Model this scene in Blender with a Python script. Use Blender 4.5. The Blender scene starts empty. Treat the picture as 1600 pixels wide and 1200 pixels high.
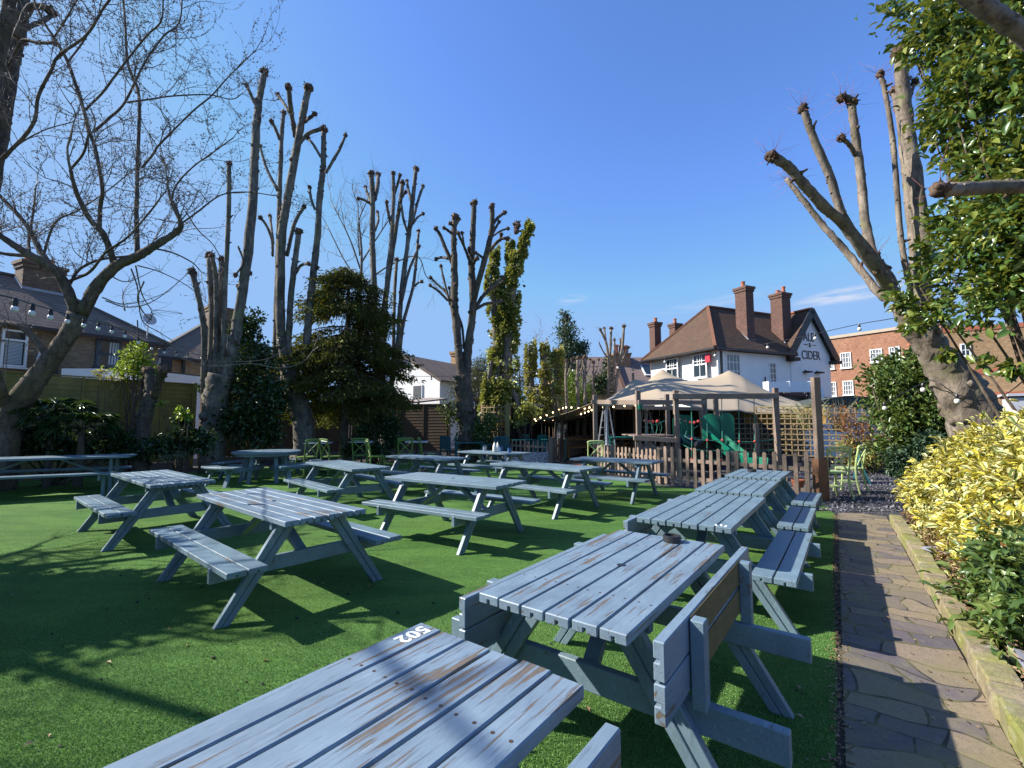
import bpy, math, random
import numpy as np
from mathutils import Vector, Matrix, Euler
R = math.radians
PI = math.pi
scene = bpy.context.scene
COL = scene.collection
rng = np.random.default_rng(7)
random.seed(7)

# ------------------------------------------------------------------ camera model
FPX, PITCH, EYE = 722.9, R(4.674), 1.5216
CP, SP = math.cos(PITCH), math.sin(PITCH)

def W(px, py, Y):
    """world point seen at photo pixel (px,py) lying at distance Y ahead"""
    a, c = (px - 800) / FPX, (600 - py) / FPX
    dy, dz = CP - c * SP, SP + c * CP
    s = Y / dy
    return Vector((a * s, Y, EYE + dz * s))

def G(px, py, z=0.0):
    a, c = (px - 800) / FPX, (600 - py) / FPX
    dy, dz = CP - c * SP, SP + c * CP
    s = (z - EYE) / dz
    return Vector((a * s, dy * s, z))

def PX(n, Y):
    return n / FPX * Y

# ------------------------------------------------------------------ scene objects
def tag(o, label=None, cat=None, group=None, kind=None):
    if label: o['label'] = label
    if cat: o['category'] = cat
    if group: o['group'] = group
    if kind: o['kind'] = kind
    return o

def thing(name, label, cat, loc=(0, 0, 0), rz=0.0, group=None):
    o = bpy.data.objects.new(name, None)
    COL.objects.link(o)
    o.empty_display_size = 0.1
    o.location = loc
    o.rotation_euler = (0, 0, rz)
    return tag(o, label, cat, group)

class MB:
    def __init__(self):
        self.v, self.f, self.uv, self.n, self.mi, self.fm = [], [], [], 0, 0, []
    def add(self, v, f, uv=None):
        v = np.asarray(v, dtype=float).reshape(-1, 3)
        self.v.append(v)
        b = self.n
        for k in f:
            self.f.append([b + i for i in k]); self.fm.append(self.mi)
        self.n += len(v)
    def box(self, c, s, rz=0.0, M=None):
        x, y, z = s[0] / 2, s[1] / 2, s[2] / 2
        p = [Vector((i * x, j * y, k * z)) for i in (-1, 1) for j in (-1, 1) for k in (-1, 1)]
        if M is None and rz: M = Matrix.Rotation(rz, 3, 'Z')
        if M is not None: p = [M @ q for q in p]
        self.add([q + Vector(c) for q in p],
                 [(0, 1, 3, 2), (4, 6, 7, 5), (0, 4, 5, 1), (2, 3, 7, 6), (0, 2, 6, 4), (1, 5, 7, 3)])
        return self
    def bar(self, p0, p1, w, t, side=None, ext=0.0):
        """rectangular bar from p0 to p1; w measured along `side`, t along the third axis"""
        p0, p1 = Vector(p0), Vector(p1)
        d = (p1 - p0); L = d.length; d.normalize()
        sd = Vector(side) if side is not None else (Vector((0, 0, 1)) if abs(d.z) < 0.9 else Vector((1, 0, 0)))
        sd = (sd - d * sd.dot(d)).normalized()
        th = d.cross(sd)
        M = Matrix((d, sd, th)).transposed()
        return self.box((p0 + p1) / 2, (L + 2 * ext, w, t), M=M)
    def extrude(self, prof, p0, p1, side, cap=True):
        """profile points (a,b): a along side, b along third axis (d x side), swept p0->p1"""
        p0, p1 = Vector(p0), Vector(p1)
        d = (p1 - p0).normalized()
        sd = Vector(side); sd = (sd - d * sd.dot(d)).normalized()
        th = d.cross(sd)
        if th.z < -.5: th = -th
        n = len(prof)
        v = [p0 + sd * a + th * b for a, b in prof] + [p1 + sd * a + th * b for a, b in prof]
        f = [(i, (i + 1) % n, n + (i + 1) % n, n + i) for i in range(n)]
        if cap: f += [tuple(range(n))[::-1], tuple(range(n, 2 * n))]
        self.add(v, f)
        return self
    def poly(self, pts):
        self.add(pts, [tuple(range(len(pts)))]); return self
    def slab(self, pts, z0, z1):
        """vertical prism over xy polygon"""
        n = len(pts)
        v = [(p[0], p[1], z0) for p in pts] + [(p[0], p[1], z1) for p in pts]
        f = [(i, (i + 1) % n, n + (i + 1) % n, n + i) for i in range(n)] + [tuple(range(n))[::-1], tuple(range(n, 2 * n))]
        self.add(v, f); return self
    def lathe(self, c, prof, n=16, M=None):
        """prof: (r,z) list from bottom to top around local z"""
        c = Vector(c); v = []
        for r, z in prof:
            for i in range(n):
                q = Vector((r * math.cos(2 * PI * i / n), r * math.sin(2 * PI * i / n), z))
                if M is not None: q = M @ q
                v.append(q + c)
        f = []
        for k in range(len(prof) - 1):
            for i in range(n):
                j = (i + 1) % n
                f.append((k * n + i, k * n + j, (k + 1) * n + j, (k + 1) * n + i))
        f.append(tuple(range(n))[::-1]); m = (len(prof) - 1) * n
        f.append(tuple(range(m, m + n)))
        self.add(v, f); return self
    def tube(self, pts, rad, n=8, smooth=0, rough=0.0, cap=True):
        P = np.array([tuple(p) for p in pts], float)
        Rr = np.array(rad, float) if np.ndim(rad) else np.full(len(P), float(rad))
        if len(Rr) == 2 and len(P) > 2: Rr = np.linspace(Rr[0], Rr[1], len(P))
        if smooth and len(P) > 2: P, Rr = catmull(P, Rr, smooth)
        m = len(P)
        T = np.gradient(P, axis=0); T /= np.linalg.norm(T, axis=1)[:, None] + 1e-12
        ref = np.array([0, 0, 1.0]) if abs(T[0][2]) < 0.9 else np.array([1.0, 0, 0])
        s = np.cross(T[0], ref); s /= np.linalg.norm(s)
        ang = np.arange(n) * 2 * PI / n
        V = np.zeros((m, n, 3))
        for i in range(m):
            s = s - T[i] * s.dot(T[i]); s /= np.linalg.norm(s) + 1e-12
            t = np.cross(T[i], s)
            rr = Rr[i] * (1 + (rng.normal(0, rough, n) if rough else 0))
            V[i] = P[i] + (np.cos(ang) * rr)[:, None] * s + (np.sin(ang) * rr)[:, None] * t
        f = [(i * n + k, i * n + (k + 1) % n, (i + 1) * n + (k + 1) % n, (i + 1) * n + k) for i in range(m - 1) for k in range(n)]
        if cap: f += [tuple(range(n))[::-1], tuple(range((m - 1) * n, m * n))]
        self.add(V.reshape(-1, 3), f); return self
    def ball(self, c, r, n=10, m=6, rough=0.0, sq=(1, 1, 1)):
        c = np.array(tuple(c)); v = [c + np.array([0, 0, -r * sq[2]])]
        for j in range(1, m):
            th = PI * j / m
            for i in range(n):
                q = np.array([math.sin(th) * math.cos(2 * PI * i / n), math.sin(th) * math.sin(2 * PI * i / n), -math.cos(th)])
                v.append(c + q * r * np.array(sq) * (1 + (rng.normal(0, rough) if rough else 0)))
        v.append(c + np.array([0, 0, r * sq[2]]))
        f = [(0, 1 + (i + 1) % n, 1 + i) for i in range(n)]
        for j in range(m - 2):
            for i in range(n):
                a, b = 1 + j * n + i, 1 + j * n + (i + 1) % n
                f.append((a, b, b + n, a + n))
        L = len(v) - 1; b = 1 + (m - 2) * n
        f += [(L, b + i, b + (i + 1) % n) for i in range(n)]
        self.add(v, f); return self
    def build(self, name, mat, parent=None, smooth=False, bevel=0.0, loc=None, rz=0.0, off=None):
        me = bpy.data.meshes.new(name)
        V = np.concatenate(self.v) if self.v else np.zeros((0, 3))
        if off is not None: V = V - np.array(tuple(off))
        me.from_pydata(V.tolist(), [], self.f)
        mats = mat if isinstance(mat, (list, tuple)) else [mat]
        for m in mats: me.materials.append(m)
        if len(mats) > 1: me.polygons.foreach_set('material_index', self.fm)
        if smooth: me.polygons.foreach_set('use_smooth', [True] * len(me.polygons))
        me.update()
        o = bpy.data.objects.new(name, me)
        COL.objects.link(o)
        if parent is not None: o.parent = parent
        if loc is not None: o.location = loc
        if rz: o.rotation_euler = (0, 0, rz)
        if bevel:
            b = o.modifiers.new('bevel', 'BEVEL'); b.width = bevel; b.segments = 1; b.limit_method = 'ANGLE'
        return o

def catmull(P, Rr, k):
    P2 = np.vstack([2 * P[0] - P[1], P, 2 * P[-1] - P[-2]])
    out, ro = [], []
    for i in range(len(P) - 1):
        a, b, c, d = P2[i], P2[i + 1], P2[i + 2], P2[i + 3]
        for j in range(k):
            t = j / k
            out.append(.5 * ((2 * b) + (c - a) * t + (2 * a - 5 * b + 4 * c - d) * t * t + (3 * b - a - 3 * c + d) * t ** 3))
            ro.append(Rr[i] * (1 - t) + Rr[i + 1] * t)
    out.append(P[-1]); ro.append(Rr[-1])
    return np.array(out), np.array(ro)

def copy_tree(o, parent=None):
    c = o.copy(); COL.objects.link(c)
    if parent is not None: c.parent = parent
    for ch in list(o.children): copy_tree(ch, c)
    return c

# ------------------------------------------------------------------ materials
def new_mat(name):
    m = bpy.data.materials.new(name); m.use_nodes = True
    nt = m.node_tree; b = nt.nodes['Principled BSDF']
    return m, nt, b

class N:
    """tiny node helper"""
    def __init__(self, nt): self.nt = nt
    def __call__(self, t, **kw):
        n = self.nt.nodes.new(t)
        for k, v in kw.items(): setattr(n, k, v)
        return n
    def link(self, a, b): self.nt.links.new(a, b)
    def coord(self, what='Object'):
        return self('ShaderNodeTexCoord').outputs[what]
    def mapping(self, vec, scale=(1, 1, 1), loc=None):
        m = self('ShaderNodeMapping'); self.link(vec, m.inputs['Vector'])
        m.inputs['Scale'].default_value = scale
        if loc: m.inputs['Location'].default_value = loc
        return m.outputs['Vector']
    def noise(self, vec, scale, detail=4, rough=.55, dist=0.0):
        n = self('ShaderNodeTexNoise'); self.link(vec, n.inputs['Vector'])
        n.inputs['Scale'].default_value = scale; n.inputs['Detail'].default_value = detail
        n.inputs['Roughness'].default_value = rough; n.inputs['Distortion'].default_value = dist
        return n.outputs['Fac']
    def ramp(self, fac, stops):
        r = self('ShaderNodeValToRGB'); self.link(fac, r.inputs['Fac'])
        e = r.color_ramp.elements
        while len(e) < len(stops): e.new(0.5)
        for i, (p, c) in enumerate(stops):
            e[i].position = p
            e[i].color = (*c, 1) if isinstance(c, (tuple, list)) else (c, c, c, 1)
        return r.outputs['Color']
    def mix(self, fac, a, b, mode='MIX'):
        m = self('ShaderNodeMix', data_type='RGBA', blend_type=mode)
        for s, i in ((fac, 0), (a, 6), (b, 7)):
            if hasattr(s, 'is_linked') or hasattr(s, 'links'): self.link(s, m.inputs[i])
            else: m.inputs[i].default_value = (*s, 1) if isinstance(s, (tuple, list)) else s
        return m.outputs[2]
    def math(self, op, a, b=None, c=None):
        m = self('ShaderNodeMath', operation=op)
        for i, s in enumerate((a, b, c)):
            if s is None: continue
            if hasattr(s, 'links'): self.link(s, m.inputs[i])
            else: m.inputs[i].default_value = s
        return m.outputs[0]
    def bump(self, h, strength, dist, bsdf):
        b = self('ShaderNodeBump'); self.link(h, b.inputs['Height'])
        b.inputs['Strength'].default_value = strength; b.inputs['Distance'].default_value = dist
        self.link(b.outputs[0], bsdf.inputs['Normal'])
        return b
    def rand_off(self, vec, k=37.0):
        oi = self('ShaderNodeObjectInfo')
        c = self('ShaderNodeCombineXYZ')
        r = self.math('MULTIPLY', oi.outputs['Random'], k)
        for i in range(3): self.link(r, c.inputs[i])
        a = self('ShaderNodeVectorMath', operation='ADD')
        self.link(vec, a.inputs[0]); self.link(c.outputs[0], a.inputs[1])
        return a.outputs[0]

def m_plain(name, col, rough=.6, var=.15, scale=6, metal=0.0, bump=0.0, spec=.5, emit=None):
    m, nt, b = new_mat(name); n = N(nt)
    v = n.coord()
    f = n.noise(n.rand_off(v), scale, 5)
    c = n.mix(f, tuple(x * (1 - var) for x in col), tuple(min(1, x * (1 + var)) for x in col))
    n.link(c, b.inputs['Base Color'])
    b.inputs['Roughness'].default_value = rough; b.inputs['Metallic'].default_value = metal
    b.inputs['Specular IOR Level'].default_value = spec
    if bump: n.bump(n.noise(v, scale * 8, 4), bump, .01, b)
    if emit:
        b.inputs['Emission Color'].default_value = (*emit[:3], 1); b.inputs['Emission Strength'].default_value = emit[3]
    return m

def m_paint(name, col, wear=.5, along=(1.2, 9, 9), fl=.03):
    """weathered painted timber: grain streaks, dirt and flaked patches showing brown wood"""
    m, nt, b = new_mat(name); n = N(nt)
    v = n.rand_off(n.coord())
    grain = n.noise(n.mapping(v, tuple(a * 5 for a in along)), 3.0, 6, .65, .6)
    blot = n.noise(n.mapping(v, (2.2, 3, 3)), 1.6, 5, .6)
    c = n.mix(n.ramp(blot, [(.3, 0.0), (.7, 1.0)]), tuple(x * .80 for x in col), tuple(x * 1.13 for x in col))
    c = n.mix(n.ramp(grain, [(.34, .5), (.48, 0.0)]), c, tuple(x * .55 for x in col))
    # dusty pale scuffs
    sc = n.noise(n.mapping(v, tuple(a * 3 for a in along)), 2.2, 5, .7)
    c = n.mix(n.ramp(sc, [(.58, 0.0), (.72, .35)]), c, (.47, .50, .50))
    h = n.math('MULTIPLY', grain, .35)
    if wear > 0:
        f1 = n.noise(n.mapping(v, (along[0] * 1.6, along[1] * 2.6, along[2] * 2.6)), 1.25, 10, .62, .5)
        f2 = n.noise(n.mapping(v, (1.3, 3.2, 3.2)), 1.7, 4)
        s = n.math('ADD', f1, n.math('MULTIPLY', n.math('SUBTRACT', f2, .5), .55))
        t = .775 - .20 * wear
        ck = n.noise(n.mapping(v, (along[0] * .9, along[1] * 6, along[2] * 6)), 1.6, 6, .6, .3)
        crack = n.math('MULTIPLY', n.ramp(ck, [(.485, 0.0), (.5, 1.0), (.515, 0.0)]), n.ramp(s, [(t - .16, 0.0), (t - .02, .85)]))
        c = n.mix(crack, c, (.05, .045, .04))
        mask = n.ramp(s, [(t, 0.0), (t + .010, 1.0)])
        wood = n.mix(grain, (.04, .032, .026), (.235, .185, .135))
        edge = n.ramp(s, [(t - fl, 0.0), (t, .8), (t + .01, 0.0)])
        c = n.mix(edge, c, tuple(x * .6 for x in col))
        c = n.mix(mask, c, wood)
        h = n.math('SUBTRACT', h, n.math('MULTIPLY', mask, .8))
    n.link(c, b.inputs['Base Color'])
    n.link(n.ramp(blot, [(.3, .36), (.7, .52)]), b.inputs['Roughness']); b.inputs['Specular IOR Level'].default_value = .45
    n.bump(h, .45, .003, b)
    return m

def m_wood(name, c0, c1, along=(8, 8, 1), scale=3, rough=.85, green=0.0):
    m, nt, b = new_mat(name); n = N(nt)
    v = n.rand_off(n.coord())
    g = n.noise(n.mapping(v, tuple(a * 3 for a in along)), scale, 6, .65, .5)
    c = n.mix(n.ramp(g, [(.28, 0.0), (.72, 1.0)]), c0, c1)
    bl = n.noise(v, 1.7, 4)
    c = n.mix(n.ramp(bl, [(.4, .0), (.75, .45)]), c, tuple(x * .55 for x in c0))
    if green:
        c = n.mix(n.math('MULTIPLY', n.ramp(n.noise(v, 2.3, 5), [(.4, 0.0), (.65, 1.0)]), green), c, (.06, .075, .02))
    n.link(c, b.inputs['Base Color']); b.inputs['Roughness'].default_value = rough
    b.inputs['Specular IOR Level'].default_value = .25
    n.bump(g, .5, .006, b)
    return m

def m_bark(name, c0, c1, scale=9, bands=0.0, rand=True):
    m, nt, b = new_mat(name); n = N(nt)
    v = n.coord()
    g = n.noise(n.mapping(v, (1, 1, .35)), scale, 7, .7, .4)
    g2 = n.noise(v, 1.3, 4)
    c = n.mix(n.ramp(g, [(.36, 0.0), (.62, 1.0)]), c0, c1)
    lent = n.noise(n.mapping(v, (2.5, 2.5, 9)), 2.2, 5, .65)
    c = n.mix(n.ramp(lent, [(.56, 0.0), (.66, .55)]), c, tuple(x * .4 for x in c0))
    c = n.mix(n.ramp(g2, [(.42, 0.0), (.66, .6)]), c, tuple(x * .6 for x in c0))
    c = n.mix(n.ramp(n.noise(v, 2.6, 6), [(.55, 0.0), (.68, .5)]), c, (c1[0] * .8, c1[1] * .95, c1[2] * .55))
    n.link(c, b.inputs['Base Color']); b.inputs['Roughness'].default_value = .9
    b.inputs['Specular IOR Level'].default_value = .2
    n.bump(g, .9, .03, b)
    return m

def m_brick(name, c1, c2, mortar, scale=1.0, sat=.0):
    m, nt, b = new_mat(name); n = N(nt)
    s = n('ShaderNodeSeparateXYZ'); n.link(n.coord(), s.inputs[0])
    cb = n('ShaderNodeCombineXYZ')
    n.link(n.math('ADD', s.outputs[0], s.outputs[1]), cb.inputs[0]); n.link(s.outputs[2], cb.inputs[1])
    t = n('ShaderNodeTexBrick'); n.link(cb.outputs[0], t.inputs['Vector'])
    t.inputs['Scale'].default_value = 1 / scale
    t.inputs['Color1'].default_value = (*c1, 1); t.inputs['Color2'].default_value = (*c2, 1)
    t.inputs['Mortar'].default_value = (*mortar, 1)
    t.inputs['Brick Width'].default_value = .225; t.inputs['Row Height'].default_value = .075
    t.inputs['Mortar Size'].default_value = .008; t.inputs['Bias'].default_value = -.1
    f = n.noise(n.coord(), 1.1, 5)
    c = n.mix(n.ramp(f, [(.35, 0.0), (.75, .5)]), t.outputs['Color'], tuple(x * .5 for x in c1))
    f3 = n.noise(n.mapping(cb.outputs[0], (4.4, 13.3, 1)), 1.0, 2)
    c = n.mix(n.ramp(f3, [(.35, .55), (.6, 0.0)]), c, tuple(x * .42 for x in c2))
    n.link(c, b.inputs['Base Color']); b.inputs['Roughness'].default_value = .9
    n.bump(t.outputs['Fac'], -.4, .01, b)
    return m

def m_roof(name, c1, c2, w=.25, h=.16):
    m, nt, b = new_mat(name); n = N(nt)
    s = n('ShaderNodeSeparateXYZ'); n.link(n.coord(), s.inputs[0])
    cb = n('ShaderNodeCombineXYZ')
    n.link(n.math('ADD', s.outputs[0], s.outputs[1]), cb.inputs[0]); n.link(s.outputs[2], cb.inputs[1])
    t = n('ShaderNodeTexBrick'); n.link(cb.outputs[0], t.inputs['Vector'])
    t.inputs['Scale'].default_value = 1
    t.inputs['Color1'].default_value = (*c1, 1); t.inputs['Color2'].default_value = (*c2, 1)
    t.inputs['Mortar'].default_value = (*[x * .4 for x in c1], 1)
    t.inputs['Brick Width'].default_value = w; t.inputs['Row Height'].default_value = h
    t.inputs['Mortar Size'].default_value = .012
    f = n.noise(n.coord(), .9, 6, .65)
    c = n.mix(n.ramp(f, [(.35, 0.0), (.7, .55)]), t.outputs['Color'], tuple(x * .55 for x in c1))
    n.link(c, b.inputs['Base Color']); b.inputs['Roughness'].default_value = .85; b.inputs['Specular IOR Level'].default_value = .2
    n.bump(t.outputs['Fac'], -.5, .02, b)
    return m

def m_leaf(name, cols, rough=.45, trans=.25, spec=.5):
    """cols: list of colours picked at random per leaf"""
    m, nt, b = new_mat(name); n = N(nt)
    g = n('ShaderNodeNewGeometry')
    k = len(cols)
    c = n.ramp(g.outputs['Random Per Island'], [(i / max(1, k - 1), cc) for i, cc in enumerate(cols)])
    n.link(c, b.inputs['Base Color']); b.inputs['Roughness'].default_value = rough
    b.inputs['Specular IOR Level'].default_value = spec
    tr = n('ShaderNodeBsdfTranslucent'); n.link(n.mix(.5, c, (cols[-1][0] * 1.6, cols[-1][1] * 1.5, cols[-1][2] * .6)), tr.inputs['Color'])
    mx = n('ShaderNodeMixShader'); mx.inputs[0].default_value = trans
    n.link(b.outputs[0], mx.inputs[1]); n.link(tr.outputs[0], mx.inputs[2])
    n.link(mx.outputs[0], nt.nodes['Material Output'].inputs['Surface'])
    return m

def m_varieg(name):
    m, nt, b = new_mat(name); n = N(nt)
    s = n('ShaderNodeSeparateXYZ'); n.link(n.coord('UV'), s.inputs[0])
    g = n('ShaderNodeNewGeometry'); rnd = g.outputs['Random Per Island']
    d = n.math('ABSOLUTE', n.math('SUBTRACT', s.outputs[0], .5))
    nz = n.noise(n.mapping(n.coord(), (30, 30, 30)), 1.0, 2)
    d = n.math('ADD', d, n.math('MULTIPLY', n.math('SUBTRACT', nz, .5), .22))
    edge = n.ramp(d, [(.15, 0.0), (.22, 1.0)])
    cream = n.ramp(rnd, [(0, (.80, .66, .10)), (.3, (.80, .70, .26)), (.55, (.80, .75, .44)), (.8, (.82, .66, .07)), (1, (.62, .50, .08))])
    green = n.ramp(rnd, [(0, (.34, .33, .07)), (.35, (.09, .15, .035)), (.6, (.16, .21, .05)), (.84, (.58, .52, .06)), (1, (.06, .12, .03))])
    c = n.mix(edge, green, cream)
    n.link(c, b.inputs['Base Color']); b.inputs['Roughness'].default_value = .4
    tr = n('ShaderNodeBsdfTranslucent'); n.link(c, tr.inputs['Color'])
    mx = n('ShaderNodeMixShader'); mx.inputs[0].default_value = .28
    n.link(b.outputs[0], mx.inputs[1]); n.link(tr.outputs[0], mx.inputs[2])
    n.link(mx.outputs[0], nt.nodes['Material Output'].inputs['Surface'])
    return m

def m_glass(name, col=(.02, .03, .035)):
    m, nt, b = new_mat(name)
    b.inputs['Base Color'].default_value = (*col, 1); b.inputs['Roughness'].default_value = .06
    b.inputs['Specular IOR Level'].default_value = .8
    return m

# ------------------------------------------------------------------ foliage meshes
def unit(a): return a / (np.linalg.norm(a, axis=-1, keepdims=True) + 1e-9)

def leaf_mesh(name, P, D, size, mat, parent=None, aspect=.45, up=.6, fold=.18, shape=4, off=None, jit=.35, kind=None, curl=.15):
    """P leaf base points, D preferred axis per leaf; each leaf is a small folded blade"""
    n = len(P)
    if off is not None: P = P - np.array(tuple(off))
    S = size * (1 + rng.uniform(-jit, jit, n))[:, None]
    D = unit(D)
    nr = unit(rng.normal(0, 1, (n, 3)) + np.array([0, 0, 1.0]) * up * 3)
    side = unit(np.cross(nr, D)); nr = np.cross(D, side)
    w = S * aspect * .5
    if shape == 4:
        pts = [P, P + D * S * .5 + side * w + nr * S * fold, P + D * S - nr * S * curl, P + D * S * .5 - side * w + nr * S * fold]
        uv = [(.5, 0), (0, .5), (.5, 1), (1, .5)]; tri = [(0, 2, 1), (0, 3, 2)]
    else:
        mid = P + D * S * .52 + nr * S * .02
        pts = [P, P + D * S * .28 + side * w * .85 + nr * S * fold * .8, P + D * S * .62 + side * w * .95 + nr * S * fold * .7, P + D * S - nr * S * curl,
               P + D * S * .62 - side * w * .95 + nr * S * fold * .7, P + D * S * .28 - side * w * .85 + nr * S * fold * .8, mid]
        uv = [(.5, 0), (0, .3), (0, .65), (.5, 1), (1, .65), (1, .3), (.5, .5)]
        tri = [(0, 6, 1), (1, 6, 2), (2, 6, 3), (3, 6, 4), (4, 6, 5), (5, 6, 0)]
    k = len(pts)
    V = np.stack(pts, 1).reshape(-1, 3)
    base = (np.arange(n) * k)[:, None, None]
    F = (base + np.array(tri)[None]).reshape(-1, 3)
    me = bpy.data.meshes.new(name)
    me.vertices.add(len(V)); me.vertices.foreach_set('co', V.ravel())
    me.loops.add(F.size); me.loops.foreach_set('vertex_index', F.ravel().astype(np.int32))
    me.polygons.add(len(F)); me.polygons.foreach_set('loop_start', np.arange(len(F), dtype=np.int32) * 3)
    me.polygons.foreach_set('loop_total', np.full(len(F), 3, np.int32))
    uvl = me.uv_layers.new(name='UVMap')
    U = np.tile(np.array(uv), (n, 1))
    uvl.data.foreach_set('uv', U[F.ravel()].ravel())
    me.materials.append(mat); me.update(calc_edges=True); me.validate()
    o = bpy.data.objects.new(name, me); COL.objects.link(o)
    if parent is not None: o.parent = parent
    if kind: o['kind'] = kind
    return o

def clumps(blobs, n, nclump, spread=.16, shell=.55):
    """clumpy points inside ellipsoids (x,y,z,rx,ry,rz[,weight]); returns points and outward directions"""
    vol = np.array([(b[3] * b[4] * b[5]) ** .67 * (b[6] if len(b) > 6 else 1) for b in blobs]); vol /= vol.sum()
    B = np.array([b[:6] for b in blobs], float)
    ci = rng.choice(len(B), nclump, p=vol)
    d = unit(rng.normal(0, 1, (nclump, 3)))
    r = shell + (1 - shell) * rng.random(nclump); r = np.where(rng.random(nclump) < .25, rng.random(nclump) * shell, r)
    off = d * r[:, None]
    C = B[ci, :3] + off * B[ci, 3:6]
    wgt = rng.gamma(2.0, 1.0, nclump); wgt /= wgt.sum()
    li = rng.choice(nclump, n, p=wgt)
    sp = B[ci][li, 3:6].mean(1, keepdims=True) * spread
    dl = rng.normal(0, 1, (n, 3)) * sp
    return C[li] + dl, unit(d[li] * .8 + unit(dl) * .7 + rng.normal(0, .35, (n, 3)))
# ------------------------------------------------------------------ light, sky, camera
SUN_AZ, SUN_EL = R(-86), R(36.5)
w = bpy.data.worlds.new('World'); scene.world = w; w.use_nodes = True
nt = w.node_tree; n = N(nt); bg = nt.nodes['Background']
sky = n('ShaderNodeTexSky'); sky.sky_type = 'NISHITA'; sky.sun_disc = False
sky.sun_elevation = SUN_EL; sky.sun_rotation = SUN_AZ
sky.air_density = 1.0; sky.dust_density = .6; sky.ozone_density = 2.5; sky.altitude = 50
# thin cirrus wisps low above the pub
tc = n.coord('Generated')
def wisp(d, sx, sz, amt, seed):
    v = Vector(d).normalized()
    m = n('ShaderNodeVectorMath', operation='SUBTRACT'); n.link(tc, m.inputs[0]); m.inputs[1].default_value = v
    sp = n('ShaderNodeSeparateXYZ'); n.link(m.outputs[0], sp.inputs[0])
    # tilted streak: long in x, short in z, rising to the right
    zz = n.math('SUBTRACT', sp.outputs[2], n.math('MULTIPLY', sp.outputs[0], .12))
    e = n.math('ADD', n.math('POWER', n.math('DIVIDE', sp.outputs[0], sx), 2.0), n.math('POWER', n.math('DIVIDE', zz, sz), 2.0))
    f = n.math('MULTIPLY', n.math('MAXIMUM', n.math('SUBTRACT', 1.0, e), 0.0), amt)
    nz = n.noise(n.mapping(tc, (6, 6, 55), (seed, 0, 0)), 2.2, 6, .6, .4)
    return n.math('MULTIPLY', f, n.ramp(nz, [(.36, 0.0), (.62, 1.0)]))
wp = n.math('ADD', wisp(W(1335, 458, 10) - Vector((0, 0, EYE)), .085, .017, .8, 3.0), wisp(W(895, 468, 10) - Vector((0, 0, EYE)), .04, .012, .4, 7.0))
wp = n.math('ADD', wp, wisp(W(1120, 472, 10) - Vector((0, 0, EYE)), .12, .012, .25, 11.0))
skyc = n.mix(1.0, n.mix(1.0, sky.outputs[0], (.52, .69, 1.0), 'MULTIPLY'), (1.08, 1.86, 3.2), 'DARKEN')   # sky tinted and capped to hold down fill from the horizon and sun side
n.link(n.mix(wp, skyc, (2.6, 2.75, 3.2)), bg.inputs['Color'])
bg.inputs['Strength'].default_value = .145

sl = bpy.data.lights.new('sun', 'SUN'); sl.energy = 4.8; sl.angle = R(.55); sl.color = (1.0, .955, .88)
so = bpy.data.objects.new('sun', sl); COL.objects.link(so)
sd = Vector((math.sin(SUN_AZ) * math.cos(SUN_EL), math.cos(SUN_AZ) * math.cos(SUN_EL), math.sin(SUN_EL)))
so.rotation_euler = sd.to_track_quat('Z', 'Y').to_euler(); so.location = sd * 40

cam = bpy.data.cameras.new('camera'); co = bpy.data.objects.new('camera', cam); COL.objects.link(co)
cam.sensor_width = 36; cam.lens = FPX / 1600 * 36; cam.clip_end = 3000; cam.clip_start = .05
co.location = (0, 0, EYE); co.rotation_euler = (PI / 2 + PITCH, 0, 0)
scene.camera = co
vs = scene.view_settings; vs.view_transform = 'Standard'; vs.look = 'None'; vs.gamma = 1; vs.exposure = 1.0
scene.cycles.max_bounces = 6; scene.cycles.diffuse_bounces = 3; scene.cycles.transparent_max_bounces = 6

# ------------------------------------------------------------------ ground
PA, PB = Vector((.571, .821)), Vector((.821, -.571))
def PT(s, t, z=0.0):
    q = PA * s + PB * t
    return Vector((q.x, q.y, z))

def sheet(name, pts, z, mat, kind='structure'):
    mb = MB(); mb.poly([(p[0], p[1], z) for p in pts])
    o = mb.build(name, mat); o['kind'] = kind
    return o

def m_soil(name, c0, c1, sc=14):
    m, nt, b = new_mat(name); n = N(nt); v = n.coord()
    g = n.noise(v, sc, 8, .7); g2 = n.noise(v, .6, 4)
    vo = n('ShaderNodeTexVoronoi'); n.link(v, vo.inputs['Vector']); vo.inputs['Scale'].default_value = sc * 2.2
    c = n.mix(n.ramp(g, [(.35, 0.0), (.65, 1.0)]), c0, c1)
    c = n.mix(n.ramp(n.math('MULTIPLY', vo.outputs['Color'], 1.0), [(.7, 0.0), (.95, .7)]), c, tuple(x * 1.9 for x in c1))
    c = n.mix(n.ramp(g2, [(.4, 0.0), (.7, .5)]), c, tuple(x * .5 for x in c0))
    n.link(c, b.inputs['Base Color']); b.inputs['Roughness'].default_value = .95
    n.bump(n.math('ADD', g, vo.outputs['Distance']), .8, .03, b)
    return m

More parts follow.
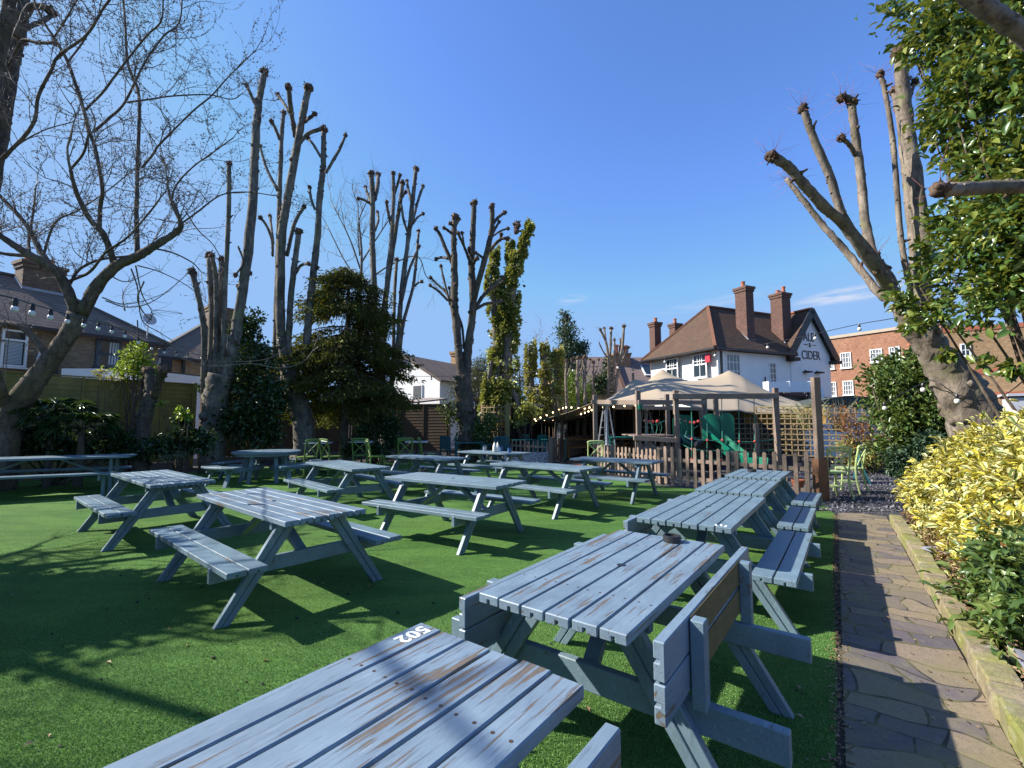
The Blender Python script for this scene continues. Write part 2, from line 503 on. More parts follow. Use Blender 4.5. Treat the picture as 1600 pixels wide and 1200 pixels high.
def m_turf():
    m, nt, b = new_mat('artificial_turf'); n = N(nt); v = n.coord()
    f1 = n.noise(v, 95, 3, .7); f2 = n.noise(v, 330, 2, .6); f3 = n.noise(v, .55, 5, .6); f4 = n.noise(v, 7, 4, .6)
    c = n.mix(n.ramp(f1, [(.32, 0.0), (.68, 1.0)]), (.060, .160, .028), (.17, .33, .07))
    c = n.mix(n.ramp(f2, [(.30, .75), (.50, 0.0)]), c, (.014, .050, .009))
    c = n.mix(n.ramp(f2, [(.62, .0), (.78, .55)]), c, (.27, .38, .13))
    c = n.mix(n.ramp(f3, [(.38, 0.0), (.68, .45)]), c, (.13, .19, .045))
    f5 = n.noise(n.mapping(v, (.5, 2.2, 1), (3, 0, 0)), 1.0, 5, .65, .6)
    c = n.mix(n.ramp(f5, [(.42, .45), (.56, 0.0)]), c, (.035, .10, .022))
    c = n.mix(n.ramp(f4, [(.5, 0.0), (.75, .35)]), c, (.035, .11, .02))
    # seams / brushed lanes of the roll
    n.link(c, b.inputs['Base Color']); b.inputs['Roughness'].default_value = .85
    b.inputs['Specular IOR Level'].default_value = .15
    h = n.math('ADD', n.math('MULTIPLY', f2, .5), n.math('ADD', f1, n.math('MULTIPLY', f4, .9)))
    n.bump(h, .9, .018, b)
    return m

def m_gravel():
    m, nt, b = new_mat('slate_gravel'); n = N(nt); v = n.coord()
    vo = n('ShaderNodeTexVoronoi'); n.link(v, vo.inputs['Vector']); vo.inputs['Scale'].default_value = 26
    s = n('ShaderNodeSeparateColor'); n.link(vo.outputs['Color'], s.inputs[0])
    c = n.ramp(s.outputs[0], [(0, (.045, .046, .055)), (.45, (.085, .085, .1)), (.75, (.13, .125, .14)), (.93, (.2, .185, .19)), (1, (.34, .31, .28))])
    c = n.mix(n.ramp(vo.outputs['Distance'], [(.35, 0.0), (.6, .9)]), c, (.012, .012, .014))
    c = n.mix(n.ramp(n.noise(v, .8, 4), [(.45, 0.0), (.7, .35)]), c, (.12, .095, .07))
    n.link(c, b.inputs['Base Color']); b.inputs['Roughness'].default_value = .8
    hh = n.math('ADD', n.math('MULTIPLY', vo.outputs['Distance'], -1.0), n.math('MULTIPLY', s.outputs[1], .7))
    n.bump(hh, 1.0, .03, b)
    return m

def m_paving():
    m, nt, b = new_mat('crazy_paving'); n = N(nt)
    # rotate the object space so slabs follow the path
    mp = n('ShaderNodeMapping'); n.link(n.coord(), mp.inputs['Vector'])
    mp.inputs['Rotation'].default_value = (0, 0, -math.atan2(PA.y, PA.x))
    v0 = mp.outputs['Vector']
    wob = n('ShaderNodeTexNoise'); n.link(v0, wob.inputs['Vector']); wob.inputs['Scale'].default_value = 2.2
    wv = n('ShaderNodeVectorMath', operation='SCALE'); n.link(wob.outputs['Color'], wv.inputs[0]); wv.inputs['Scale'].default_value = .03
    va = n('ShaderNodeVectorMath', operation='ADD'); n.link(v0, va.inputs[0]); n.link(wv.outputs[0], va.inputs[1])
    # irregular courses laid across the path: swap axes so the rows run across it, and skew them slowly
    sk = n('ShaderNodeTexNoise'); n.link(v0, sk.inputs['Vector']); sk.inputs['Scale'].default_value = 1.7; sk.inputs['Detail'].default_value = 1
    skv = n('ShaderNodeVectorMath', operation='SCALE'); n.link(sk.outputs['Color'], skv.inputs[0]); skv.inputs['Scale'].default_value = .55
    vb = n('ShaderNodeVectorMath', operation='ADD'); n.link(va.outputs[0], vb.inputs[0]); n.link(skv.outputs[0], vb.inputs[1])
    sx = n('ShaderNodeSeparateXYZ'); n.link(vb.outputs[0], sx.inputs[0])
    cx = n('ShaderNodeCombineXYZ'); n.link(sx.outputs[1], cx.inputs[0]); n.link(sx.outputs[0], cx.inputs[1])
    bt = n('ShaderNodeTexBrick', offset=.37, offset_frequency=2, squash=1.45, squash_frequency=3); n.link(cx.outputs[0], bt.inputs['Vector'])
    bt.inputs['Color1'].default_value = (0, 0, 0, 1); bt.inputs['Color2'].default_value = (1, 1, 1, 1); bt.inputs['Mortar'].default_value = (.5, .5, .5, 1)
    bt.inputs['Scale'].default_value = 1; bt.inputs['Brick Width'].default_value = .33; bt.inputs['Row Height'].default_value = .205
    bt.inputs['Mortar Size'].default_value = .011; bt.inputs['Mortar Smooth'].default_value = .6
    s = n('ShaderNodeSeparateColor'); n.link(bt.outputs['Color'], s.inputs[0])
    c = n.ramp(s.outputs[0], [(0, (.095, .08, .092)), (.24, (.135, .108, .112)), (.32, (.26, .19, .125)), (.52, (.21, .16, .115)), (.62, (.12, .10, .108)), (.78, (.16, .13, .12)), (.86, (.31, .225, .135)), (1, (.24, .185, .14))])
    g = n.noise(v0, 26, 8, .7); g2 = n.noise(v0, 3.0, 6, .65); g3 = n.noise(v0, 1.1, 4)
    c = n.mix(n.ramp(g, [(.3, .55), (.55, 0.0)]), c, n.mix(.5, c, (.05, .045, .04)))
    c = n.mix(n.ramp(g, [(.58, 0.0), (.8, .5)]), c, (.40, .33, .22))
    gr = n.noise(v0, 120, 3, .7)
    c = n.mix(n.ramp(gr, [(.36, .6), (.48, 0.0)]), c, (.05, .042, .035))
    c = n.mix(n.ramp(n.math('ADD', g2, n.math('MULTIPLY', g3, .6)), [(.70, 0.0), (.95, .6)]), c, (.20, .17, .075))
    j = n.math('ADD', bt.outputs['Fac'], n.math('MULTIPLY', n.math('SUBTRACT', g, .5), .5))
    joint = n.ramp(j, [(.42, 0.0), (.7, 1.0)])
    c = n.mix(joint, c, n.mix(n.ramp(g2, [(.4, 0.0), (.6, 1.0)]), (.03, .025, .02), (.15, .14, .05)))
    n.link(c, b.inputs['Base Color']); b.inputs['Roughness'].default_value = .8
    h = n.math('SUBTRACT', n.math('ADD', n.math('MULTIPLY', g, .35), n.math('MULTIPLY', g2, .6)), n.math('MULTIPLY', joint, 1.2))
    n.bump(h, .8, .014, b)
    return m

M_SOIL = m_soil('soil', (.028, .021, .016), (.075, .055, .038))
M_BARKCHIP = m_soil('bark_mulch', (.05, .032, .022), (.16, .10, .065), 22)
M_TURF, M_GRAV, M_PAVE = m_turf(), m_gravel(), m_paving()

sheet('ground', [(-500, -60), (500, -60), (500, 900), (-500, 900)], 0.0, m_soil('earth', (.035, .03, .02), (.08, .07, .045), 3))
FL0, FL1 = W(0, 577, 11.5), W(305, 598, 15.5)
lawn_back = [G(x, y) for x, y in ((0, 753), (300, 738), (460, 727), (690, 720), (860, 728), (985, 752), (1045, 761), (1130, 768), (1285, 783))]
lawn = [PT(-4, -.075), (-4.5, -4), (-16, -4), (-16.5, 8.6)] + lawn_back + [PT(9.35, -.07), PT(6, -.085), PT(3.5, -.06), PT(1, -.08)]
sheet('lawn', lawn, .008, M_TURF)
sheet('path', [PT(-4, -.03), PT(9.55, -.03), PT(9.7, .3), PT(9.6, .605), PT(-4, .605)], .012, M_PAVE)
grav = [G(1045, 761), G(985, 752), G(860, 728), G(760, 716), (-1.5, 26), (14, 26), (14, 12), PT(9.4, 2.2), PT(9.4, -.06), G(1285, 783)]
sheet('gravel', grav, .004, M_GRAV)
mb = MB()
# bed soil beside the path, slightly mounded
ss = np.linspace(-4, 9.3, 40); tt = np.linspace(.76, 6, 24)
V = []
for s in ss:
    for t in tt:
        p = PT(s, t); V.append((p.x, p.y, .05 + .10 * (1 - math.exp(-(t - .76) * 2)) + rng.normal(0, .012)))
F = [(i * 24 + j, i * 24 + j + 1, (i + 1) * 24 + j + 1, (i + 1) * 24 + j) for i in range(39) for j in range(23)]
mb.add(V, F); o = mb.build('flower_bed', M_BARKCHIP, smooth=True); o['kind'] = 'structure'
mb = MB()
sheet('back_border', [(-20, 9.0), FL0 + Vector((-4, -4.5, 0)), G(0, 753), G(300, 738), G(460, 727), G(690, 720), G(760, 716), (-2, 26), (-12, 26), (-24, 12)], .004, M_SOIL)

# mossy stone edging of the raised bed
m, nt, b = new_mat('mossy_stone'); n = N(nt); v = n.coord()
g = n.noise(v, 16, 8, .7); g2 = n.noise(v, 2.4, 6, .65)
geo = n('ShaderNodeNewGeometry')
c = n.ramp(geo.outputs['Random Per Island'], [(0, (.22, .16, .10)), (.5, (.30, .235, .14)), (1, (.25, .205, .15))])
c = n.mix(n.ramp(g, [(.35, .6), (.55, 0.0)]), c, (.07, .06, .045))
c = n.mix(n.ramp(g2, [(.42, 0.0), (.62, .85)]), c, (.19, .20, .035))
c = n.mix(n.ramp(n.noise(v, 7, 5), [(.6, 0.0), (.72, .7)]), c, (.46, .42, .30))
n.link(c, b.inputs['Base Color']); b.inputs['Roughness'].default_value = .9
n.bump(n.math('ADD', g, g2), .8, .02, b)
M_STONE = m
def edging():
    mb = MB(); s = -3.9
    while s < 9.0:
        L = rng.uniform(.19, .27); dz = rng.normal(0, .008); dt = rng.normal(0, .006)
        h = .135 + dz
        q = []
        for ds, t in ((.006, .612 + dt), (L - .006, .612 + dt + rng.normal(0, .004)), (L - .004, .765 + dt), (.004, .765 + dt)):
            q.append((s + ds, t))
        top = [PT(a + rng.normal(0, .003), t, h + rng.normal(0, .004)) for a, t in q]
        bot = [PT(a, t, -.02) for a, t in q]
        mid = sum(top, Vector()) / 4 + Vector((0, 0, .006))
        v = bot + top + [mid]
        mb.add(v, [(0, 1, 5, 4), (1, 2, 6, 5), (2, 3, 7, 6), (3, 0, 4, 7), (4, 5, 8), (5, 6, 8), (6, 7, 8), (7, 4, 8)])
        s += L
    # mortar core
    q = [PT(-3.9, .63), PT(8.95, .63), PT(8.95, .75), PT(-3.9, .75)]
    o = mb.build('stone_edging', M_STONE, bevel=.014)
    tag(o, 'low mossy stone edging between the paved path and the flower bed', 'edging')
    mc = MB(); mc.slab([(p.x, p.y) for p in q], -.02, .118); mc.build('mortar', m_plain('mortar', (.23, .21, .16), .9, .3, 9), o)
edging()

# ------------------------------------------------------------------ shared building materials
M_WHITE = m_plain('white_paint', (.78, .78, .77), .5, .05, 2)
M_RENDER = m_plain('white_render', (.80, .80, .785), .8, .11, 1.6, bump=.3)
M_BLACK = m_plain('black_paint', (.012, .012, .014), .45, .2, 4)
M_GUTTER = m_plain('black_gutter', (.02, .02, .022), .4, .2, 4)
M_GLASS = m_glass('window_glass')
M_GLASS2 = m_glass('curtained_glass', (.16, .17, .17))
M_YBRICK = m_brick('stock_brick', (.30, .195, .105), (.20, .135, .075), (.27, .23, .17))
M_TBRICK = m_brick('tan_brick', (.46, .27, .12), (.36, .21, .10), (.4, .33, .24))
M_RBRICK = m_brick('red_brick', (.40, .165, .085), (.31, .13, .07), (.36, .27, .2))
M_CBRICK = m_brick('chimney_brick', (.17, .075, .05), (.10, .05, .04), (.16, .12, .1))
M_SLATE = m_roof('slate_roof', (.26, .19, .145), (.17, .13, .105))
M_TILE = m_roof('clay_tiles', (.135, .082, .055), (.085, .056, .042), .18, .11)
M_PINKROOF = m_roof('weathered_roof', (.26, .19, .17), (.22, .165, .15))
M_POT = m_plain('terracotta', (.36, .11, .05), .7, .2, 6)
M_LEAD = m_plain('lead', (.30, .32, .36), .5, .15, 4)

def window(parent, x, z, wd, ht, y, fmat, gmat, cols=2, rows=2, name='window', face='y', split=None, sill=True, depth=.06):
    """window set in a wall; local frame: wall plane y = const (face 'y', outside towards -y) or x = const (face 'x', outside towards -x)"""
    def P(a, d, c): return (a, y + d, c) if face == 'y' else (y + d, a, c)
    def S(a, d, c): return (a, d, c) if face == 'y' else (d, a, c)
    mb = MB(); ft = .07
    for sx in (-1, 1): mb.box(P(x + sx * (wd / 2 - ft / 2), -.01, z + ht / 2), S(ft, depth, ht))
    for zz in (z + ft / 2, z + ht - ft / 2): mb.box(P(x, -.012, zz), S(wd - 2 * ft, depth, ft))
    if split: mb.box(P(x, -.013, z + ht * split), S(wd - 2 * ft, depth, ft))
    for i in range(1, cols): mb.box(P(x - wd / 2 + wd * i / cols, -.006, z + ht / 2), S(.035, depth * .7, ht - 2 * ft))
    for i in range(1, rows): mb.box(P(x, -.004, z + ht * i / rows), S(wd - 2 * ft, depth * .6, .035))
    f = mb.build(name, fmat, parent)
    g = MB(); g.box(P(x, .0, z + ht / 2), S(wd - .1, .014, ht - .1)); g.build('pane', gmat, f)
    if sill:
        s_ = MB(); s_.box(P(x, -.05, z - .04), S(wd + .12, .14, .06)); s_.build('sill', fmat, f)
    return f

def chimney(parent, x, y, z0, z1, wx, wy, pots, mat=None, potcol=None):
    mb = MB(); mat = mat or M_CBRICK
    mb.box((x, y, (z0 + z1) / 2), (wx, wy, z1 - z0))
    mb.box((x, y, z1 - .16), (wx + .10, wy + .10, .16)); mb.box((x, y, z1 - .01), (wx + .2, wy + .2, .14))
    o = mb.build('chimney', mat, parent)
    for dx, dy, h, r in pots:
        p = MB(); p.lathe((x + dx, y + dy, z1 + .06), [(r, 0), (r * .85, h * .8), (r, h * .82), (r, h)], 12)
        p.build('chimney_pot', potcol or M_POT, o, smooth=False)
    return o

# ------------------------------------------------------------------ pub
def pub():
    u = math.atan2(.39, .92)
    t = thing('pub', 'white rendered pub with tiled hipped roof, tall brick chimneys and lettered gable', 'pub', (11.5, 26, 0), u)
    ZE = 5.8
    mb = MB(); mb.box((5.0, 2.85, ZE / 2), (9.6, 5.7, ZE)); 
    # gable wall triangle, standing slightly proud
    gx, hw, za = 8.05, 1.85, 8.45
    mb.extrude([(-hw, 0), (hw, 0), (hw, ZE), (0, za), (-hw, ZE)], (gx, -.06, 0), (gx, 2.6, 0), (1, 0, 0))
    v = mb.v; mb.build('wall', M_RENDER, t)
    # main hipped roof
    r = MB(); e = .38; z0 = ZE - .12
    A = [(-e, -e, z0), (6.45, -e, z0), (10.2, 5.7 + e, z0), (-e, 5.7 + e, z0)]; B = [(2.5, 2.8, 8.96), (8.6, 2.8, 8.96)]
    V = A + B + [(p[0], p[1], p[2] - .12) for p in A]
    r.add(V, [(0, 1, 5, 4), (2, 3, 4, 5), (3, 0, 4), (1, 2, 5), (0, 6, 7, 1), (3, 9, 6, 0), (1, 7, 8, 2), (2, 8, 9, 3), (6, 9, 8, 7)])
    roof = r.build('roof', M_TILE, t)
    # second gable roof behind the lettered gable
    g = MB(); gw = hw + .38; zb = ZE - .35
    for s in (-1, 1):
        g.add([(gx, -.29, za + .22), (gx + s * gw, -.29, zb), (gx + s * gw, 3.4, zb), (gx, 3.4, za + .22), (gx, -.29, za + .1), (gx + s * gw, -.29, zb - .12), (gx + s * gw, 3.4, zb - .12), (gx, 3.4, za + .1)],
              [(0, 1, 2, 3), (4, 7, 6, 5), (0, 4, 5, 1), (1, 5, 6, 2), (2, 6, 7, 3)])
    g.build('gable_roof', M_TILE, roof)
    bb = MB()
    for s in (-1, 1):
        bb.bar((gx - s * .04, -.32, za + .14), (gx + s * (gw + .03), -.32, zb - .02), .46, .07, side=(0, 0, 1))
        bb.bar((gx, -.18, za + .0), (gx + s * gw, -.18, zb - .16), .24, .05, side=(0, 1, 0))
    bb.build('bargeboard', M_BLACK, t)
    mo = m_plain('dark_oak', (.05, .03, .02), .7, .2, 5)
    for s in (-1, 1):
        cb = MB(); cb.box((gx + s * (hw + .12), -.3, zb - .12), (.55, .55, .2)); cb.build('eaves_corbel', mo, t)
    gt = MB(); gt.box((-e - .04, 2.8, z0 - .06), (.1, 6.4, .11)); gt.box((3.0, -e - .04, z0 - .06), (6.6, .1, .11)); gt.box((.42, -.06, 2.9), (.09, .09, 5.6)); gt.box((3.9, -.05, 3.0), (.05, .05, 2.4))
    gt.build('gutter', M_GUTTER, t)
    cap = MB()
    cap.bar((2.5, 2.8, 9.0), (8.6, 2.8, 9.0), .2, .1, side=(0, 1, 0)); cap.bar((-e, -e, z0 + .05), (2.5, 2.8, 9.0), .16, .1, side=(1, -1, 0)); cap.bar((-e, 6.0, z0 + .05), (2.5, 2.8, 9.0), .16, .1, side=(1, 1, 0))
    cap.build('ridge_tiles', m_plain('ridge_clay', (.2, .085, .045), .8, .25, 5), roof)
    rc = MB(); rc.bar((gx, -.3, za + .26), (gx, 3.4, za + .26), .2, .1, side=(1, 0, 0)); rc.build('ridge_tiles', m_plain('red_ridge', (.36, .12, .06), .8, .2, 5), roof)
    c = chimney(t, 3.5, .85, 6.2, 9.75, .66, .78, [(-.06, 0, .38, .13)])
    c = chimney(t, 6.72, .85, 6.2, 9.7, .80, .8, [(-.2, 0, .22, .13), (.1, .1, .22, .13), (.22, -.1, .5, .12)])
    chimney(t, .9, 6.0, 5.0, 8.35, .55, .55, [(.05, 0, .35, .13)])
    chimney(t, 3.8, 7.2, 5.0, 8.75, .6, .6, [(0, 0, .4, .13)])
    fl = MB()
    for cx in (3.5, 6.72):
        fl.bar((cx - .36, .42, 6.42), (cx - .36, 1.3, 7.2), .22, .04, side=(0, -.6, 1)); fl.box((cx, .44, 6.45), (.8, .05, .14))
    fl.build('flashing', M_LEAD, roof)
    # windows of the lit side wall (x = 0 plane)
    for ty in (1.12, 3.43):
        f = window(t, ty, 4.10, 1.05, 1.42, -.01, M_WHITE, M_GLASS, 2, 1, face='x', split=.55)
        ub = MB()
        for k in (-.17, .17): ub.box((-.03, ty + k, 5.1), (.05, .03, .6))
        ub.box((-.03, ty, 5.08), (.05, .9, .03)); ub.build('glazing_bar', M_WHITE, f)
    al = MB(); al.box((-.08, .42, 5.16), (.13, .34, .46)); al.build('alarm_box', m_plain('red_plastic', (.5, .03, .05), .4, .1, 4), t)
    window(t, 1.36, 3.95, 1.12, 1.5, -.01, M_WHITE, M_GLASS2, 4, 3)
    window(t, 4.6, 3.75, .62, 1.35, -.01, M_WHITE, M_GLASS2, 2, 4)
    for x in (7.42, 8.52):
        l = MB(); l.box((x, -.24, 4.62), (.42, .42, .1)); l.box((x, -.1, 4.70), (.08, .12, .1)); l.build('floodlight', M_BLACK, t, bevel=.02)
    # satellite dishes
    Md = m_plain('dark_dish', (.05, .055, .065), .5, .15, 5)
    for x, z, r_ in ((3.35, 3.1, .44), (2.95, 3.0, .4)):
        d = MB(); M = Matrix.Rotation(R(72), 3, 'X') @ Matrix.Rotation(R(20), 3, 'Y')
        d.lathe((x, -.45, z), [(.02, .0), (r_ * .6, .06), (r_, .15), (r_, .17), (r_ * .6, .09), (.02, .03)], 20, M)
        d.bar((x, -.4, z), (x, -.02, z - .2), .05, .05); d.build('satellite_dish', Md, t)
    lr = MB(); lr.add([(4.75, -.9, 3.05), (8.0, -.9, 3.05), (7.4, -.05, 3.65), (5.35, -.05, 3.65), (4.75, -.05, 3.05), (8.0, -.05, 3.05)], [(0, 1, 2, 3), (0, 3, 4), (1, 5, 2), (0, 4, 5, 1)])
    lr.build('lean_to_roof', m_roof('maroon_tiles', (.13, .055, .045), (.10, .045, .04), .2, .14), t)
    # lettering
    def letters(txt, x, z, size, name='lettering'):
        cu = bpy.data.curves.new('letters', 'FONT'); cu.body = txt; cu.size = size; cu.align_x = 'CENTER'; cu.extrude = .01
        ob = bpy.data.objects.new('letters', cu); COL.objects.link(ob)
        dg = bpy.context.evaluated_depsgraph_get(); me = bpy.data.meshes.new_from_object(ob.evaluated_get(dg))
        COL.objects.unlink(ob); bpy.data.objects.remove(ob)
        o = bpy.data.objects.new(name, me); COL.objects.link(o); o.parent = t
        o.location = (x, -.08, z); o.rotation_euler = (PI / 2, 0, 0); o.scale = (.78, 1, 1); me.materials.clear(); me.materials.append(M_BLACK)
    letters('ALE', 7.93, 6.62, .80); letters('&', 8.0, 6.24, .42); letters('CIDER', 8.05, 5.46, .80)
    d = MB(); d.box((7.62, -.08, 6.39), (.36, .03, .035)); d.box((8.40, -.08, 6.39), (.36, .03, .035)); d.build('lettering', M_BLACK, t)
pub()

def duct():
    p = W(1200, 625, 23); t = thing('extractor_duct', 'shiny silver rectangular ventilation duct with curved elbow beside the pub', 'duct', (p.x, 23, 0))
    M_ST = m_plain('galvanised_steel', (.62, .65, .70), .38, .08, 3, metal=.35)
    x1 = W(1262, 600, 23).x - p.x; x0 = W(1197, 600, 23).x - p.x
    zt, zb = W(1220, 597, 23).z, W(1220, 613, 23).z
    mb = MB(); mb.box(((x0 + x1) / 2, 0, (zt + zb) / 2), (x1 - x0, .5, zt - zb)); mb.build('duct_run', M_ST, t)
    h = zt - zb; e = MB(); k = 8; prof = []
    for i in range(k + 1):
        a = PI / 2 * i / k; prof.append((x1 + h * 1.25 * math.sin(a), zb - h * .25 + h * 1.25 * math.cos(a)))
    pin = [(x1 + h * .25 * math.sin(PI / 2 * i / k), zb - h * .25 + h * .25 * math.cos(PI / 2 * i / k)) for i in range(k + 1)]
    for i in range(k):
        a, b, c, d = prof[i], prof[i + 1], pin[i + 1], pin[i]
        V = [(q[0], yy, q[1]) for yy in (-.25, .25) for q in (a, b, c, d)]
        e.add(V, [(0, 1, 2, 3), (4, 7, 6, 5), (0, 4, 5, 1), (2, 6, 7, 3)])
    e.box((x1 + h * .75, 0, zb - h * .25 - .35), (h, .5, .7)); e.build('elbow', M_ST, t)
    f = MB()
    for xx in (x0, (x0 + x1) / 2, x1): f.box((xx, 0, (zt + zb) / 2), (.04, .56, h + .06))
    f.box((x1 + h * .75, 0, zb - h * .27), (h + .06, .56, .05)); f.build('flange', M_ST, t)
    s = MB(); s.box((x0 + .3, 0, zb / 2), (.08, .08, zb)); s.box((x1, 0, zb / 2), (.08, .08, zb)); s.box((x1 + h * .75, 0, (zb - h * .25 - .7) / 2), (h * .9, .45, zb - h * .25 - .7)); s.build('support', M_GUTTER, t)
    # flat kitchen roof below
    k_ = thing('kitchen_extension', 'low flat roofed dark kitchen block under the silver duct', 'outbuilding', (p.x, 24.5, 0))
    b = MB(); b.box((2.0, 0, 1.3), (7.0, 1.8, 2.6)); b.build('wall', m_plain('dark_render', (.10, .10, .11), .8, .2, 2), k_)
    b = MB(); b.box((2.0, -.1, 2.68), (7.4, 2.2, .16)); b.build('roof', M_GUTTER, k_)
duct()

# ------------------------------------------------------------------ brick block behind the pub
def block():
    P0, P1 = W(1290, 527, 41.3), W(1470, 506, 34.5)
    d = (P1 - P0); d.z = 0; L = d.length; u = math.atan2(d.y, d.x)
    t = thing('brick_building', 'orange brick two storey block with white gridded windows behind the pub', 'building', (P0.x, P0.y, 0), u)
    zt = 8.9
    mb = MB(); mb.box((L / 2, 4, zt / 2), (L, 8, zt)); mb.build('wall', M_RBRICK, t)
    mb = MB(); mb.box((L / 2, 4, zt + .12), (L + .25, 8.25, .24)); mb.build('parapet', m_plain('stone_coping', (.42, .34, .25), .8, .15, 2), t)
    def loc(px):  # distance along wall of a photo column
        k = (px - 800) / FPX
        return (k * P0.y - P0.x) / (math.cos(u) - k * math.sin(u))
    for x0, x1, ya, yb in ((1297, 1307.5, 553, 577), (1317.5, 1334.5, 551, 575), (1364.5, 1384, 545.5, 566), (1395, 1412, 542, 563), (1297, 1308.5, 597, 619), (1319, 1335.5, 595, 617), (1368, 1388, 592, 614), (1405, 1424, 590, 611)):
        s0, s1 = loc(x0), loc(x1); Yd = P0.y + (s0 + s1) / 2 * math.sin(u)
        z1, z0 = W(800, ya, Yd).z, W(800, yb, Yd).z
        window(t, (s0 + s1) / 2, z0, s1 - s0, z1 - z0, -.02, M_WHITE, M_GLASS2, 4 if x1 - x0 > 12 else 3, 3, depth=.12)
    # tan brick neighbour to the right
    q0, q1 = W(1455, 520, 27), W(1690, 505, 24)
    d = q1 - q0; d.z = 0; L2 = d.length; u2 = math.atan2(d.y, d.x)
    t2 = thing('brick_house', 'tan brick house wall with red band courses seen behind the leafy evergreen', 'house', (q0.x, q0.y, 0), u2)
    zt = 6.75
    mb = MB(); mb.box((L2 / 2, 3, zt / 2), (L2, 6, zt)); mb.build('wall', M_TBRICK, t2)
    mb = MB()
    for z, h in ((6.85, .25), (4.35, .32), (3.1, .16)): mb.box((L2 / 2, 2.99, z), (L2 + .05, 6.05, h))
    mb.build('band_course', m_brick('band_brick', (.50, .15, .07), (.45, .13, .06), (.4, .2, .14)), t2)
    k = lambda px: ((px - 800) / FPX * q0.y - q0.x) / (math.cos(u2) - (px - 800) / FPX * math.sin(u2))
    window(t2, k(1518), W(800, 601, 26).z, .42, .6, -.02, M_WHITE, M_GLASS, 2, 2)
    window(t2, k(1515), W(800, 556, 26).z, .45, .75, -.02, M_WHITE, M_GLASS, 2, 2)
    mb = MB(); xx = k(1587); mb.box((xx + .6, -.7, 2.95), (2.6, 1.4, .14)); mb.box((xx + .6, -.65, 1.4), (2.3, 1.2, 2.8)); mb.build('porch', m_plain('grey_lead', (.42, .43, .47), .6, .1, 2), t2)
block()

# ------------------------------------------------------------------ low white outbuilding right of the post
def annex():
    p = W(1300, 640, 19.5)
    t = thing('garden_outbuilding', 'low white outbuilding with shallow curved dark felt roof beyond the trellis', 'outbuilding', (p.x, 19.8, 0))
    x1 = W(1385, 640, 19.5).x - p.x + .6
    zt = W(800, 636, 19.5).z; z2 = W(800, 619, 19.5).z
    mb = MB(); mb.box((x1 / 2 - .4, .8, zt / 2), (x1 + 1.2, 1.6, zt)); mb.build('wall', m_plain('grey_white_render', (.62, .64, .66), .8, .1, 2), t)
    prof = [(-1.0 + (x1 + 1.2) * i / 10, zt + (z2 - zt) * math.sin(PI * i / 10) ** .8 + .02) for i in range(11)]
    r = MB(); r.extrude([(a, b) for a, b in prof], (0, -.15, 0), (0, 1.8, 0), (1, 0, 0)); r.build('roof', m_plain('roof_felt', (.05, .06, .05), .9, .3, 3), t)
annex()

# ------------------------------------------------------------------ brick house on the left
def hip_house(name, label, P0, P1, depth, ze, zr, wallm, roofm, cat='house', ov=.3):
    d = P1 - P0; d.z = 0; L = d.length; u = math.atan2(d.y, d.x)
    t = thing(name, label, cat, (P0.x, P0.y, 0), u)
    mb = MB(); mb.box((L / 2, depth / 2, ze / 2), (L, depth, ze)); mb.build('wall', wallm, t)
    h = depth / 2
    A = [(-ov, -ov, ze - .05), (L + ov, -ov, ze - .05), (L + ov, depth + ov, ze - .05), (-ov, depth + ov, ze - .05)]
    B = [(h * .9, h, zr), (L - h * .9, h, zr)]
    if B[0][0] > B[1][0]: B = [(L / 2 - .1, h, zr), (L / 2 + .1, h, zr)]
    r = MB(); r.add(A + B + [(p[0], p[1], p[2] - .12) for p in A],
          [(0, 1, 5, 4), (2, 3, 4, 5), (3, 0, 4), (1, 2, 5), (0, 6, 7, 1), (3, 9, 6, 0), (1, 7, 8, 2), (2, 8, 9, 3), (6, 9, 8, 7)])
    rf = r.build('roof', roofm, t)
    c = MB(); c.bar((B[0][0], h, zr + .02), (B[1][0], h, zr + .02), .22, .09, side=(0, 1, 0))
    c.bar((L + ov, -ov, ze), B[1], .2, .1, side=(1, 1, 0)); c.bar((-ov, -ov, ze), B[0], .2, .1, side=(1, -1, 0)); c.build('ridge_tiles', m_plain('ridge_grey', (.12, .11, .10), .8, .3, 5), rf)
    g = MB(); g.box((L / 2, -ov - .04, ze - .1), (L + 2 * ov, .1, .11)); g.build('gutter', M_GUTTER, t)
    return t, rf, L, u

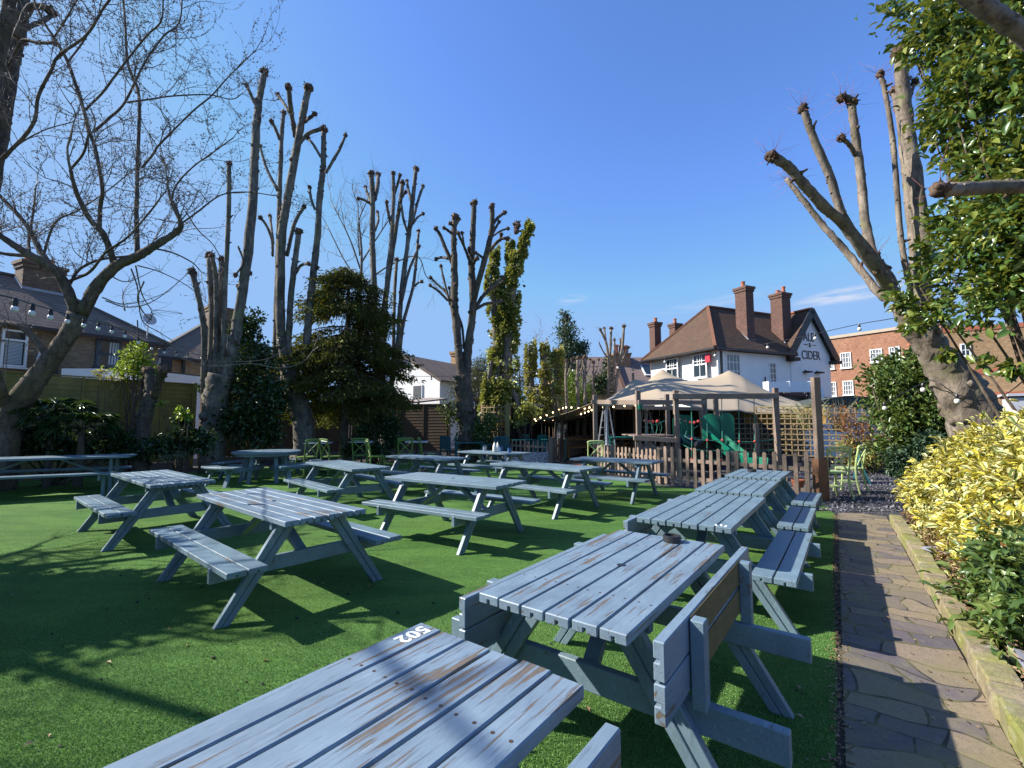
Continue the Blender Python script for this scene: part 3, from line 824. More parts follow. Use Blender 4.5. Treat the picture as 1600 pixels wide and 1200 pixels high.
def left_houses():
    P0a, P1 = W(0, 500, 16.7), W(248, 533, 21.4)
    d = (P1 - P0a); d.z = 0; d.normalize(); P0 = P0a - d * 7
    t, rf, L, u = hip_house('brick_house', 'dark yellow brick house with slate roof and big chimney behind the left fence', P0, P1, 7.0, 5.2, 7.75, M_YBRICK, M_SLATE)
    loc = lambda px: ((px - 800) / FPX * P0.y - P0.x) / (math.cos(u) - (px - 800) / FPX * math.sin(u))
    Yat = lambda s: P0.y + s * math.sin(u)
    def win(x0, x1, ya, yb, fm, gm, **k):
        s0, s1 = loc(x0), loc(x1); Y = Yat((s0 + s1) / 2)
        return window(t, (s0 + s1) / 2, W(800, yb, Y).z, s1 - s0, W(800, ya, Y).z - W(800, yb, Y).z, -.03, fm, gm, **k)
    f = win(-8, 34, 516, 573, M_WHITE, M_GLASS, cols=1, rows=1, split=.72, depth=.16)
    bl = MB(); s = loc(13); Y = Yat(s)
    for i in range(16): bl.box((s, -.055, W(800, 571, Y).z + .08 + i * .052), (loc(30) - loc(-4) - .1, .01, .036))
    bl.build('blind', m_plain('pale_blind', (.45, .52, .55), .6, .05, 3), f)
    f = win(142.5, 182, 532, 575, m_plain('dark_frame', (.03, .04, .055), .4, .1, 3), M_GLASS, cols=1, rows=1, split=.5)
    cu = MB(); s = loc(175)
    for k in range(4): cu.tube([(s - .22 + k * .1, -.02, W(800, 574, Yat(s)).z + .1), (s - .2 + k * .1, -.02, W(800, 536, Yat(s)).z)], .035, 6)
    cu.build('curtain', m_plain('curtain', (.5, .5, .47), .9, .05, 3), f)
    ar = MB(); s = loc(162); Y = Yat(s)
    for k in range(11): ar.box((s - .55 + k * .11, -.012, W(800, 530, Y).z + .12), (.085, .03, .24))
    ar.build('window_arch', m_plain('soldier_bricks', (.2, .11, .05), .9, .2, 4), t)
    ex = MB(); s = loc(163); ex.box((s, .0, 0.1), (.02, .02, .02))
    chx = loc(60) + .75
    chimney(t, chx, 3.0, 6.4, W(800, 417, 19.8).z, 1.35, .8, [(-.42, 0, .38, .15), (0, .0, .32, .14), (.3, 0, .30, .15)], m_brick('dull_brick', (.20, .12, .07), (.13, .085, .055), (.18, .15, .12)))
    fl = MB(); fl.box((chx, 2.57, 7.1), (1.4, .06, .2)); fl.bar((chx - .70, 2.5, 7.0), (chx - .70, 3.3, 7.6), .25, .04, side=(0, -1, 1)); fl.build('flashing', M_LEAD, rf)
    dp = MB(); s = loc(82); dp.box((s, -.07, 2.5), (.11, .11, 5.0)); dp.box((s + .02, -.25, 5.1), (.16, .2, .5)); dp.build('drainpipe', M_GUTTER, t)
    pv = MB(); s = loc(206); pv.bar((s, -.2, 5.1), (s, 0, 6.1), .04, .04); pv.build('aerial_pole', M_GUTTER, t)
    po = MB(); s = loc(222); zz = W(800, 497, Yat(s)).z; po.bar((s, -.05, 4.6), (s, -.05, zz), .04, .04); po.lathe((s, -.1, zz - .1), [(.02, 0), (.2, .04), (.28, .1), (.2, .06), (.02, .03)], 14, Matrix.Rotation(R(70), 3, 'X')); po.build('satellite_dish', m_plain('grey_dish', (.45, .45, .45), .5, .1, 3), t)
    ds = MB(); s = loc(45); ds.lathe((s, -.4, W(800, 566, Yat(s)).z), [(.02, 0), (.25, .05), (.4, .12), (.25, .08), (.02, .03)], 16, Matrix.Rotation(R(80), 3, 'X') @ Matrix.Rotation(R(55), 3, 'Y')); ds.bar((s, -.35, W(800, 566, Yat(s)).z), (s + .2, 0, W(800, 572, Yat(s)).z), .05, .05); ds.build('satellite_dish', m_plain('white_dish', (.72, .72, .72), .5, .05, 3), t)
    # flat roofed extension with white fascia
    e = thing('flat_roofed_extension', 'flat roofed white fascia extension showing above the left fence', 'extension', (0, 0, 0))
    a, b = W(92, 588, 16.2), W(160, 578, 16.6); c_ = W(205, 592, 19)
    zt = W(800, 577, 16.6).z
    mb = MB(); q = [W(100, 585, 16.4), W(163, 580, 16.4), W(262, 590, 20.5), W(190, 590, 22)]
    mb.slab([(p.x, p.y) for p in q], 0, zt - .28); mb.build('wall', M_RENDER, e)
    mb = MB(); mb.slab([(p.x * 1.004, p.y * 1.004 - .1) for p in q], zt - .28, zt); mb.build('fascia', M_WHITE, e)
    # second house
    P2, P3 = W(243, 553, 24), W(460, 560, 29.5)
    t2, rf2, L2, u2 = hip_house('brick_house', 'tan brick house with low slate roof behind the tall pollard trunks', P2, P3, 7.5, 5.0, 7.9, M_TBRICK, M_SLATE)
    lo = lambda px: ((px - 800) / FPX * P2.y - P2.x) / (math.cos(u2) - (px - 800) / FPX * math.sin(u2))
    chimney(t2, lo(368), 3.2, 6.2, W(800, 486, 29.5).z, 1.5, .9, [(-.45, 0, .62, .18), (0, 0, .62, .18)], m_brick('dull_brick_b', (.20, .13, .08), (.13, .085, .055), (.18, .15, .12)))
    dp = MB(); dp.box((lo(283), -.08, 2.5), (.12, .12, 5)); dp.box((lo(248), -.5, 2.4), (.5, 1, 4.8)); dp.build('drainpipe', M_GUTTER, t2)
    ex = thing('flat_roofed_extension', 'white fascia flat roof right of the gnarled stump behind the fence', 'extension', (0, 0, 0))
    q = [W(250, 590, 17.5), W(318, 595, 19.5), W(318, 595, 23.5), W(250, 590, 22)]
    zt = W(800, 583, 18.5).z
    mb = MB(); mb.slab([(p.x, p.y) for p in q], 0, zt - .33); mb.build('wall', M_RENDER, ex)
    mb = MB(); mb.slab([(p.x, p.y) for p in q], zt - .33, zt - .06); mb.build('fascia', M_WHITE, ex)
    mb = MB(); mb.slab([(p.x * 1.003, p.y * 1.003 - .08) for p in q], zt - .06, zt); mb.build('roof', M_GUTTER, ex)
left_houses()

def gable_house(name, label, P0, u, L, D, ze, zr, wallm, roofm, gable_x=True, cat='house', ov=.25):
    """gable ends at x=0 and x=L when gable_x, ridge along local x"""
    t = thing(name, label, cat, (P0[0], P0[1], 0), u)
    mb = MB(); mb.extrude([(0, 0), (D, 0), (D, ze), (D / 2, zr), (0, ze)], (0, 0, 0), (L, 0, 0), (0, 1, 0)); mb.build('wall', wallm, t)
    r = MB(); k = (zr - ze) / (D / 2)
    for s in (0, 1):
        y0, y1 = (-ov, D / 2) if s == 0 else (D + ov, D / 2)
        za = ze - ov * k + .08; zb = zr + .08
        r.add([(-ov, y0, za), (L + ov, y0, za), (L + ov, y1, zb), (-ov, y1, zb), (-ov, y0, za - .1), (L + ov, y0, za - .1), (L + ov, y1, zb - .1), (-ov, y1, zb - .1)],
              [(0, 1, 2, 3), (4, 7, 6, 5), (0, 4, 5, 1), (0, 3, 7, 4), (1, 5, 6, 2)])
    rf = r.build('roof', roofm, t)
    return t, rf

def far_houses():
    # white gabled house between conifer and pollard: gable faces the garden
    apx, Y = W(632, 556, 27), 27
    D = 5.2
    u = R(62)
    # local x runs along ridge away to the right-back, gable end at x=0
    d = Vector((math.cos(u), math.sin(u))); nrm = Vector((-d.y, d.x))
    p0 = Vector((apx.x, apx.y)) - nrm * (D / 2)
    ze, zr = 3.9, apx.z
    t, rf = gable_house('white_cottage', 'white painted cottage gable with dark slate roof behind the conifer', (p0.x, p0.y), u, 8.0, D, ze, zr, M_RENDER, M_SLATE)
    wf = MB(); wf.box((-.03, D * .30, 3.2), (.06, .7, .9)); f = wf.build('window', M_WHITE, t)
    g = MB(); g.box((-.065, D * .30, 3.2), (.02, .55, .75)); g.build('pane', M_GLASS2, f)
    chimney(t, 5.6, D / 2, zr - .6, zr + .9, .9, .7, [(-.2, 0, .3, .12), (.2, 0, .3, .12)], M_TBRICK)
    # white board shed in front of it
    p = W(618, 640, 22.5); q = W(692, 632, 24.5)
    s = thing('garden_shed', 'pale weatherboard shed catching sun behind the brown fence', 'shed', (p.x, p.y, 0), math.atan2(q.y - p.y, q.x - p.x))
    L = (q - p).length; z1 = W(800, 622, 23.5).z
    mb = MB()
    for i in range(11): mb.box((L / 2, -.01 * (i % 2), .1 + i * .2), (L, .05, .19))
    mb.build('wall', m_wood('pale_boards', (.45, .36, .28), (.66, .56, .46), (1, 8, 8)), s)
    mb = MB(); mb.add([(-.2, -.2, z1 - .35), (L + .2, -.2, z1 + .05), (L + .2, 1.6, z1 + .15), (-.2, 1.6, z1 - .25), (-.2, -.2, z1 - .43), (L + .2, -.2, z1 - .03), (L + .2, 1.6, z1 + .07), (-.2, 1.6, z1 - .33)], [(0, 1, 2, 3), (0, 4, 5, 1), (4, 7, 6, 5), (1, 5, 6, 2), (0, 3, 7, 4)])
    mb.build('roof', m_plain('pale_felt', (.3, .25, .22), .9, .2, 3), s)
    # terrace behind the tent
    p = W(872, 600, 36)
    t, rf = gable_house('terraced_house', 'terraced cottage with faded slate roof, skylight and chimney behind the tent', (p.x, p.y), R(4), 9.4, 7, 4.0, 7.05, M_TBRICK, M_PINKROOF)
    chimney(t, 5.95, 2.9, 5.6, W(800, 550, 38).z, 1.35, .9, [(-.42, 0, .75, .2), (0, 0, .75, .2), (.42, 0, .7, .2)], m_brick('buff_brick', (.36, .2, .1), (.28, .16, .08), (.3, .25, .2)))
    mb = MB(); mb.bar((5.2, -.2, 3.9), (5.2, 3.4, 7.2), .5, .28, side=(0, -.6, 1)); mb.build('party_wall', M_CBRICK, t)
    mb = MB(); mb.bar((7.9, 1.3, 5.33), (7.9, 2.4, 6.25), .9, .1, side=(1, 0, 0)); f = mb.build('skylight', M_WHITE, t)
    mb = MB(); mb.bar((7.9, 1.38, 5.45), (7.9, 2.32, 6.24), .72, .1, side=(1, 0, 0)); mb.build('pane', M_GLASS, f)
    # low shed with corrugated roof near the ivy tree
    p = W(742, 628, 23)
    s = thing('garden_shed', 'dark shed with mossy sloping sheet roof behind the trellis corner', 'shed', (p.x, p.y, 0), R(8))
    L = PX(98, 23); z1 = W(800, 621, 23).z; z2 = W(800, 634, 23).z
    mb = MB(); mb.box((L / 2, 1, z2 / 2), (L, 2, z2 - .1)); mb.build('wall', m_wood('dark_boards', (.05, .035, .025), (.11, .08, .06)), s)
    mb = MB(); mb.bar((-.2, .8, z1), (L + .3, .8, z2), 2.4, .12, side=(0, 1, 0)); mb.build('roof', m_plain('mossy_sheet', (.24, .22, .14), .9, .3, 4), s)
far_houses()
# ------------------------------------------------------------------ picnic tables
BLUE = (.14, .205, .242)
M_PAINT = m_paint('blue_grey_paint', BLUE, .35)
M_PAINT_W = m_paint('worn_sunlit_blue_grey_paint', (.18, .24, .298), 1.0, (1.0, 13, 13))  # heavy flaking, on a base colour lightened to imitate sun on the top
M_PAINT_M = m_paint('scuffed_sunlit_blue_grey_paint', (.17, .232, .286), .85, (1.0, 11, 11))  # real scuffing, plus sunlight put into the paler base colour
M_PAINT_V = m_paint('leg_paint', BLUE, .25, (5, 5, 1))
M_PURP = m_paint('shadow_purple_board', (.085, .085, .15), .3)  # unused; the purple stood for the tabletop's shadow on the bench
M_DARKFACE = m_wood('bare_timber', (.10, .08, .035), (.19, .15, .07), (1, 8, 8))
M_RUST = m_plain('rusty_screws', (.05, .03, .02), .7, .3, 40)
M_LABEL = m_plain('white_marking', (.8, .8, .78), .6, .1, 20)

def board_prof(w, t, groove=True):
    g, d = .006, .02
    if not groove: return [(-w / 2, -t / 2), (w / 2, -t / 2), (w / 2, t / 2), (-w / 2, t / 2)]
    return [(-w / 2, -t / 2), (-g, -t / 2), (-g, -t / 2 + d), (g, -t / 2 + d), (g, -t / 2), (w / 2, -t / 2), (w / 2, t / 2), (-w / 2, t / 2)]

def legs_prof(w=.125, t=.045):
    g, d = .005, .012
    return [(-w / 2, -t / 2), (-g, -t / 2), (-g, -t / 2 + d), (g, -t / 2 + d), (g, -t / 2), (w / 2, -t / 2), (w / 2, t / 2), (g, t / 2), (g, t / 2 - d), (-g, t / 2 - d), (-g, t / 2), (-w / 2, t / 2)]

def picnic_table(x, y, yaw, L, label, top=M_PAINT, left='flat', right='flat', nb=6, w=.70, h=.75, purple_board=False, frame_in=.28, rand=True, yr=.465, cut=0.0):
    """A-frame picnic table; local x runs along the boards, -y is the right hand side"""
    t = thing('picnic_table', label, 'picnic table', (x, y, .008), R(yaw), 'blue grey picnic tables on the lawn')
    th = .042; gap = .009; bw = (w - gap * (nb - 1)) / nb
    mb = MB()
    for i in range(nb):
        yy = -w / 2 + bw / 2 + i * (bw + gap); dx = rng.normal(0, .004) if rand else 0
        mb.extrude(board_prof(bw, th), (-L / 2 + dx, yy, h - th / 2), (L / 2 + dx, yy, h - th / 2), (0, 1, 0))
    tt = mb.build('tabletop', top, t, bevel=.004)
    if top is M_PAINT_W or left == 'up':
        sc = MB()
        for i in range(nb):
            yy = -w / 2 + bw / 2 + i * (bw + gap)
            for sx in (-1, 1):
                for q in (-.03, .03): sc.lathe((sx * (L / 2 - frame_in - .046) + rng.normal(0, .003), yy + q + rng.normal(0, .003), h - .002), [(.006, 0), (.006, .0026), (.003, .0024)], 8)
        sc.build('screw_heads', M_RUST, tt)
    fx = L / 2 - frame_in
    lm = M_PAINT_V
    for sx in (-1, 1):
        for sy in (-1, 1):
            m = MB(); d = Vector((0, sy * .47, -.70)).normalized()
            p0, p1 = Vector((sx * fx, sy * .20, h - th - .012)), Vector((sx * fx, sy * .665, -.03))
            m.extrude(legs_prof(), p0, p1, (0, 1, .4)); 
            # trim the foot level with the lawn
            v = m.v[0]; v[:, 2] = np.maximum(v[:, 2], 0.0)
            m.build('leg', lm, t, bevel=.003)
        m = MB(); m.box((sx * (fx - .046), 0, .375), (.044, 1.50 if 'up' not in (left, right) else 1.62, .115)); m.build('bench_support', M_PAINT, t, bevel=.004)
        m = MB(); m.box((sx * (fx - .046), 0, h - th - .036), (.044, w - .06, .07)); m.build('batten', M_PAINT, t, bevel=.003)
        m = MB(); m.bar((sx * (fx - .08), 0, .35), (sx * .08, 0, h - th - .03), .075, .042, side=(0, 1, 0)); m.build('brace', M_PAINT, t, bevel=.003)
    for sy, mode in ((1, left), (-1, right)):
        m = MB(); bb = .134
        if mode == 'flat':
            for k in (0, 1):
                yy = sy * (.46 + bb / 2 + k * (bb + gap)) * 1.0
                mm = MB(); mm.extrude(board_prof(bb, th), (-L / 2, yy, .455 - th / 2), (L / 2, yy, .455 - th / 2), (0, 1, 0))
                if False:
                    pb = mm
                else:
                    m.v += mm.v; m.f += [[i + m.n for i in f] for f in mm.f]; m.fm += mm.fm; m.n += mm.n
            be = m.build('bench', M_PAINT, t, bevel=.004)
            if False: pb.build('bench_board', M_PURP, be, bevel=.004)
        else:
            y0 = -yr if sy < 0 else .45
            zb = .55 if sy < 0 else .495
            xe = L / 2 - cut
            for k in (0, 1):
                zz = zb + k * (bb + gap)
                m.extrude(board_prof(bb, th), (-L / 2, y0, zz), (xe, y0, zz), (0, 0, 1))
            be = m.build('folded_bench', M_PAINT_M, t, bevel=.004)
            q = MB()
            for k in range(2): q.box((-cut / 2, y0 + sy * (th / 2 + .003), zb + k * (bb + gap)), (L - 2 * frame_in - cut - .02, .004, bb - .012))
            q.build('bare_underside', M_DARKFACE, be)
            for sx in (-1, 1):
                b_ = MB(); b_.box((sx * (fx - .02) - (cut if sx > 0 else 0), y0 + sy * (th / 2 + .032), zb + .035), (.06, .055, .33)); b_.build('bracket', M_PAINT, be, bevel=.004)
    return t, tt

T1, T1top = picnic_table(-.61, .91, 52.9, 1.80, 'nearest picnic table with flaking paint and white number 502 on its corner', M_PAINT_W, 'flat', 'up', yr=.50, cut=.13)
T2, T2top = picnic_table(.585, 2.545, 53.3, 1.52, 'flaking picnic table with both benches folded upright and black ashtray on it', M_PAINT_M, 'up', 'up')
def parasol_hole(top, x=0.0):
    mb = MB(); mb.lathe((x, 0, .7498), [(.024, 0), (.024, .0022), (.020, .0022)], 16); mb.build('parasol_hole', M_BLACK, top)
T3, T3top = picnic_table(1.78, 4.27, 54, 1.66, 'picnic table beside the path with left bench folded up and a white worn mark', M_PAINT, 'up', 'flat')
T4, T4top = picnic_table(2.76, 5.70, 54, 1.32, 'picnic table by the path, second from the tall post, with empty top', M_PAINT, 'flat', 'flat')
T5, T5top = picnic_table(3.68, 6.98, 53, 1.15, 'picnic table at the end of the path row nearest the tall wooden post', M_PAINT, 'flat', 'flat')
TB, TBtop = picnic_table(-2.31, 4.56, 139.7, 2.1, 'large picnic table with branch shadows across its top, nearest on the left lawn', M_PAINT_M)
TA, TAtop = picnic_table(-4.94, 6.58, 140.7, 2.1, 'picnic table left of the largest shadowed one, in front of the long straight legged table', M_PAINT)
TC, TCtop = picnic_table(-.80, 6.36, 147.5, 1.9, 'long picnic table with a black ashtray in the middle of the lawn', M_PAINT)
TD, TDtop = picnic_table(-3.02, 8.49, 134, 2.0, 'picnic table right of the round table, in front of the green cross back chairs', M_PAINT)
TE, TEtop = picnic_table(-1.88, 10.31, 146.3, 1.87, 'picnic table with small dark pot, between the green chairs and the long ashtray table', M_PAINT)
TF, TFtop = picnic_table(-.46, 11.95, 146, 1.85, 'farthest picnic table carrying white sauce bottles and blue cutlery pots', M_PAINT)
TG, TGtop = picnic_table(.56, 8.33, 140, 1.95, 'picnic table in front of the speckled planter and the bottle table', M_PAINT)
TH, THtop = picnic_table(2.12, 9.57, 144.1, 1.75, 'picnic table standing in front of the picket fence of the playground', M_PAINT)

for tp in (T2top, T3top, TBtop, TCtop, TAtop, T4top): parasol_hole(tp)
def number_mark():
    cu = bpy.data.curves.new('digits', 'FONT'); cu.body = '502'; cu.size = .083; cu.extrude = .0004; cu.space_character = 1.08
    cu.offset = .0022
    ob = bpy.data.objects.new('digits', cu); COL.objects.link(ob)
    dg = bpy.context.evaluated_depsgraph_get(); me = bpy.data.meshes.new_from_object(ob.evaluated_get(dg))
    COL.objects.unlink(ob); bpy.data.objects.remove(ob)
    o = bpy.data.objects.new('number_marking', me); COL.objects.link(o); o.parent = T1top
    o.location = (.9 - .025, .35 - .028, .7512); o.rotation_euler = (0, 0, PI)
    me.materials.clear(); me.materials.append(M_LABEL)
number_mark()
mb = MB()
for k in range(3):
    mb.box((-.83 + .31 + 0 + .0, 0, 0), (.001, .001, .001)) if False else None
    mb.box((-.83 + .055 + (k % 2) * .012, -.30 + k * .033, .7508), (.055, .014, .0012), rz=.2 * k)
mb.build('worn_mark', M_LABEL, T3top)

def long_table():
    t = thing('long_picnic_table', 'long straight legged table with attached bench in the shade by the left fence', 'picnic table', (-9.75, 9.75, .005), R(29))
    L = 2.9
    mb = MB()
    for i in range(6): mb.extrude(board_prof(.13, .045), (-L / 2, -.345 + i * .138, .765), (L / 2, -.345 + i * .138, .765), (0, 1, 0))
    mb.build('tabletop', M_PAINT, t, bevel=.004)
    for sy in (-1, 1):
        b = MB()
        for k in (0, 1): b.extrude(board_prof(.135, .042), (-L / 2 + .05, sy * (.68 + k * .145), .455), (L / 2 - .15, sy * (.68 + k * .145), .455), (0, 1, 0))
        b.build('bench', M_PAINT, t, bevel=.004)
    for sx in (-1, 1):
        for sy in (-.74, -.24, .24, .74):
            z = .74 if abs(sy) < .5 else .435
            l = MB(); l.box((sx * (L / 2 - .32), sy, z / 2), (.05, .11, z)); l.build('leg', M_PAINT_V, t, bevel=.004)
        c = MB(); c.box((sx * (L / 2 - .37), 0, .38), (.045, 1.75, .1)); c.build('bench_support', M_PAINT, t)
        br = MB(); br.bar((sx * (L / 2 - .4), 0, .36), (sx * .25, 0, .73), .07, .045, side=(0, 1, 0)); br.build('brace', M_PAINT, t)
long_table()

def round_table():
    t = thing('round_picnic_table', 'round picnic table with four curved benches in front of the dark shrubs', 'picnic table', (-6.35, 12.1, .005), R(20))
    mb = MB(); r = .80; nb = 10; bw = 2 * r / nb
    for i in range(nb):
        y = -r + bw * (i + .5); ya, yb = y - bw / 2 + .004, y + bw / 2 - .004
        pts = []
        for yy in (ya, (ya + yb) / 2, yb): pts.append((math.sqrt(max(0.0001, r * r - yy * yy)), yy))
        poly = pts + [(-a, b) for a, b in pts[::-1]]
        mb.slab(poly, .72, .765)
    mb.build('tabletop', M_PAINT, t, bevel=.004)
    rim = MB(); rim.lathe((0, 0, .66), [(.70, 0), (.74, 0), (.74, .055), (.70, .055)], 28); rim.build('apron', M_PAINT, t)
    for k in range(4):
        a0 = PI / 2 * k + PI / 4
        b = MB(); pts = []
        n_ = 8; half = .44
        outer = [(1.42 * math.cos(a0 - half + 2 * half * i / n_), 1.42 * math.sin(a0 - half + 2 * half * i / n_)) for i in range(n_ + 1)]
        inner = [(1.10 * math.cos(a0 + half - 2 * half * i / n_), 1.10 * math.sin(a0 + half - 2 * half * i / n_)) for i in range(n_ + 1)]
        b.slab(outer + inner, .42, .462); b.build('bench', M_PAINT, t, bevel=.004)
        for s in (-.26, .26):
            a = a0 + s; c = Vector((math.cos(a), math.sin(a), 0))
            l = MB(); l.bar(c * .5 + Vector((0, 0, .72)), c * .62, .09, .045, side=(-c.y, c.x, 0)); l.build('leg', M_PAINT_V, t)
            l = MB(); l.bar(c * 1.2 + Vector((0, 0, .42)), c * 1.36, .09, .045, side=(-c.y, c.x, 0)); l.build('leg', M_PAINT_V, t)
            s_ = MB(); s_.bar(c * .2 + Vector((0, 0, .36)), c * 1.36 + Vector((0, 0, .36)), .09, .045, side=(0, 0, 1)); s_.build('bench_support', M_PAINT, t)
round_table()

# ------------------------------------------------------------------ things on the tables
M_ASH = m_plain('black_ashtray', (.018, .018, .02), .5, .4, 30)
def on_table(tb, lx, ly, z=.758):
    return tb.matrix_basis @ Vector((lx, ly, z - .008)) + Vector((0, 0, .0095))
bpy.context.view_layer.update()
def ashtray(p, label, r=.055):
    mb = MB(); mb.lathe((0, 0, 0), [(r * .92, 0), (r, .004), (r, .04), (r * .84, .042), (r * .78, .012), (.004, .010)], 24)
    o = mb.build('ashtray', M_ASH, loc=p); tag(o, label, 'ashtray', 'black ashtrays on the picnic tables')
    return o
pp = G(1050, 846, .76)
ashtray((pp.x, pp.y, .759), 'round black ashtray on the flaking table with folded benches')
for px, py, lab in ((660, 737, 'black ashtray on the long picnic table in the middle of the lawn'), (664, 711, 'small dark pot on the picnic table before the green chairs'),
                    (441, 699, 'small black ashtray on the round table'), (1175, 737, 'ashtray on the last table beside the tall post')):
    q = G(px, py, .76); o = ashtray((q.x, q.y, .760), lab, .06)
# sauce bottles, cutlery pots
M_CREAM = m_plain('white_plastic', (.78, .72, .62), .4, .05, 8)
M_POTB = m_plain('blue_enamel', (.04, .10, .22), .4, .2, 8)
def bottle(p, label):
    t = thing('sauce_bottle', label, 'bottle', p, 0, 'sauce bottles on the far table')
    mb = MB(); mb.lathe((0, 0, 0), [(.042, 0), (.046, .02), (.046, .13), (.030, .18)], 14); mb.build('bottle_body', M_CREAM, t, smooth=True)
    mb = MB(); mb.lathe((0, 0, .18), [(.030, 0), (.028, .02), (.010, .05), (.006, .075)], 12); mb.build('nozzle', M_CREAM, t)
for dx, dy, lab in ((772.5, 706, 'left of the two white sauce bottles on the far table'), (777.5, 706, 'right of the two white sauce bottles on the far table')):
    q = G(dx, dy, .76); bottle((q.x, q.y, .760), lab)
for px, py, lab, m in ((757.5, 704, 'silver cutlery pot left of the white sauce bottles', m_plain('tin', (.4, .42, .45), .35, .1, 8, metal=.6)), (783, 705, 'blue cutlery pot right beside the white sauce bottles', M_POTB), (796, 707, 'blue cutlery pot at the right end of the far table', M_POTB)):
    q = G(px, py, .76); mb = MB(); mb.lathe((0, 0, 0), [(.045, 0), (.05, .01), (.05, .10), (.045, .10), (.043, .02), (.004, .015)], 14)
    for k in range(3): mb.bar((.01 * k - .01, .01, .02), (.03 * k - .03, .01, .15), .012, .004)
    o = mb.build('cutlery_pot', m, loc=(q.x, q.y, .760)); tag(o, lab, 'pot', 'cutlery pots on the far table')

# ------------------------------------------------------------------ green cafe chairs and tables
M_LIME = m_plain('lime_green_paint', (.46, .55, .22), .5, .15, 5)
M_OLIVE = m_plain('shaded_leaf_green_paint', (.11, .19, .04), .5, .2, 5)  # green darkened in the colour to imitate shade from the trees
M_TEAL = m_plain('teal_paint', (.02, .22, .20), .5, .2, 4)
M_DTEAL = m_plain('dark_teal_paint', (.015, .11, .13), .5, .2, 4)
M_GREYTOP = m_plain('pale_tabletop', (.42, .40, .42), .5, .1, 4)
def cross_chair(name, label, mat, loc, rz, group, sc=1.0):
    t = thing(name, label, 'chair', loc, rz, group); t.scale = (sc, sc, sc)
    mb = MB(); mb.lathe((0, 0, .44), [(.20, 0), (.215, .01), (.215, .03), (.20, .035)], 18); mb.build('seat', mat, t)
    b = MB()
    for s in (-1, 1):
        b.tube([(s * .17, .18, .44), (s * .185, .21, .65), (s * .19, .255, .86)], .018, 7, smooth=3)
        b.tube([(s * .17, .20, .48), (s * .05, .212, .62), (-s * .17, .25, .82)], .014, 6, smooth=3)
    b.tube([(-.20, .25, .855), (-.19, .262, .885), (-.1, .28, .90), (0, .288, .902), (.1, .28, .90), (.19, .262, .885), (.20, .25, .855)], .020, 7, smooth=3)
    b.tube([(-.19, .255, .84), (0, .286, .855), (.19, .255, .84)], .022, 6, smooth=3)
    b.build('backrest', mat, t)
    for x, y in ((-.15, -.15), (.15, -.15), (-.17, .18), (.17, .18)):
        l = MB(); l.tube([(x, y, .45), (x * 1.06, y * 1.1, .22), (x * 1.2, y * 1.35, 0)], [.02, .018, .016], 7, smooth=3); l.build('leg', mat, t)
    st = MB(); st.lathe((0, 0, .2), [(.165, 0), (.18, 0), (.18, .018), (.165, .018)], 16); st.build('stretcher', mat, t)
    return t
chair_spots = [  # px, depth, turn (deg), label
    (481, 13.2, 60, 'green cross back chair nearest the round table'), (521, 13.4, -35, 'green cross back chair second from the round table, its back to the lawn'),
    (566, 13.9, 10, 'green cross back chair left of the middle small table'), (590, 13.5, -60, 'green cross back chair turned sideways right of the middle small table'),
    (633, 14.2, 20, 'green cross back chair left of the right hand small table'), (670, 14.5, -70, 'green cross back chair farthest right of the small tables')]
for px, Y, a, lab in chair_spots:
    X = (px - 800) / FPX * Y * 1.0
    cross_chair('cafe_chair', lab, M_OLIVE, (X, Y, .02), R(a + 180), 'green cross back chairs around the small tables', 1.12)
def small_table(px, Y, label, w=.7):
    X = (px - 800) / FPX * Y
    t = thing('small_table', label, 'table', (X, Y, .01), R(12), 'small pale tables among the green chairs')
    mb = MB(); mb.box((0, 0, .885), (w, w, .03)); mb.build('tabletop', M_GREYTOP, t, bevel=.006)
    mb = MB(); mb.tube([(0, 0, .02), (0, 0, .87)], .03, 8)
    for k in range(4): mb.bar((0, 0, .06), (.26 * math.cos(k * PI / 2), .26 * math.sin(k * PI / 2), .015), .04, .03)
    mb.build('pedestal', M_GUTTER, t)
small_table(500, 13.9, 'small pale table between the two chairs by the round table')
small_table(567, 14.6, 'small pale table in the middle of the green chairs', .65)
small_table(652, 14.6, 'small pale table at the right end of the green chairs')
# chairs and table beside the gravel, and one behind the far table
q = G(1313, 781); cross_chair('cafe_chair', 'pale green cross back chair beside the tall post on the gravel', M_LIME, (q.x, q.y + .2, .01), R(175), 'pale green chairs on the gravel', 1.12)
q = G(1338, 772); cross_chair('cafe_chair', 'pale green cross back chair facing away, right of the other on the gravel', M_LIME, (q.x, q.y + .2, .01), R(215), 'pale green chairs on the gravel', 1.12)
q = G(922, 757); cross_chair('cafe_chair', 'single pale green chair behind the table by the picket gate', M_LIME, (q.x + .35, q.y + 1.5, .01), R(185), None, 1.1)
q = G(1343, 757)
t = thing('garden_table', 'dark teal folding table tilted behind the pale green chairs', 'table', (q.x + .1, q.y + .3, 0), R(-32))
mb = MB(); mb.bar((0, 0, .12), (.16, 0, .78), .42, .03, side=(0, 1, 0)); mb.build('tabletop', M_DTEAL, t)
mb = MB(); mb.bar((.3, -.18, 0), (.1, -.18, .6), .04, .03); mb.bar((.3, .18, 0), (.1, .18, .6), .04, .03); mb.build('leg', M_DTEAL, t)

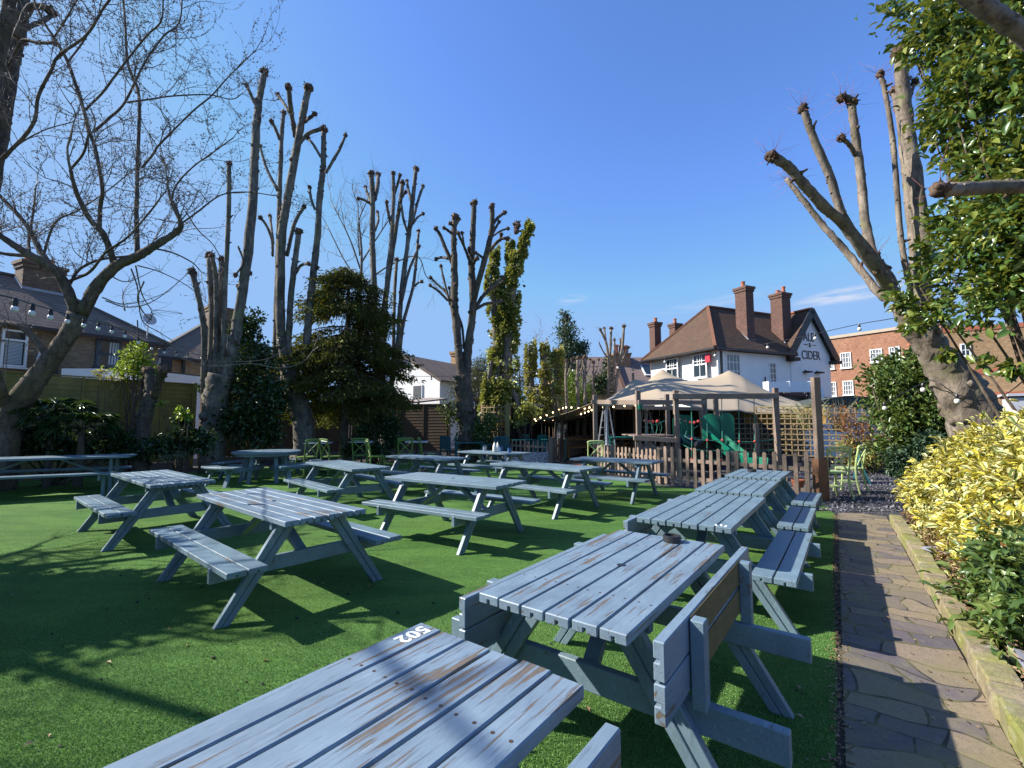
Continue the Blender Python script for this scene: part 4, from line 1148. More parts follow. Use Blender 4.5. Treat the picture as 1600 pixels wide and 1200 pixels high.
def slat_chair(label, mat, loc, rz, group):
    t = thing('garden_chair', label, 'chair', loc, rz, group)
    mb = MB()
    for k in range(5): mb.box((0, -.18 + k * .09, .44), (.46, .07, .025))
    mb.build('seat', mat, t)
    mb = MB()
    for k in range(6): mb.box((-.19 + k * .076, .22, .72), (.055, .02, .42))
    mb.box((0, .225, .94), (.48, .03, .06)); mb.box((0, .225, .52), (.48, .03, .05)); mb.build('backrest', mat, t)
    for sx in (-1, 1):
        for sy in (-1, 1):
            l = MB(); l.box((sx * .22, sy * .2 + (.02 if sy > 0 else 0), .22 if sy < 0 else .46), (.045, .045, .44 if sy < 0 else .92)); l.build('leg', mat, t)
        a = MB(); a.box((sx * .23, 0, .66), (.05, .46, .025)); a.box((sx * .23, -.2, .55), (.04, .04, .22)); a.build('armrest', mat, t)
    return t
GT = 'teal slatted garden chairs in the shade'
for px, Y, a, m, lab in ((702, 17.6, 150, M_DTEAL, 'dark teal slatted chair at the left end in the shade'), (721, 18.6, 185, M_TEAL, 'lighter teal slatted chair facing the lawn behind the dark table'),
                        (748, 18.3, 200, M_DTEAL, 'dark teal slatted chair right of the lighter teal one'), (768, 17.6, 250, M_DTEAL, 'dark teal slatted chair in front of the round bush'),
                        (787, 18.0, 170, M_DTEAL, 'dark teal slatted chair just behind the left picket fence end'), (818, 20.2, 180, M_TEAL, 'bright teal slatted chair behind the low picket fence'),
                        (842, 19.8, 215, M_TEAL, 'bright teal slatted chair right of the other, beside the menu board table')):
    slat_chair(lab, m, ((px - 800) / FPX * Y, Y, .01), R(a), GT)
def slat_table(px, Y, label, mat, w=1.1, z=.74, rz=10):
    t = thing('garden_table', label, 'table', ((px - 800) / FPX * Y, Y, .005), R(rz), 'teal slatted garden tables')
    mb = MB()
    for k in range(7): mb.box((0, -.3 + k * .1, z), (w, .085, .025))
    mb.build('tabletop', mat, t)
    for sx in (-1, 1):
        for sy in (-1, 1):
            l = MB(); l.box((sx * (w / 2 - .08), sy * .26, z / 2), (.05, .05, z)); l.build('leg', mat, t)
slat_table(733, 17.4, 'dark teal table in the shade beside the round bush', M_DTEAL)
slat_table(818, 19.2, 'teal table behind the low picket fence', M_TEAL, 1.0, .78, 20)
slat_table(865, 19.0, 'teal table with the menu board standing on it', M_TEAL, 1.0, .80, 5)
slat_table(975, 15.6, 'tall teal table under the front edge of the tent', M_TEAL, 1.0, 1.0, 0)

# menu board
p = W(875, 679, 18.9)
t = thing('menu_board', 'small leaning menu board with cream header on the teal table', 'sign', (p.x, 18.9, .83), R(-8))
mb = MB(); mb.bar((-.04, 0, 0), (.12, .12, .62), .36, .03, side=(1, 0, 0)); mb.build('board', m_plain('slate_board', (.20, .19, .20), .7, .1, 5), t)
mb = MB(); mb.bar((.075, .065, .43), (.118, .10, .60), .34, .012, side=(1, 0, 0)); mb.build('header', m_plain('cream_card', (.62, .52, .42), .6, .1, 8), t)
mb = MB()
for k in range(7): mb.bar((-.03 + .0 + k * .0145, -.018 + k * .0112, .05 + k * .053), (-.027 + k * .0145, -.016 + k * .0112, .067 + k * .053), .2 + .06 * (k % 3), .008, side=(1, 0, 0))
mb.build('chalk_lines', M_LABEL, t)
p = G(825, 727)
t = thing('printed_planter', 'pale rectangular planter with white speckled print beside the picket gate', 'planter', (p.x, p.y, 0), R(6))
m, nt, b = new_mat('speckled_print'); n = N(nt); n.link(n.ramp(n.noise(n.coord(), 26, 3, .6), [(.47, (.12, .11, .14)), (.53, (.62, .58, .60))]), b.inputs['Base Color']); b.inputs['Roughness'].default_value = .8
mb = MB(); mb.extrude([(-.85, 0), (.68, 0), (.80, .42), (-.85, .42)], (0, -.15, .02), (0, .2, .02), (1, 0, 0)); mb.build('planter_body', m, t)

# ------------------------------------------------------------------ picket fences
M_PICK = m_wood('weathered_picket', (.20, .14, .105), (.40, .295, .225), (9, 9, 1.2))
M_POST = m_wood('weathered_post', (.15, .11, .085), (.34, .25, .19), (9, 9, 1.0))
def picket_run(name, label, P, Q, h=.85, sp=.155, wd=.075, group='picket fences of the play area', post_end=True, rails=(.22, .62)):
    P, Q = Vector((P[0], P[1], 0)), Vector((Q[0], Q[1], 0)); d = Q - P; L = d.length; u = math.atan2(d.y, d.x)
    t = thing(name, label, 'fence', P, u, group)
    k = int(L / sp); proto = []
    for j in range(3):
        hh = h * (1 + (j - 1) * .025)
        mb = MB(); mb.extrude([(-wd / 2, 0), (wd / 2, 0), (wd / 2, hh - .03), (wd * .25, hh), (-wd * .25, hh), (-wd / 2, hh - .03)], (0, -.012, 0), (0, .012, 0), (1, 0, 0))
        proto.append(mb)
    meshes = None; objs = []
    for i in range(k + 1):
        if meshes is None or len(meshes) < 3:
            o = proto[len(objs) % 3].build('picket', M_PICK, t); meshes = (meshes or []) + [o.data]
        else:
            o = bpy.data.objects.new('picket', meshes[i % 3]); COL.objects.link(o); o.parent = t
        o.location = (i * sp, 0, .03 + rng.normal(0, .01)); o.rotation_euler = (0, rng.normal(0, .012), rng.normal(0, .02)); objs.append(o)
    for z in rails:
        mb = MB(); mb.box((L / 2, .034, z), (L, .035, .075)); mb.build('rail', M_PICK, t)
    for x in np.arange(0, L + .1, max(1.8, L / max(1, round(L / 1.9)))):
        mb = MB(); mb.box((x, .10, h / 2), (.09, .09, h)); mb.build('post', M_POST, t)
    return t
picket_run('picket_fence', 'front picket fence between the tables and the climbing frame', G(1030, 757), G(1272, 786), .88, .19)
picket_run('picket_fence', 'short picket fence below the climbing platform', G(935, 738), G(1038, 756), .80, .17)
picket_run('picket_fence', 'low sunlit picket fence behind the bottle table', G(770, 719), G(862, 727), .80, .22)
picket_run('picket_fence', 'grey picket fence in the shade running back beside the menu board', G(868, 722), G(925, 704), .85, .2)
p = G(860, 728); mb = MB(); mb.box((0, 0, .5), (.12, .12, 1.0)); o = mb.build('gate_post', M_POST, loc=(p.x, p.y, 0)); tag(o, 'short square post at the end of the low sunlit picket fence', 'post')
# tall post at the corner
p = G(1284, 782); mb = MB(); mb.box((0, 0, 1.2), (.145, .10, 2.4)); 
t = thing('tall_post', 'tall square weathered post at the picket fence corner by the gravel', 'post', (p.x, p.y, 0), R(8))
mb.build('post_shaft', M_POST, t, bevel=.006); mb = MB(); mb.box((.015, .02, .4), (.2, .18, .8)); mb.build('side_board', m_wood('warm_timber', (.16, .075, .04), (.30, .16, .09), (9, 9, 1)), t)
for px, py, r, lab, flower in ((1252, 765, .14, 'terracotta bowl of small plants beside the picket fence', False), (1236, 774, .10, 'small terracotta pot on the ground beside the last table', False), (902, 741, .17, 'pink terracotta pot at the picket fence foot', True), (921, 741, .16, 'green glazed pot at the picket fence foot', True)):
    q = G(px, py); t = thing('flower_pot', lab, 'plant pot', (q.x, q.y + .1, 0))
    mb = MB(); mb.lathe((0, 0, 0), [(r * .6, 0), (r * .95, r * 1.2), (r, r * 1.25), (r, r * 1.5), (r * .88, r * 1.5), (r * .85, r * 1.2)], 16)
    mb.build('pot', M_POT if 'green' not in lab else m_plain('green_glaze', (.20, .26, .09), .35, .2, 4), t)

# ------------------------------------------------------------------ play structure
M_PLAYW = m_wood('play_timber', (.15, .11, .09), (.34, .26, .20), (9, 9, 1.0))
M_PLAYH = m_wood('play_beam_timber', (.19, .14, .11), (.42, .32, .25), (1, 9, 9))
M_SLIDE = m_plain('green_plastic', (.004, .15, .085), .4, .2, 3)
M_ROPE = m_plain('green_rope', (.03, .20, .13), .7, .2, 10)
M_RED = m_plain('red_plastic_clip', (.55, .06, .05), .4, .1, 8)
def play_frame():
    o_ = W(1000, 745, 12.8)
    base = Vector((o_.x, 12.8, 0))
    t = thing('climbing_frame', 'wooden climbing frame with platform, green slide and rope nets behind the picket fence', 'climbing frame', base)
    L = lambda px, py, Y: W(px, py, Y) - base
    def post(px, Y, ytop, wd=.125):
        p = L(px, ytop, Y); mb = MB(); mb.box((p.x, p.y, p.z / 2), (wd, wd, p.z)); mb.build('post', M_PLAYW, t, bevel=.008)
    for px, Y, yt in ((929.5, 14.6, 617), (996.5, 12.8, 610), (1055.5, 12.7, 610), (1042, 15.0, 616), (1099, 14.8, 621), (1118, 14.2, 621), (1211, 12.6, 606), (1181, 13.4, 662)):
        post(px, Y, yt)
    def beam(a, b, w=.13, th=.09):
        mb = MB(); mb.bar(L(*a), L(*b), w, th, side=(0, 0, 1)); mb.build('beam', M_PLAYH, t, bevel=.006)
    beam((925, 628, 14.5), (1000, 629, 12.72)); beam((997, 628, 12.9), (1100, 629, 14.7)); beam((1050, 619.5, 12.62), (1216, 618.5, 12.55), .15, .1)
    beam((1000, 637, 12.9), (1095, 639, 14.0), .10, .1); beam((1094, 638, 14.0), (1102, 690, 14.2), .12, .1)
    beam((990, 684, 12.72), (1058, 688, 12.6), .13, .10); beam((1000, 684, 14.0), (1058, 687, 14.2), .1, .08)
    # platform boards
    a = L(990, 682, 12.75); mb = MB()
    for k in range(9): mb.box((a.x + .62, a.y + .08 + k * .15, a.z + .02), (1.25, .14, .03))
    mb.build('platform', M_PLAYH, t)
    sk = MB()
    for k in range(4): sk.box((a.x + .10 + k * .34, a.y + .02, a.z / 2 - .05), (.10, .05, a.z - .1))
    sk.bar((a.x + .1, a.y + .1, .1), (a.x + 1.1, a.y + .1, a.z - .1), .08, .05); sk.build('support', M_PLAYW, t)
    tb = MB(); b0 = L(1008, 745, 12.75)
    for z in (.42, .62, .8): tb.bar((b0.x - .1, b0.y + .05, z), (b0.x + 1.0, b0.y + .05, z + .02), .09, .04)
    tb.build('step_board', M_PLAYH, t)
    # slide: arched entrance plates and chute
    e = L(1106, 690, 13.6); arch = MB()
    for dx in (0.0,):
        prof = [(-.24, 0)] + [(.24 * -math.cos(PI * i / 10), .72 + .22 * math.sin(PI * i / 10)) for i in range(11)] + [(.24, 0)]
        arch.extrude(prof, e + Vector((.1, 0, -.12)), e + Vector((.13, .06, -.12)), (1, 0, 0))
        prof2 = [(-.2, 0)] + [(.2 * -math.cos(PI * i / 10), .72 + .2 * math.sin(PI * i / 10)) for i in range(11)] + [(.2, 0)]
        arch.extrude(prof2, e + Vector((.52, -.1, -.08)), e + Vector((.55, -.04, -.08)), (1, .25, 0))
    arch.build('slide_entrance', M_SLIDE, t)
    s0, s1 = L(1114, 684, 13.5), L(1172, 727, 12.35)
    ch = MB(); dd = (s1 - s0); side = Vector((dd.y, -dd.x, 0)).normalized(); up = side.cross(dd).normalized()
    if up.z < 0: up = -up
    pts = [s0, s0 + dd * .35 + Vector((0, 0, -.06)), s0 + dd * .7 + Vector((0, 0, -.08)), s1, s1 + Vector((dd.x, dd.y, 0)).normalized() * .35]
    prof = [(-.26, .20), (-.22, .22), (-.19, .03), (.19, .03), (.22, .22), (.26, .20), (.23, -.02), (-.23, -.02)]
    for a_, b_ in zip(pts[:-1], pts[1:]):
        d = (b_ - a_).normalized(); th = d.cross(side)
        ch.extrude(prof, a_ - d * .02, b_ + d * .02, side)
    ch.build('slide', M_SLIDE, t)
    pl = MB(); c = L(1062, 668, 14.0)
    for k, px in enumerate((1064, 1074)):
        q = L(px, 690, 14.2 + k * .3); prof = [(-.22, 0)] + [(.22 * -math.cos(PI * i / 8), .65 + .18 * math.sin(PI * i / 8)) for i in range(9)] + [(.22, 0)]
        pl.extrude(prof, q, q + Vector((0, .05, 0)), (1, .1 + .3 * k, 0))
    pl.build('side_panel', M_SLIDE, t)
    cp = MB(); q = L(1000, 636, 12.7); cp.box(q, (.09, .16, .13)); q = L(1049, 637, 13.5); cp.box(q, (.16, .1, .12)); cp.build('beam_cap', M_SLIDE, t)
    # rope ladder net hanging from the long beam
    ro, cl = MB(), MB(); cols = (1080, 1104, 1127.5, 1154, 1178)
    rows = (686, 702, 717)
    for i, px in enumerate(cols):
        ro.tube([L(px, 622, 12.6), L(px + .8, 672, 12.5), L(px + 1, 686 + i * .9, 12.4), L(px + .5, 704 + i * .9, 12.35), L(px + .5, 722 + i, 12.4)], .011, 5)
    for j, py in enumerate(rows):
        pts = [L(px + 1, py + i * 1.0 + (1.2 if i in (1, 3) else 0), 12.4) for i, px in enumerate(cols)]
        ro.tube(pts + [L(1208, py + 1, 12.6)], .011, 5, smooth=3)
        for q in pts: cl.ball(q, .037, 8, 5)
    ro.tube([L(1058, 676, 12.7), L(1080, 687, 12.4)], .011, 5); ro.tube([L(1058, 690, 12.7), L(1080, 702, 12.4)], .011, 5)
    # sagging rope bridge between the towers
    for k in range(7):
        f = k / 6
        a_, b_ = L(1060 + 4 * k, 678 + 6 * math.sin(PI * f) + k * 1.2, 12.8 + k * .14), L(1068 + 4 * k, 700 - 1.5 * abs(k - 3), 12.8 + k * .14)
        ro.tube([a_, (a_ + b_) / 2 + Vector((.08, 0, -.03)), b_], .014, 5, smooth=3)
    for x0, x1, yy in ((1062, 1097, 655), (1062, 1096, 664), (1006, 1042, 657)):
        ro.tube([L(x0, yy, 13.0), L((x0 + x1) / 2, yy + 7, 13.5), L(x1, yy - 2, 14.2)], .012, 5, smooth=4)
    for px, py in ((1062, 655), (1070.5, 658), (1078, 660.5), (1085, 660.5), (1091, 658.5), (1008, 657), (1014, 658.5), (1020, 659), (1027, 658)): cl.ball(L(px, py, 13.3), .045, 8, 5)
    for px, Y in ((1008, 13.4), (1016, 13.7), (1024, 14.0), (1031, 14.3), (1062, 13.0), (1071, 13.2)):
        ro.tube([L(px, 658, Y), L(px + 3, 668, Y), L(px - 1, 683, Y)], .011, 5, smooth=3)
    ro.build('rope_net', M_ROPE, t); cl.build('rope_clip', M_RED, t)
    br = MB()
    for k in range(6): br.bar(L(1062 + 5 * k, 687 + 1.5 * k * (1 if k < 3 else .2), 13.0 + .1 * k), L(1072 + 5 * k, 682 + 1.2 * k, 13.9 + .1 * k), .13, .03)
    br.build('bridge_board', m_plain('navy_plastic', (.03, .045, .085), .6, .2, 4), t)
    tn = MB(); q = L(1102, 705, 13.2); tn.lathe(q + Vector((0, 0, -.1)), [(.42, -.25), (.44, 0), (.44, .3), (.40, .3), (.40, 0)], 20, Matrix.Rotation(R(90), 3, 'X')); tn.build('tunnel', M_BLACK, t)
play_frame()

# ------------------------------------------------------------------ stretch tent
def tent():
    m, nt, b = new_mat('stretch_canvas'); n = N(nt)
    c = n.mix(n.noise(n.coord(), .9, 5), (.35, .27, .18), (.43, .345, .24))
    n.link(c, b.inputs['Base Color']); b.inputs['Roughness'].default_value = .8
    tr = n('ShaderNodeBsdfTranslucent'); tr.inputs['Color'].default_value = (.35, .16, .05, 1)
    mx = n('ShaderNodeMixShader'); mx.inputs[0].default_value = .05
    n.link(b.outputs[0], mx.inputs[1]); n.link(tr.outputs[0], mx.inputs[2]); n.link(mx.outputs[0], nt.nodes['Material Output'].inputs['Surface'])
    base = Vector((W(1050, 650, 19).x, 19, 0))
    t = thing('stretch_tent', 'beige stretch tent with pointed peaks over the seating beside the pub', 'tent', base)
    peaks = [(W(989, 577, 18.6), 1.15), (W(1035, 579, 23.0), 1.5), (W(1140, 582, 20.2), 1.5), (W(1156, 621, 16.8), .6)]
    # plan: front edge from A to B, rear edge from D to C
    A, B = Vector((W(836, 655, 19.5).x, 19.5)), Vector((W(1262, 640, 16.6).x, 16.6))
    C, D = Vector((W(1230, 640, 25).x, 25)), Vector((W(850, 640, 25.5).x, 25.5))
    F1 = Vector((W(931, 632, 15.3).x, 15.3)); F2 = Vector((W(1060, 630, 14.9).x, 14.9)); F3 = Vector((W(1165, 640, 15.6).x, 15.6))
    front = [(A, W(836, 656, 19.5).z), (F1, W(931, 629, 15.3).z), (F2, W(1060, 631, 14.9).z), (F3, W(1165, 644, 15.6).z), (B, W(1262, 642, 16.6).z)]
    nu, nv = 120, 60
    fx = np.array([0, .27, .5, .78, 1.0])
    FX = np.interp(np.linspace(0, 1, nu), fx, [p.x for p, z in front]); FY = np.interp(np.linspace(0, 1, nu), fx, [p.y for p, z in front]); FZ = np.interp(np.linspace(0, 1, nu), fx, [z for p, z in front])
    uu = np.linspace(0, 1, nu)
    BX = D.x + (C.x - D.x) * uu; BY = D.y + (C.y - D.y) * uu
    V = np.zeros((nv, nu, 3))
    for j in range(nv):
        v = j / (nv - 1)
        X = FX * (1 - v) + BX * v; Y = FY * (1 - v) + BY * v
        sv = min(1, v / .5); sv = math.sin(sv * PI / 2)
        top = np.interp(uu, [0, .18, .32, .45, .8, 1], [1.42, 1.7, 2.4, 3.0, 2.98, 2.3])
        base_z = FZ * (1 - sv) + top * sv - .10 * np.abs(np.sin(uu * 4 * PI)) * (1 - v)
        Z = base_z.copy()
        for p, s in peaks:
            d = np.hypot(X - p.x, Y - p.y)
            bz = 2.95
            Z = np.maximum(Z, 0) + np.maximum(0, (p.z - bz)) * np.exp(-d / (s * .85)) * (1 if s > .7 else .9)
        V[j, :, 0], V[j, :, 1], V[j, :, 2] = X - base.x, Y - base.y, Z
    # clamp overshoot where peaks add up
    mb = MB(); mb.add(V.reshape(-1, 3), [(j * nu + i, j * nu + i + 1, (j + 1) * nu + i + 1, (j + 1) * nu + i) for j in range(nv - 1) for i in range(nu - 1)])
    o = mb.build('canopy', m, t, smooth=True)
    so_ = o.modifiers.new('thickness', 'SOLIDIFY'); so_.thickness = .012
    for p, s in peaks[:3]:
        q = p - base; mb = MB(); mb.tube([(q.x, q.y, 0), (q.x, q.y, q.z - .15)], .05, 8); mb.build('tent_pole', M_POST, t)
    sw = MB()
    for p, s in peaks: sw.lathe(p - base + Vector((0, 0, -.06)), [(.06, 0), (.04, .06), (.02, .10), (.004, .13)], 10)
    sw.build('peak_cap', m, t, smooth=True)
    # dark timber back and side walls under the canvas
    bk = thing('back_wall', 'dark timber back wall in shadow under the tent', 'wall', (base.x, 25.2, 0))
    mb = MB()
    x0, x1 = W(838, 650, 25).x - base.x, W(1120, 650, 25).x - base.x
    k = 0; x = x0
    while x < x1: mb.box((x, .01 * (k % 2), 1.1), (.19, .04, 2.2)); x += .2; k += 1
    mb.build('boards', m_wood('dark_stained_boards', (.02, .014, .01), (.06, .042, .03)), bk)
    # trestle tables
    for px, Y, lab in ((925, 20.5, 'long warm timber bench table under the left side of the tent'), (945, 23.0, 'long timber table deeper under the tent')):
        q = thing('trestle_table', lab, 'table', ((px - 800) / FPX * Y, Y, 0), R(4), 'timber tables under the tent')
        mb = MB(); mb.box((0, 0, .76), (3.4, .7, .05)); mb.build('tabletop', m_wood('warm_planks', (.30, .15, .06), (.48, .27, .12), (1, 8, 8)), q)
        for s in (-1, 1):
            mb = MB(); mb.bar((s * 1.3, -.3, 0), (s * 1.3, .25, .74), .08, .06); mb.bar((s * 1.3, .3, 0), (s * 1.3, -.25, .74), .08, .06); mb.build('leg', M_POST, q)
            mb = MB(); mb.box((0, s * .65, .45), (3.4, .28, .045)); mb.box((1.2, s * .65, .21), (.06, .2, .43)); mb.box((-1.2, s * .65, .21), (.06, .2, .43)); mb.build('bench', m_wood('warm_bench_planks', (.30, .15, .06), (.48, .27, .12), (1, 8, 8)), q)
    # warm fairy lights following the canvas edge
    M_BULBON = m_plain('lit_bulb', (1, .8, .5), .5, .02, 2, emit=(1, .72, .36, 6))
    for pts, lab in (([(832, 655, 19.6), (845, 651, 19.2), (860, 645, 18.8), (875, 638, 18.4), (888, 635, 17.6), (910, 637, 17.0), (928, 634, 16.2)], 'upper string of warm fairy lights under the low tent edge'),
                     ([(832, 656, 19.8), (852, 655, 19.7), (870, 654, 19.6), (885, 650, 19.4), (903, 647, 19.0), (918, 642, 18.2), (932, 636, 17.2)], 'lower string of warm fairy lights under the low tent edge'),
                     ([(936, 635, 15.6), (960, 634, 15.3), (985, 632, 15.1), (1005, 632, 15.0)], 'string of warm fairy lights along the front tent edge')):
        b0 = W(*pts[0]); f = thing('fairy_lights', lab, 'fairy lights', b0, 0, 'fairy lights under the tent')
        P = np.array([tuple(W(*p) - b0) for p in pts]); P2, _ = catmull(P, np.ones(len(P)), 6)
        mb = MB(); mb.tube(P2, .006, 4); mb.build('cable', M_BLACK, f)
        seg = np.r_[0, np.cumsum(np.linalg.norm(np.diff(P2, axis=0), axis=1))]
        for s in np.arange(.15, seg[-1], .36):
            q = [np.interp(s, seg, P2[:, i]) for i in range(3)]
            mb = MB(); mb.ball((q[0], q[1], q[2] - .035), .024, 8, 6, sq=(1, 1, 1.2)); mb.build('bulb', M_BULBON, f)
    # patio heaters
    M_STEEL = m_plain('heater_steel', (.30, .31, .33), .4, .1, 4, metal=.5)
    for px, Y, lab in ((947, 15.4, 'pyramid patio heater in front of the tent near the teal table'), (1009, 16.2, 'pyramid patio heater behind the climbing platform')):
        h = thing('patio_heater', lab, 'patio heater', ((px - 800) / FPX * Y, Y, 0), R(20), 'pyramid patio heaters')
        mb = MB()
        for i in range(4):
            a = PI / 2 * i + PI / 4; mb.bar((.29 * math.cos(a), .29 * math.sin(a), .75), (.08 * math.cos(a), .08 * math.sin(a), 2.05), .035, .035)
        mb.build('frame', M_STEEL, h)
        mb = MB(); mb.lathe((0, 0, 0), [(.36, 0), (.36, .06), (.31, .12), (.29, .72), (.31, .76)], 4, Matrix.Rotation(R(45), 3, 'Z')); mb.build('base_cabinet', M_STEEL, h)
        mb = MB(); mb.lathe((0, 0, 2.05), [(.08, 0), (.30, .0), (.30, .05), (.05, .14)], 4, Matrix.Rotation(R(45), 3, 'Z')); mb.build('reflector', M_STEEL, h)
        mb = MB(); mb.tube([(0, 0, .76), (0, 0, 2.04)], .055, 12); mb.build('glass_tube', m_plain('frosted_tube', (.45, .48, .50), .15, .05, 2), h)
        mb = MB()
        for i in range(4):
            a = PI / 2 * i
            for k in range(5): rr = .27 - k * .04; z = .85 + k * .24; mb.bar((rr * math.cos(a) - .7 * rr * math.sin(a), rr * math.sin(a) + .7 * rr * math.cos(a), z), (rr * math.cos(a) + .7 * rr * math.sin(a), rr * math.sin(a) - .7 * rr * math.cos(a), z), .01, .01)
        mb.build('guard', M_STEEL, h)
tent()

# ------------------------------------------------------------------ fences
def panel_fence(name, label, P, Q, h, panel=1.83, mat=None, post=.1, top=True, kick=.25):
    P, Q = Vector((P[0], P[1], 0)), Vector((Q[0], Q[1], 0)); d = Q - P; L = d.length; u = math.atan2(d.y, d.x)
    t = thing(name, label, 'fence', P, u); k = max(1, round(L / panel)); pw = L / k
    for i in range(k):
        mb = MB(); z = kick; j = 0; dz = rng.normal(0, .012)
        while z < h - .03:
            hh = min(.155, h - z); mb.bar((i * pw + post / 2 + .01, -.012 - .008, z + hh / 2 + dz), ((i + 1) * pw - post / 2 - .01, -.012 - .008, z + hh / 2 + dz + rng.normal(0, .004)), hh + .012, .014, side=(0, .10, 1)); z += .135; j += 1
        o = mb.build('panel', mat, t)
        b = MB()
        for q in (.04, .5, .96): b.box((i * pw + pw * q, -.045, (h + kick) / 2), (.045, .03, h - kick))
        if top: b.box((i * pw + pw / 2, -.015, h + .02), (pw, .09, .03))
        b.build('batten', mat, o)
        g = MB(); g.box((i * pw + pw / 2, 0, kick / 2), (pw - post, .04, kick)); g.build('gravel_board', m_plain('concrete', (.16, .15, .14), .9, .2, 5) if i == 0 else bpy.data.materials['concrete'], t)
    for i in range(k + 1):
        mb = MB(); mb.box((i * pw, 0, (h + .06) / 2), (post, post, h + .06)); mb.build('post', mat, t)
    return t
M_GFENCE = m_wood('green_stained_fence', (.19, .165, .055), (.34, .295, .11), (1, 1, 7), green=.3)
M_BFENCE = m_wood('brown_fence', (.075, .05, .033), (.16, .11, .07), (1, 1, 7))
fd = (FL1 - FL0).normalized()
panel_fence('panel_fence', 'tall green stained panel fence behind the palms on the left', FL0 - fd * 5.2, FL1, 2.76, mat=M_GFENCE)
B0, B1, B2 = W(318, 600, 16.2), W(470, 615, 20), W(655, 632, 23.0)
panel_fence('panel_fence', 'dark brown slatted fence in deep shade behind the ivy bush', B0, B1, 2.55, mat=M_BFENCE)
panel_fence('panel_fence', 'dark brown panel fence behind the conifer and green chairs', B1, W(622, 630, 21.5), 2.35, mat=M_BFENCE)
panel_fence('panel_fence', 'plain brown panel fence right of the conifer', W(624, 632, 21.3), W(702, 632, 20.8), 2.3, mat=m_wood('mid_brown_fence', (.075, .052, .032), (.13, .095, .06), (1, 1, 7)))

def trellis(name, label, P, Q, z0, z1, mat, sp=.17, diamond=False, posts=True):
    P, Q = Vector((P[0], P[1], 0)), Vector((Q[0], Q[1], 0)); d = Q - P; L = d.length; u = math.atan2(d.y, d.x)
    t = thing(name, label, 'trellis', P, u)
    lt = MB()
    if diamond:
        hh = z1 - z0; x = -hh
        while x < L:
            for s in (0, 1):
                a, b = (x, z0), (x + hh, z1)
                if s: a, b = (x, z1), (x + hh, z0)
                xa, xb = max(0, a[0]), min(L, b[0])
                if xb - xa > .05:
                    f = lambda xx: a[1] + (b[1] - a[1]) * (xx - a[0]) / (b[0] - a[0])
                    lt.bar((xa, .01 * s, f(xa)), (xb, .01 * s, f(xb)), .022, .012, side=(0, 0, 1))
            x += .22
        lt.box((L / 2, 0, z1), (L, .05, .04)); lt.box((L / 2, 0, z0), (L, .05, .04))
    else:
        for x in np.arange(sp / 2, L, sp): lt.box((x, .012, (z0 + z1) / 2), (.032, .014, z1 - z0))
        for z in np.arange(z0 + .02, z1 + .01, sp): lt.box((L / 2, -.004, z), (L, .014, .036))
    lt.build('lattice', mat, t)
    if posts:
        for x in np.arange(0, L + .1, L / max(1, round(L / 1.9))):
            p = MB(); p.box((x, .06, (z1 + .08) / 2), (.09, .09, z1 + .08)); p.build('post', mat, t)
    return t
M_TREL = m_wood('trellis_timber', (.20, .14, .075), (.38, .28, .16), (3, 3, 3))
M_TRELY = m_wood('mossy_trellis', (.22, .19, .06), (.40, .33, .14), (3, 3, 3))
TR0, TR1 = W(1095, 660, 16.8), W(1392, 660, 13.6)
trellis('trellis_fence', 'square lattice trellis fence with climbers behind the climbing frame', TR0, TR1, .42, 1.95, M_TREL)
trellis('trellis_fence', 'diamond lattice rail with yellow board above the square trellis', W(1120, 650, 17.2), W(1300, 650, 15.3), 1.72, 2.05, M_TRELY, diamond=True, posts=False)
mb = MB(); q0, q1 = W(1165, 650, 17.3), W(1290, 650, 16.0); d = q1 - q0
mb.box((d.xy.length / 2, 0, 1.72), (d.xy.length, .04, .55)); o = mb.build('yellow_board', m_plain('ochre_paint', (.55, .33, .07), .7, .12, 3), loc=(q0.x, q0.y, 0), rz=math.atan2(d.y, d.x)); tag(o, 'ochre yellow painted board behind the diamond lattice', 'board')
mb = MB(); d = TR1 - TR0; L = d.xy.length
mb.box((L / 2, .25, .2), (L, .2, .42)); o = mb.build('low_wall', m_plain('dark_wall', (.07, .065, .075), .9, .3, 6, bump=.4), loc=(TR0.x, TR0.y, 0), rz=math.atan2(d.y, d.x)); tag(o, 'low dark wall at the foot of the trellis fence', 'wall')
trellis('corner_trellis', 'square lattice panel with mossy post at the far corner left of the tent', W(752, 650, 19.5), W(792, 650, 18.6), .9, 2.2, M_TREL, .2)
p = W(791, 640, 18.5); mb = MB(); mb.box((0, 0, 1.1), (.16, .14, 2.2)); o = mb.build('corner_post', m_wood('mossy_post', (.16, .13, .05), (.30, .25, .10)), loc=(p.x + .05, p.y - .1, 0)); tag(o, 'thick mossy post at the right edge of the corner lattice', 'post')
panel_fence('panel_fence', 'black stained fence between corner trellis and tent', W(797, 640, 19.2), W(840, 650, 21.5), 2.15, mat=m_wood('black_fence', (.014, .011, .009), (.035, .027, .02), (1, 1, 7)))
panel_fence('panel_fence', 'grey brown board fence behind the leaning pollard on the right', W(1470, 640, 12.5), W(1700, 640, 10.5), 1.75, mat=m_wood('grey_brown_fence', (.12, .085, .07), (.22, .165, .14), (7, 7, 1)))

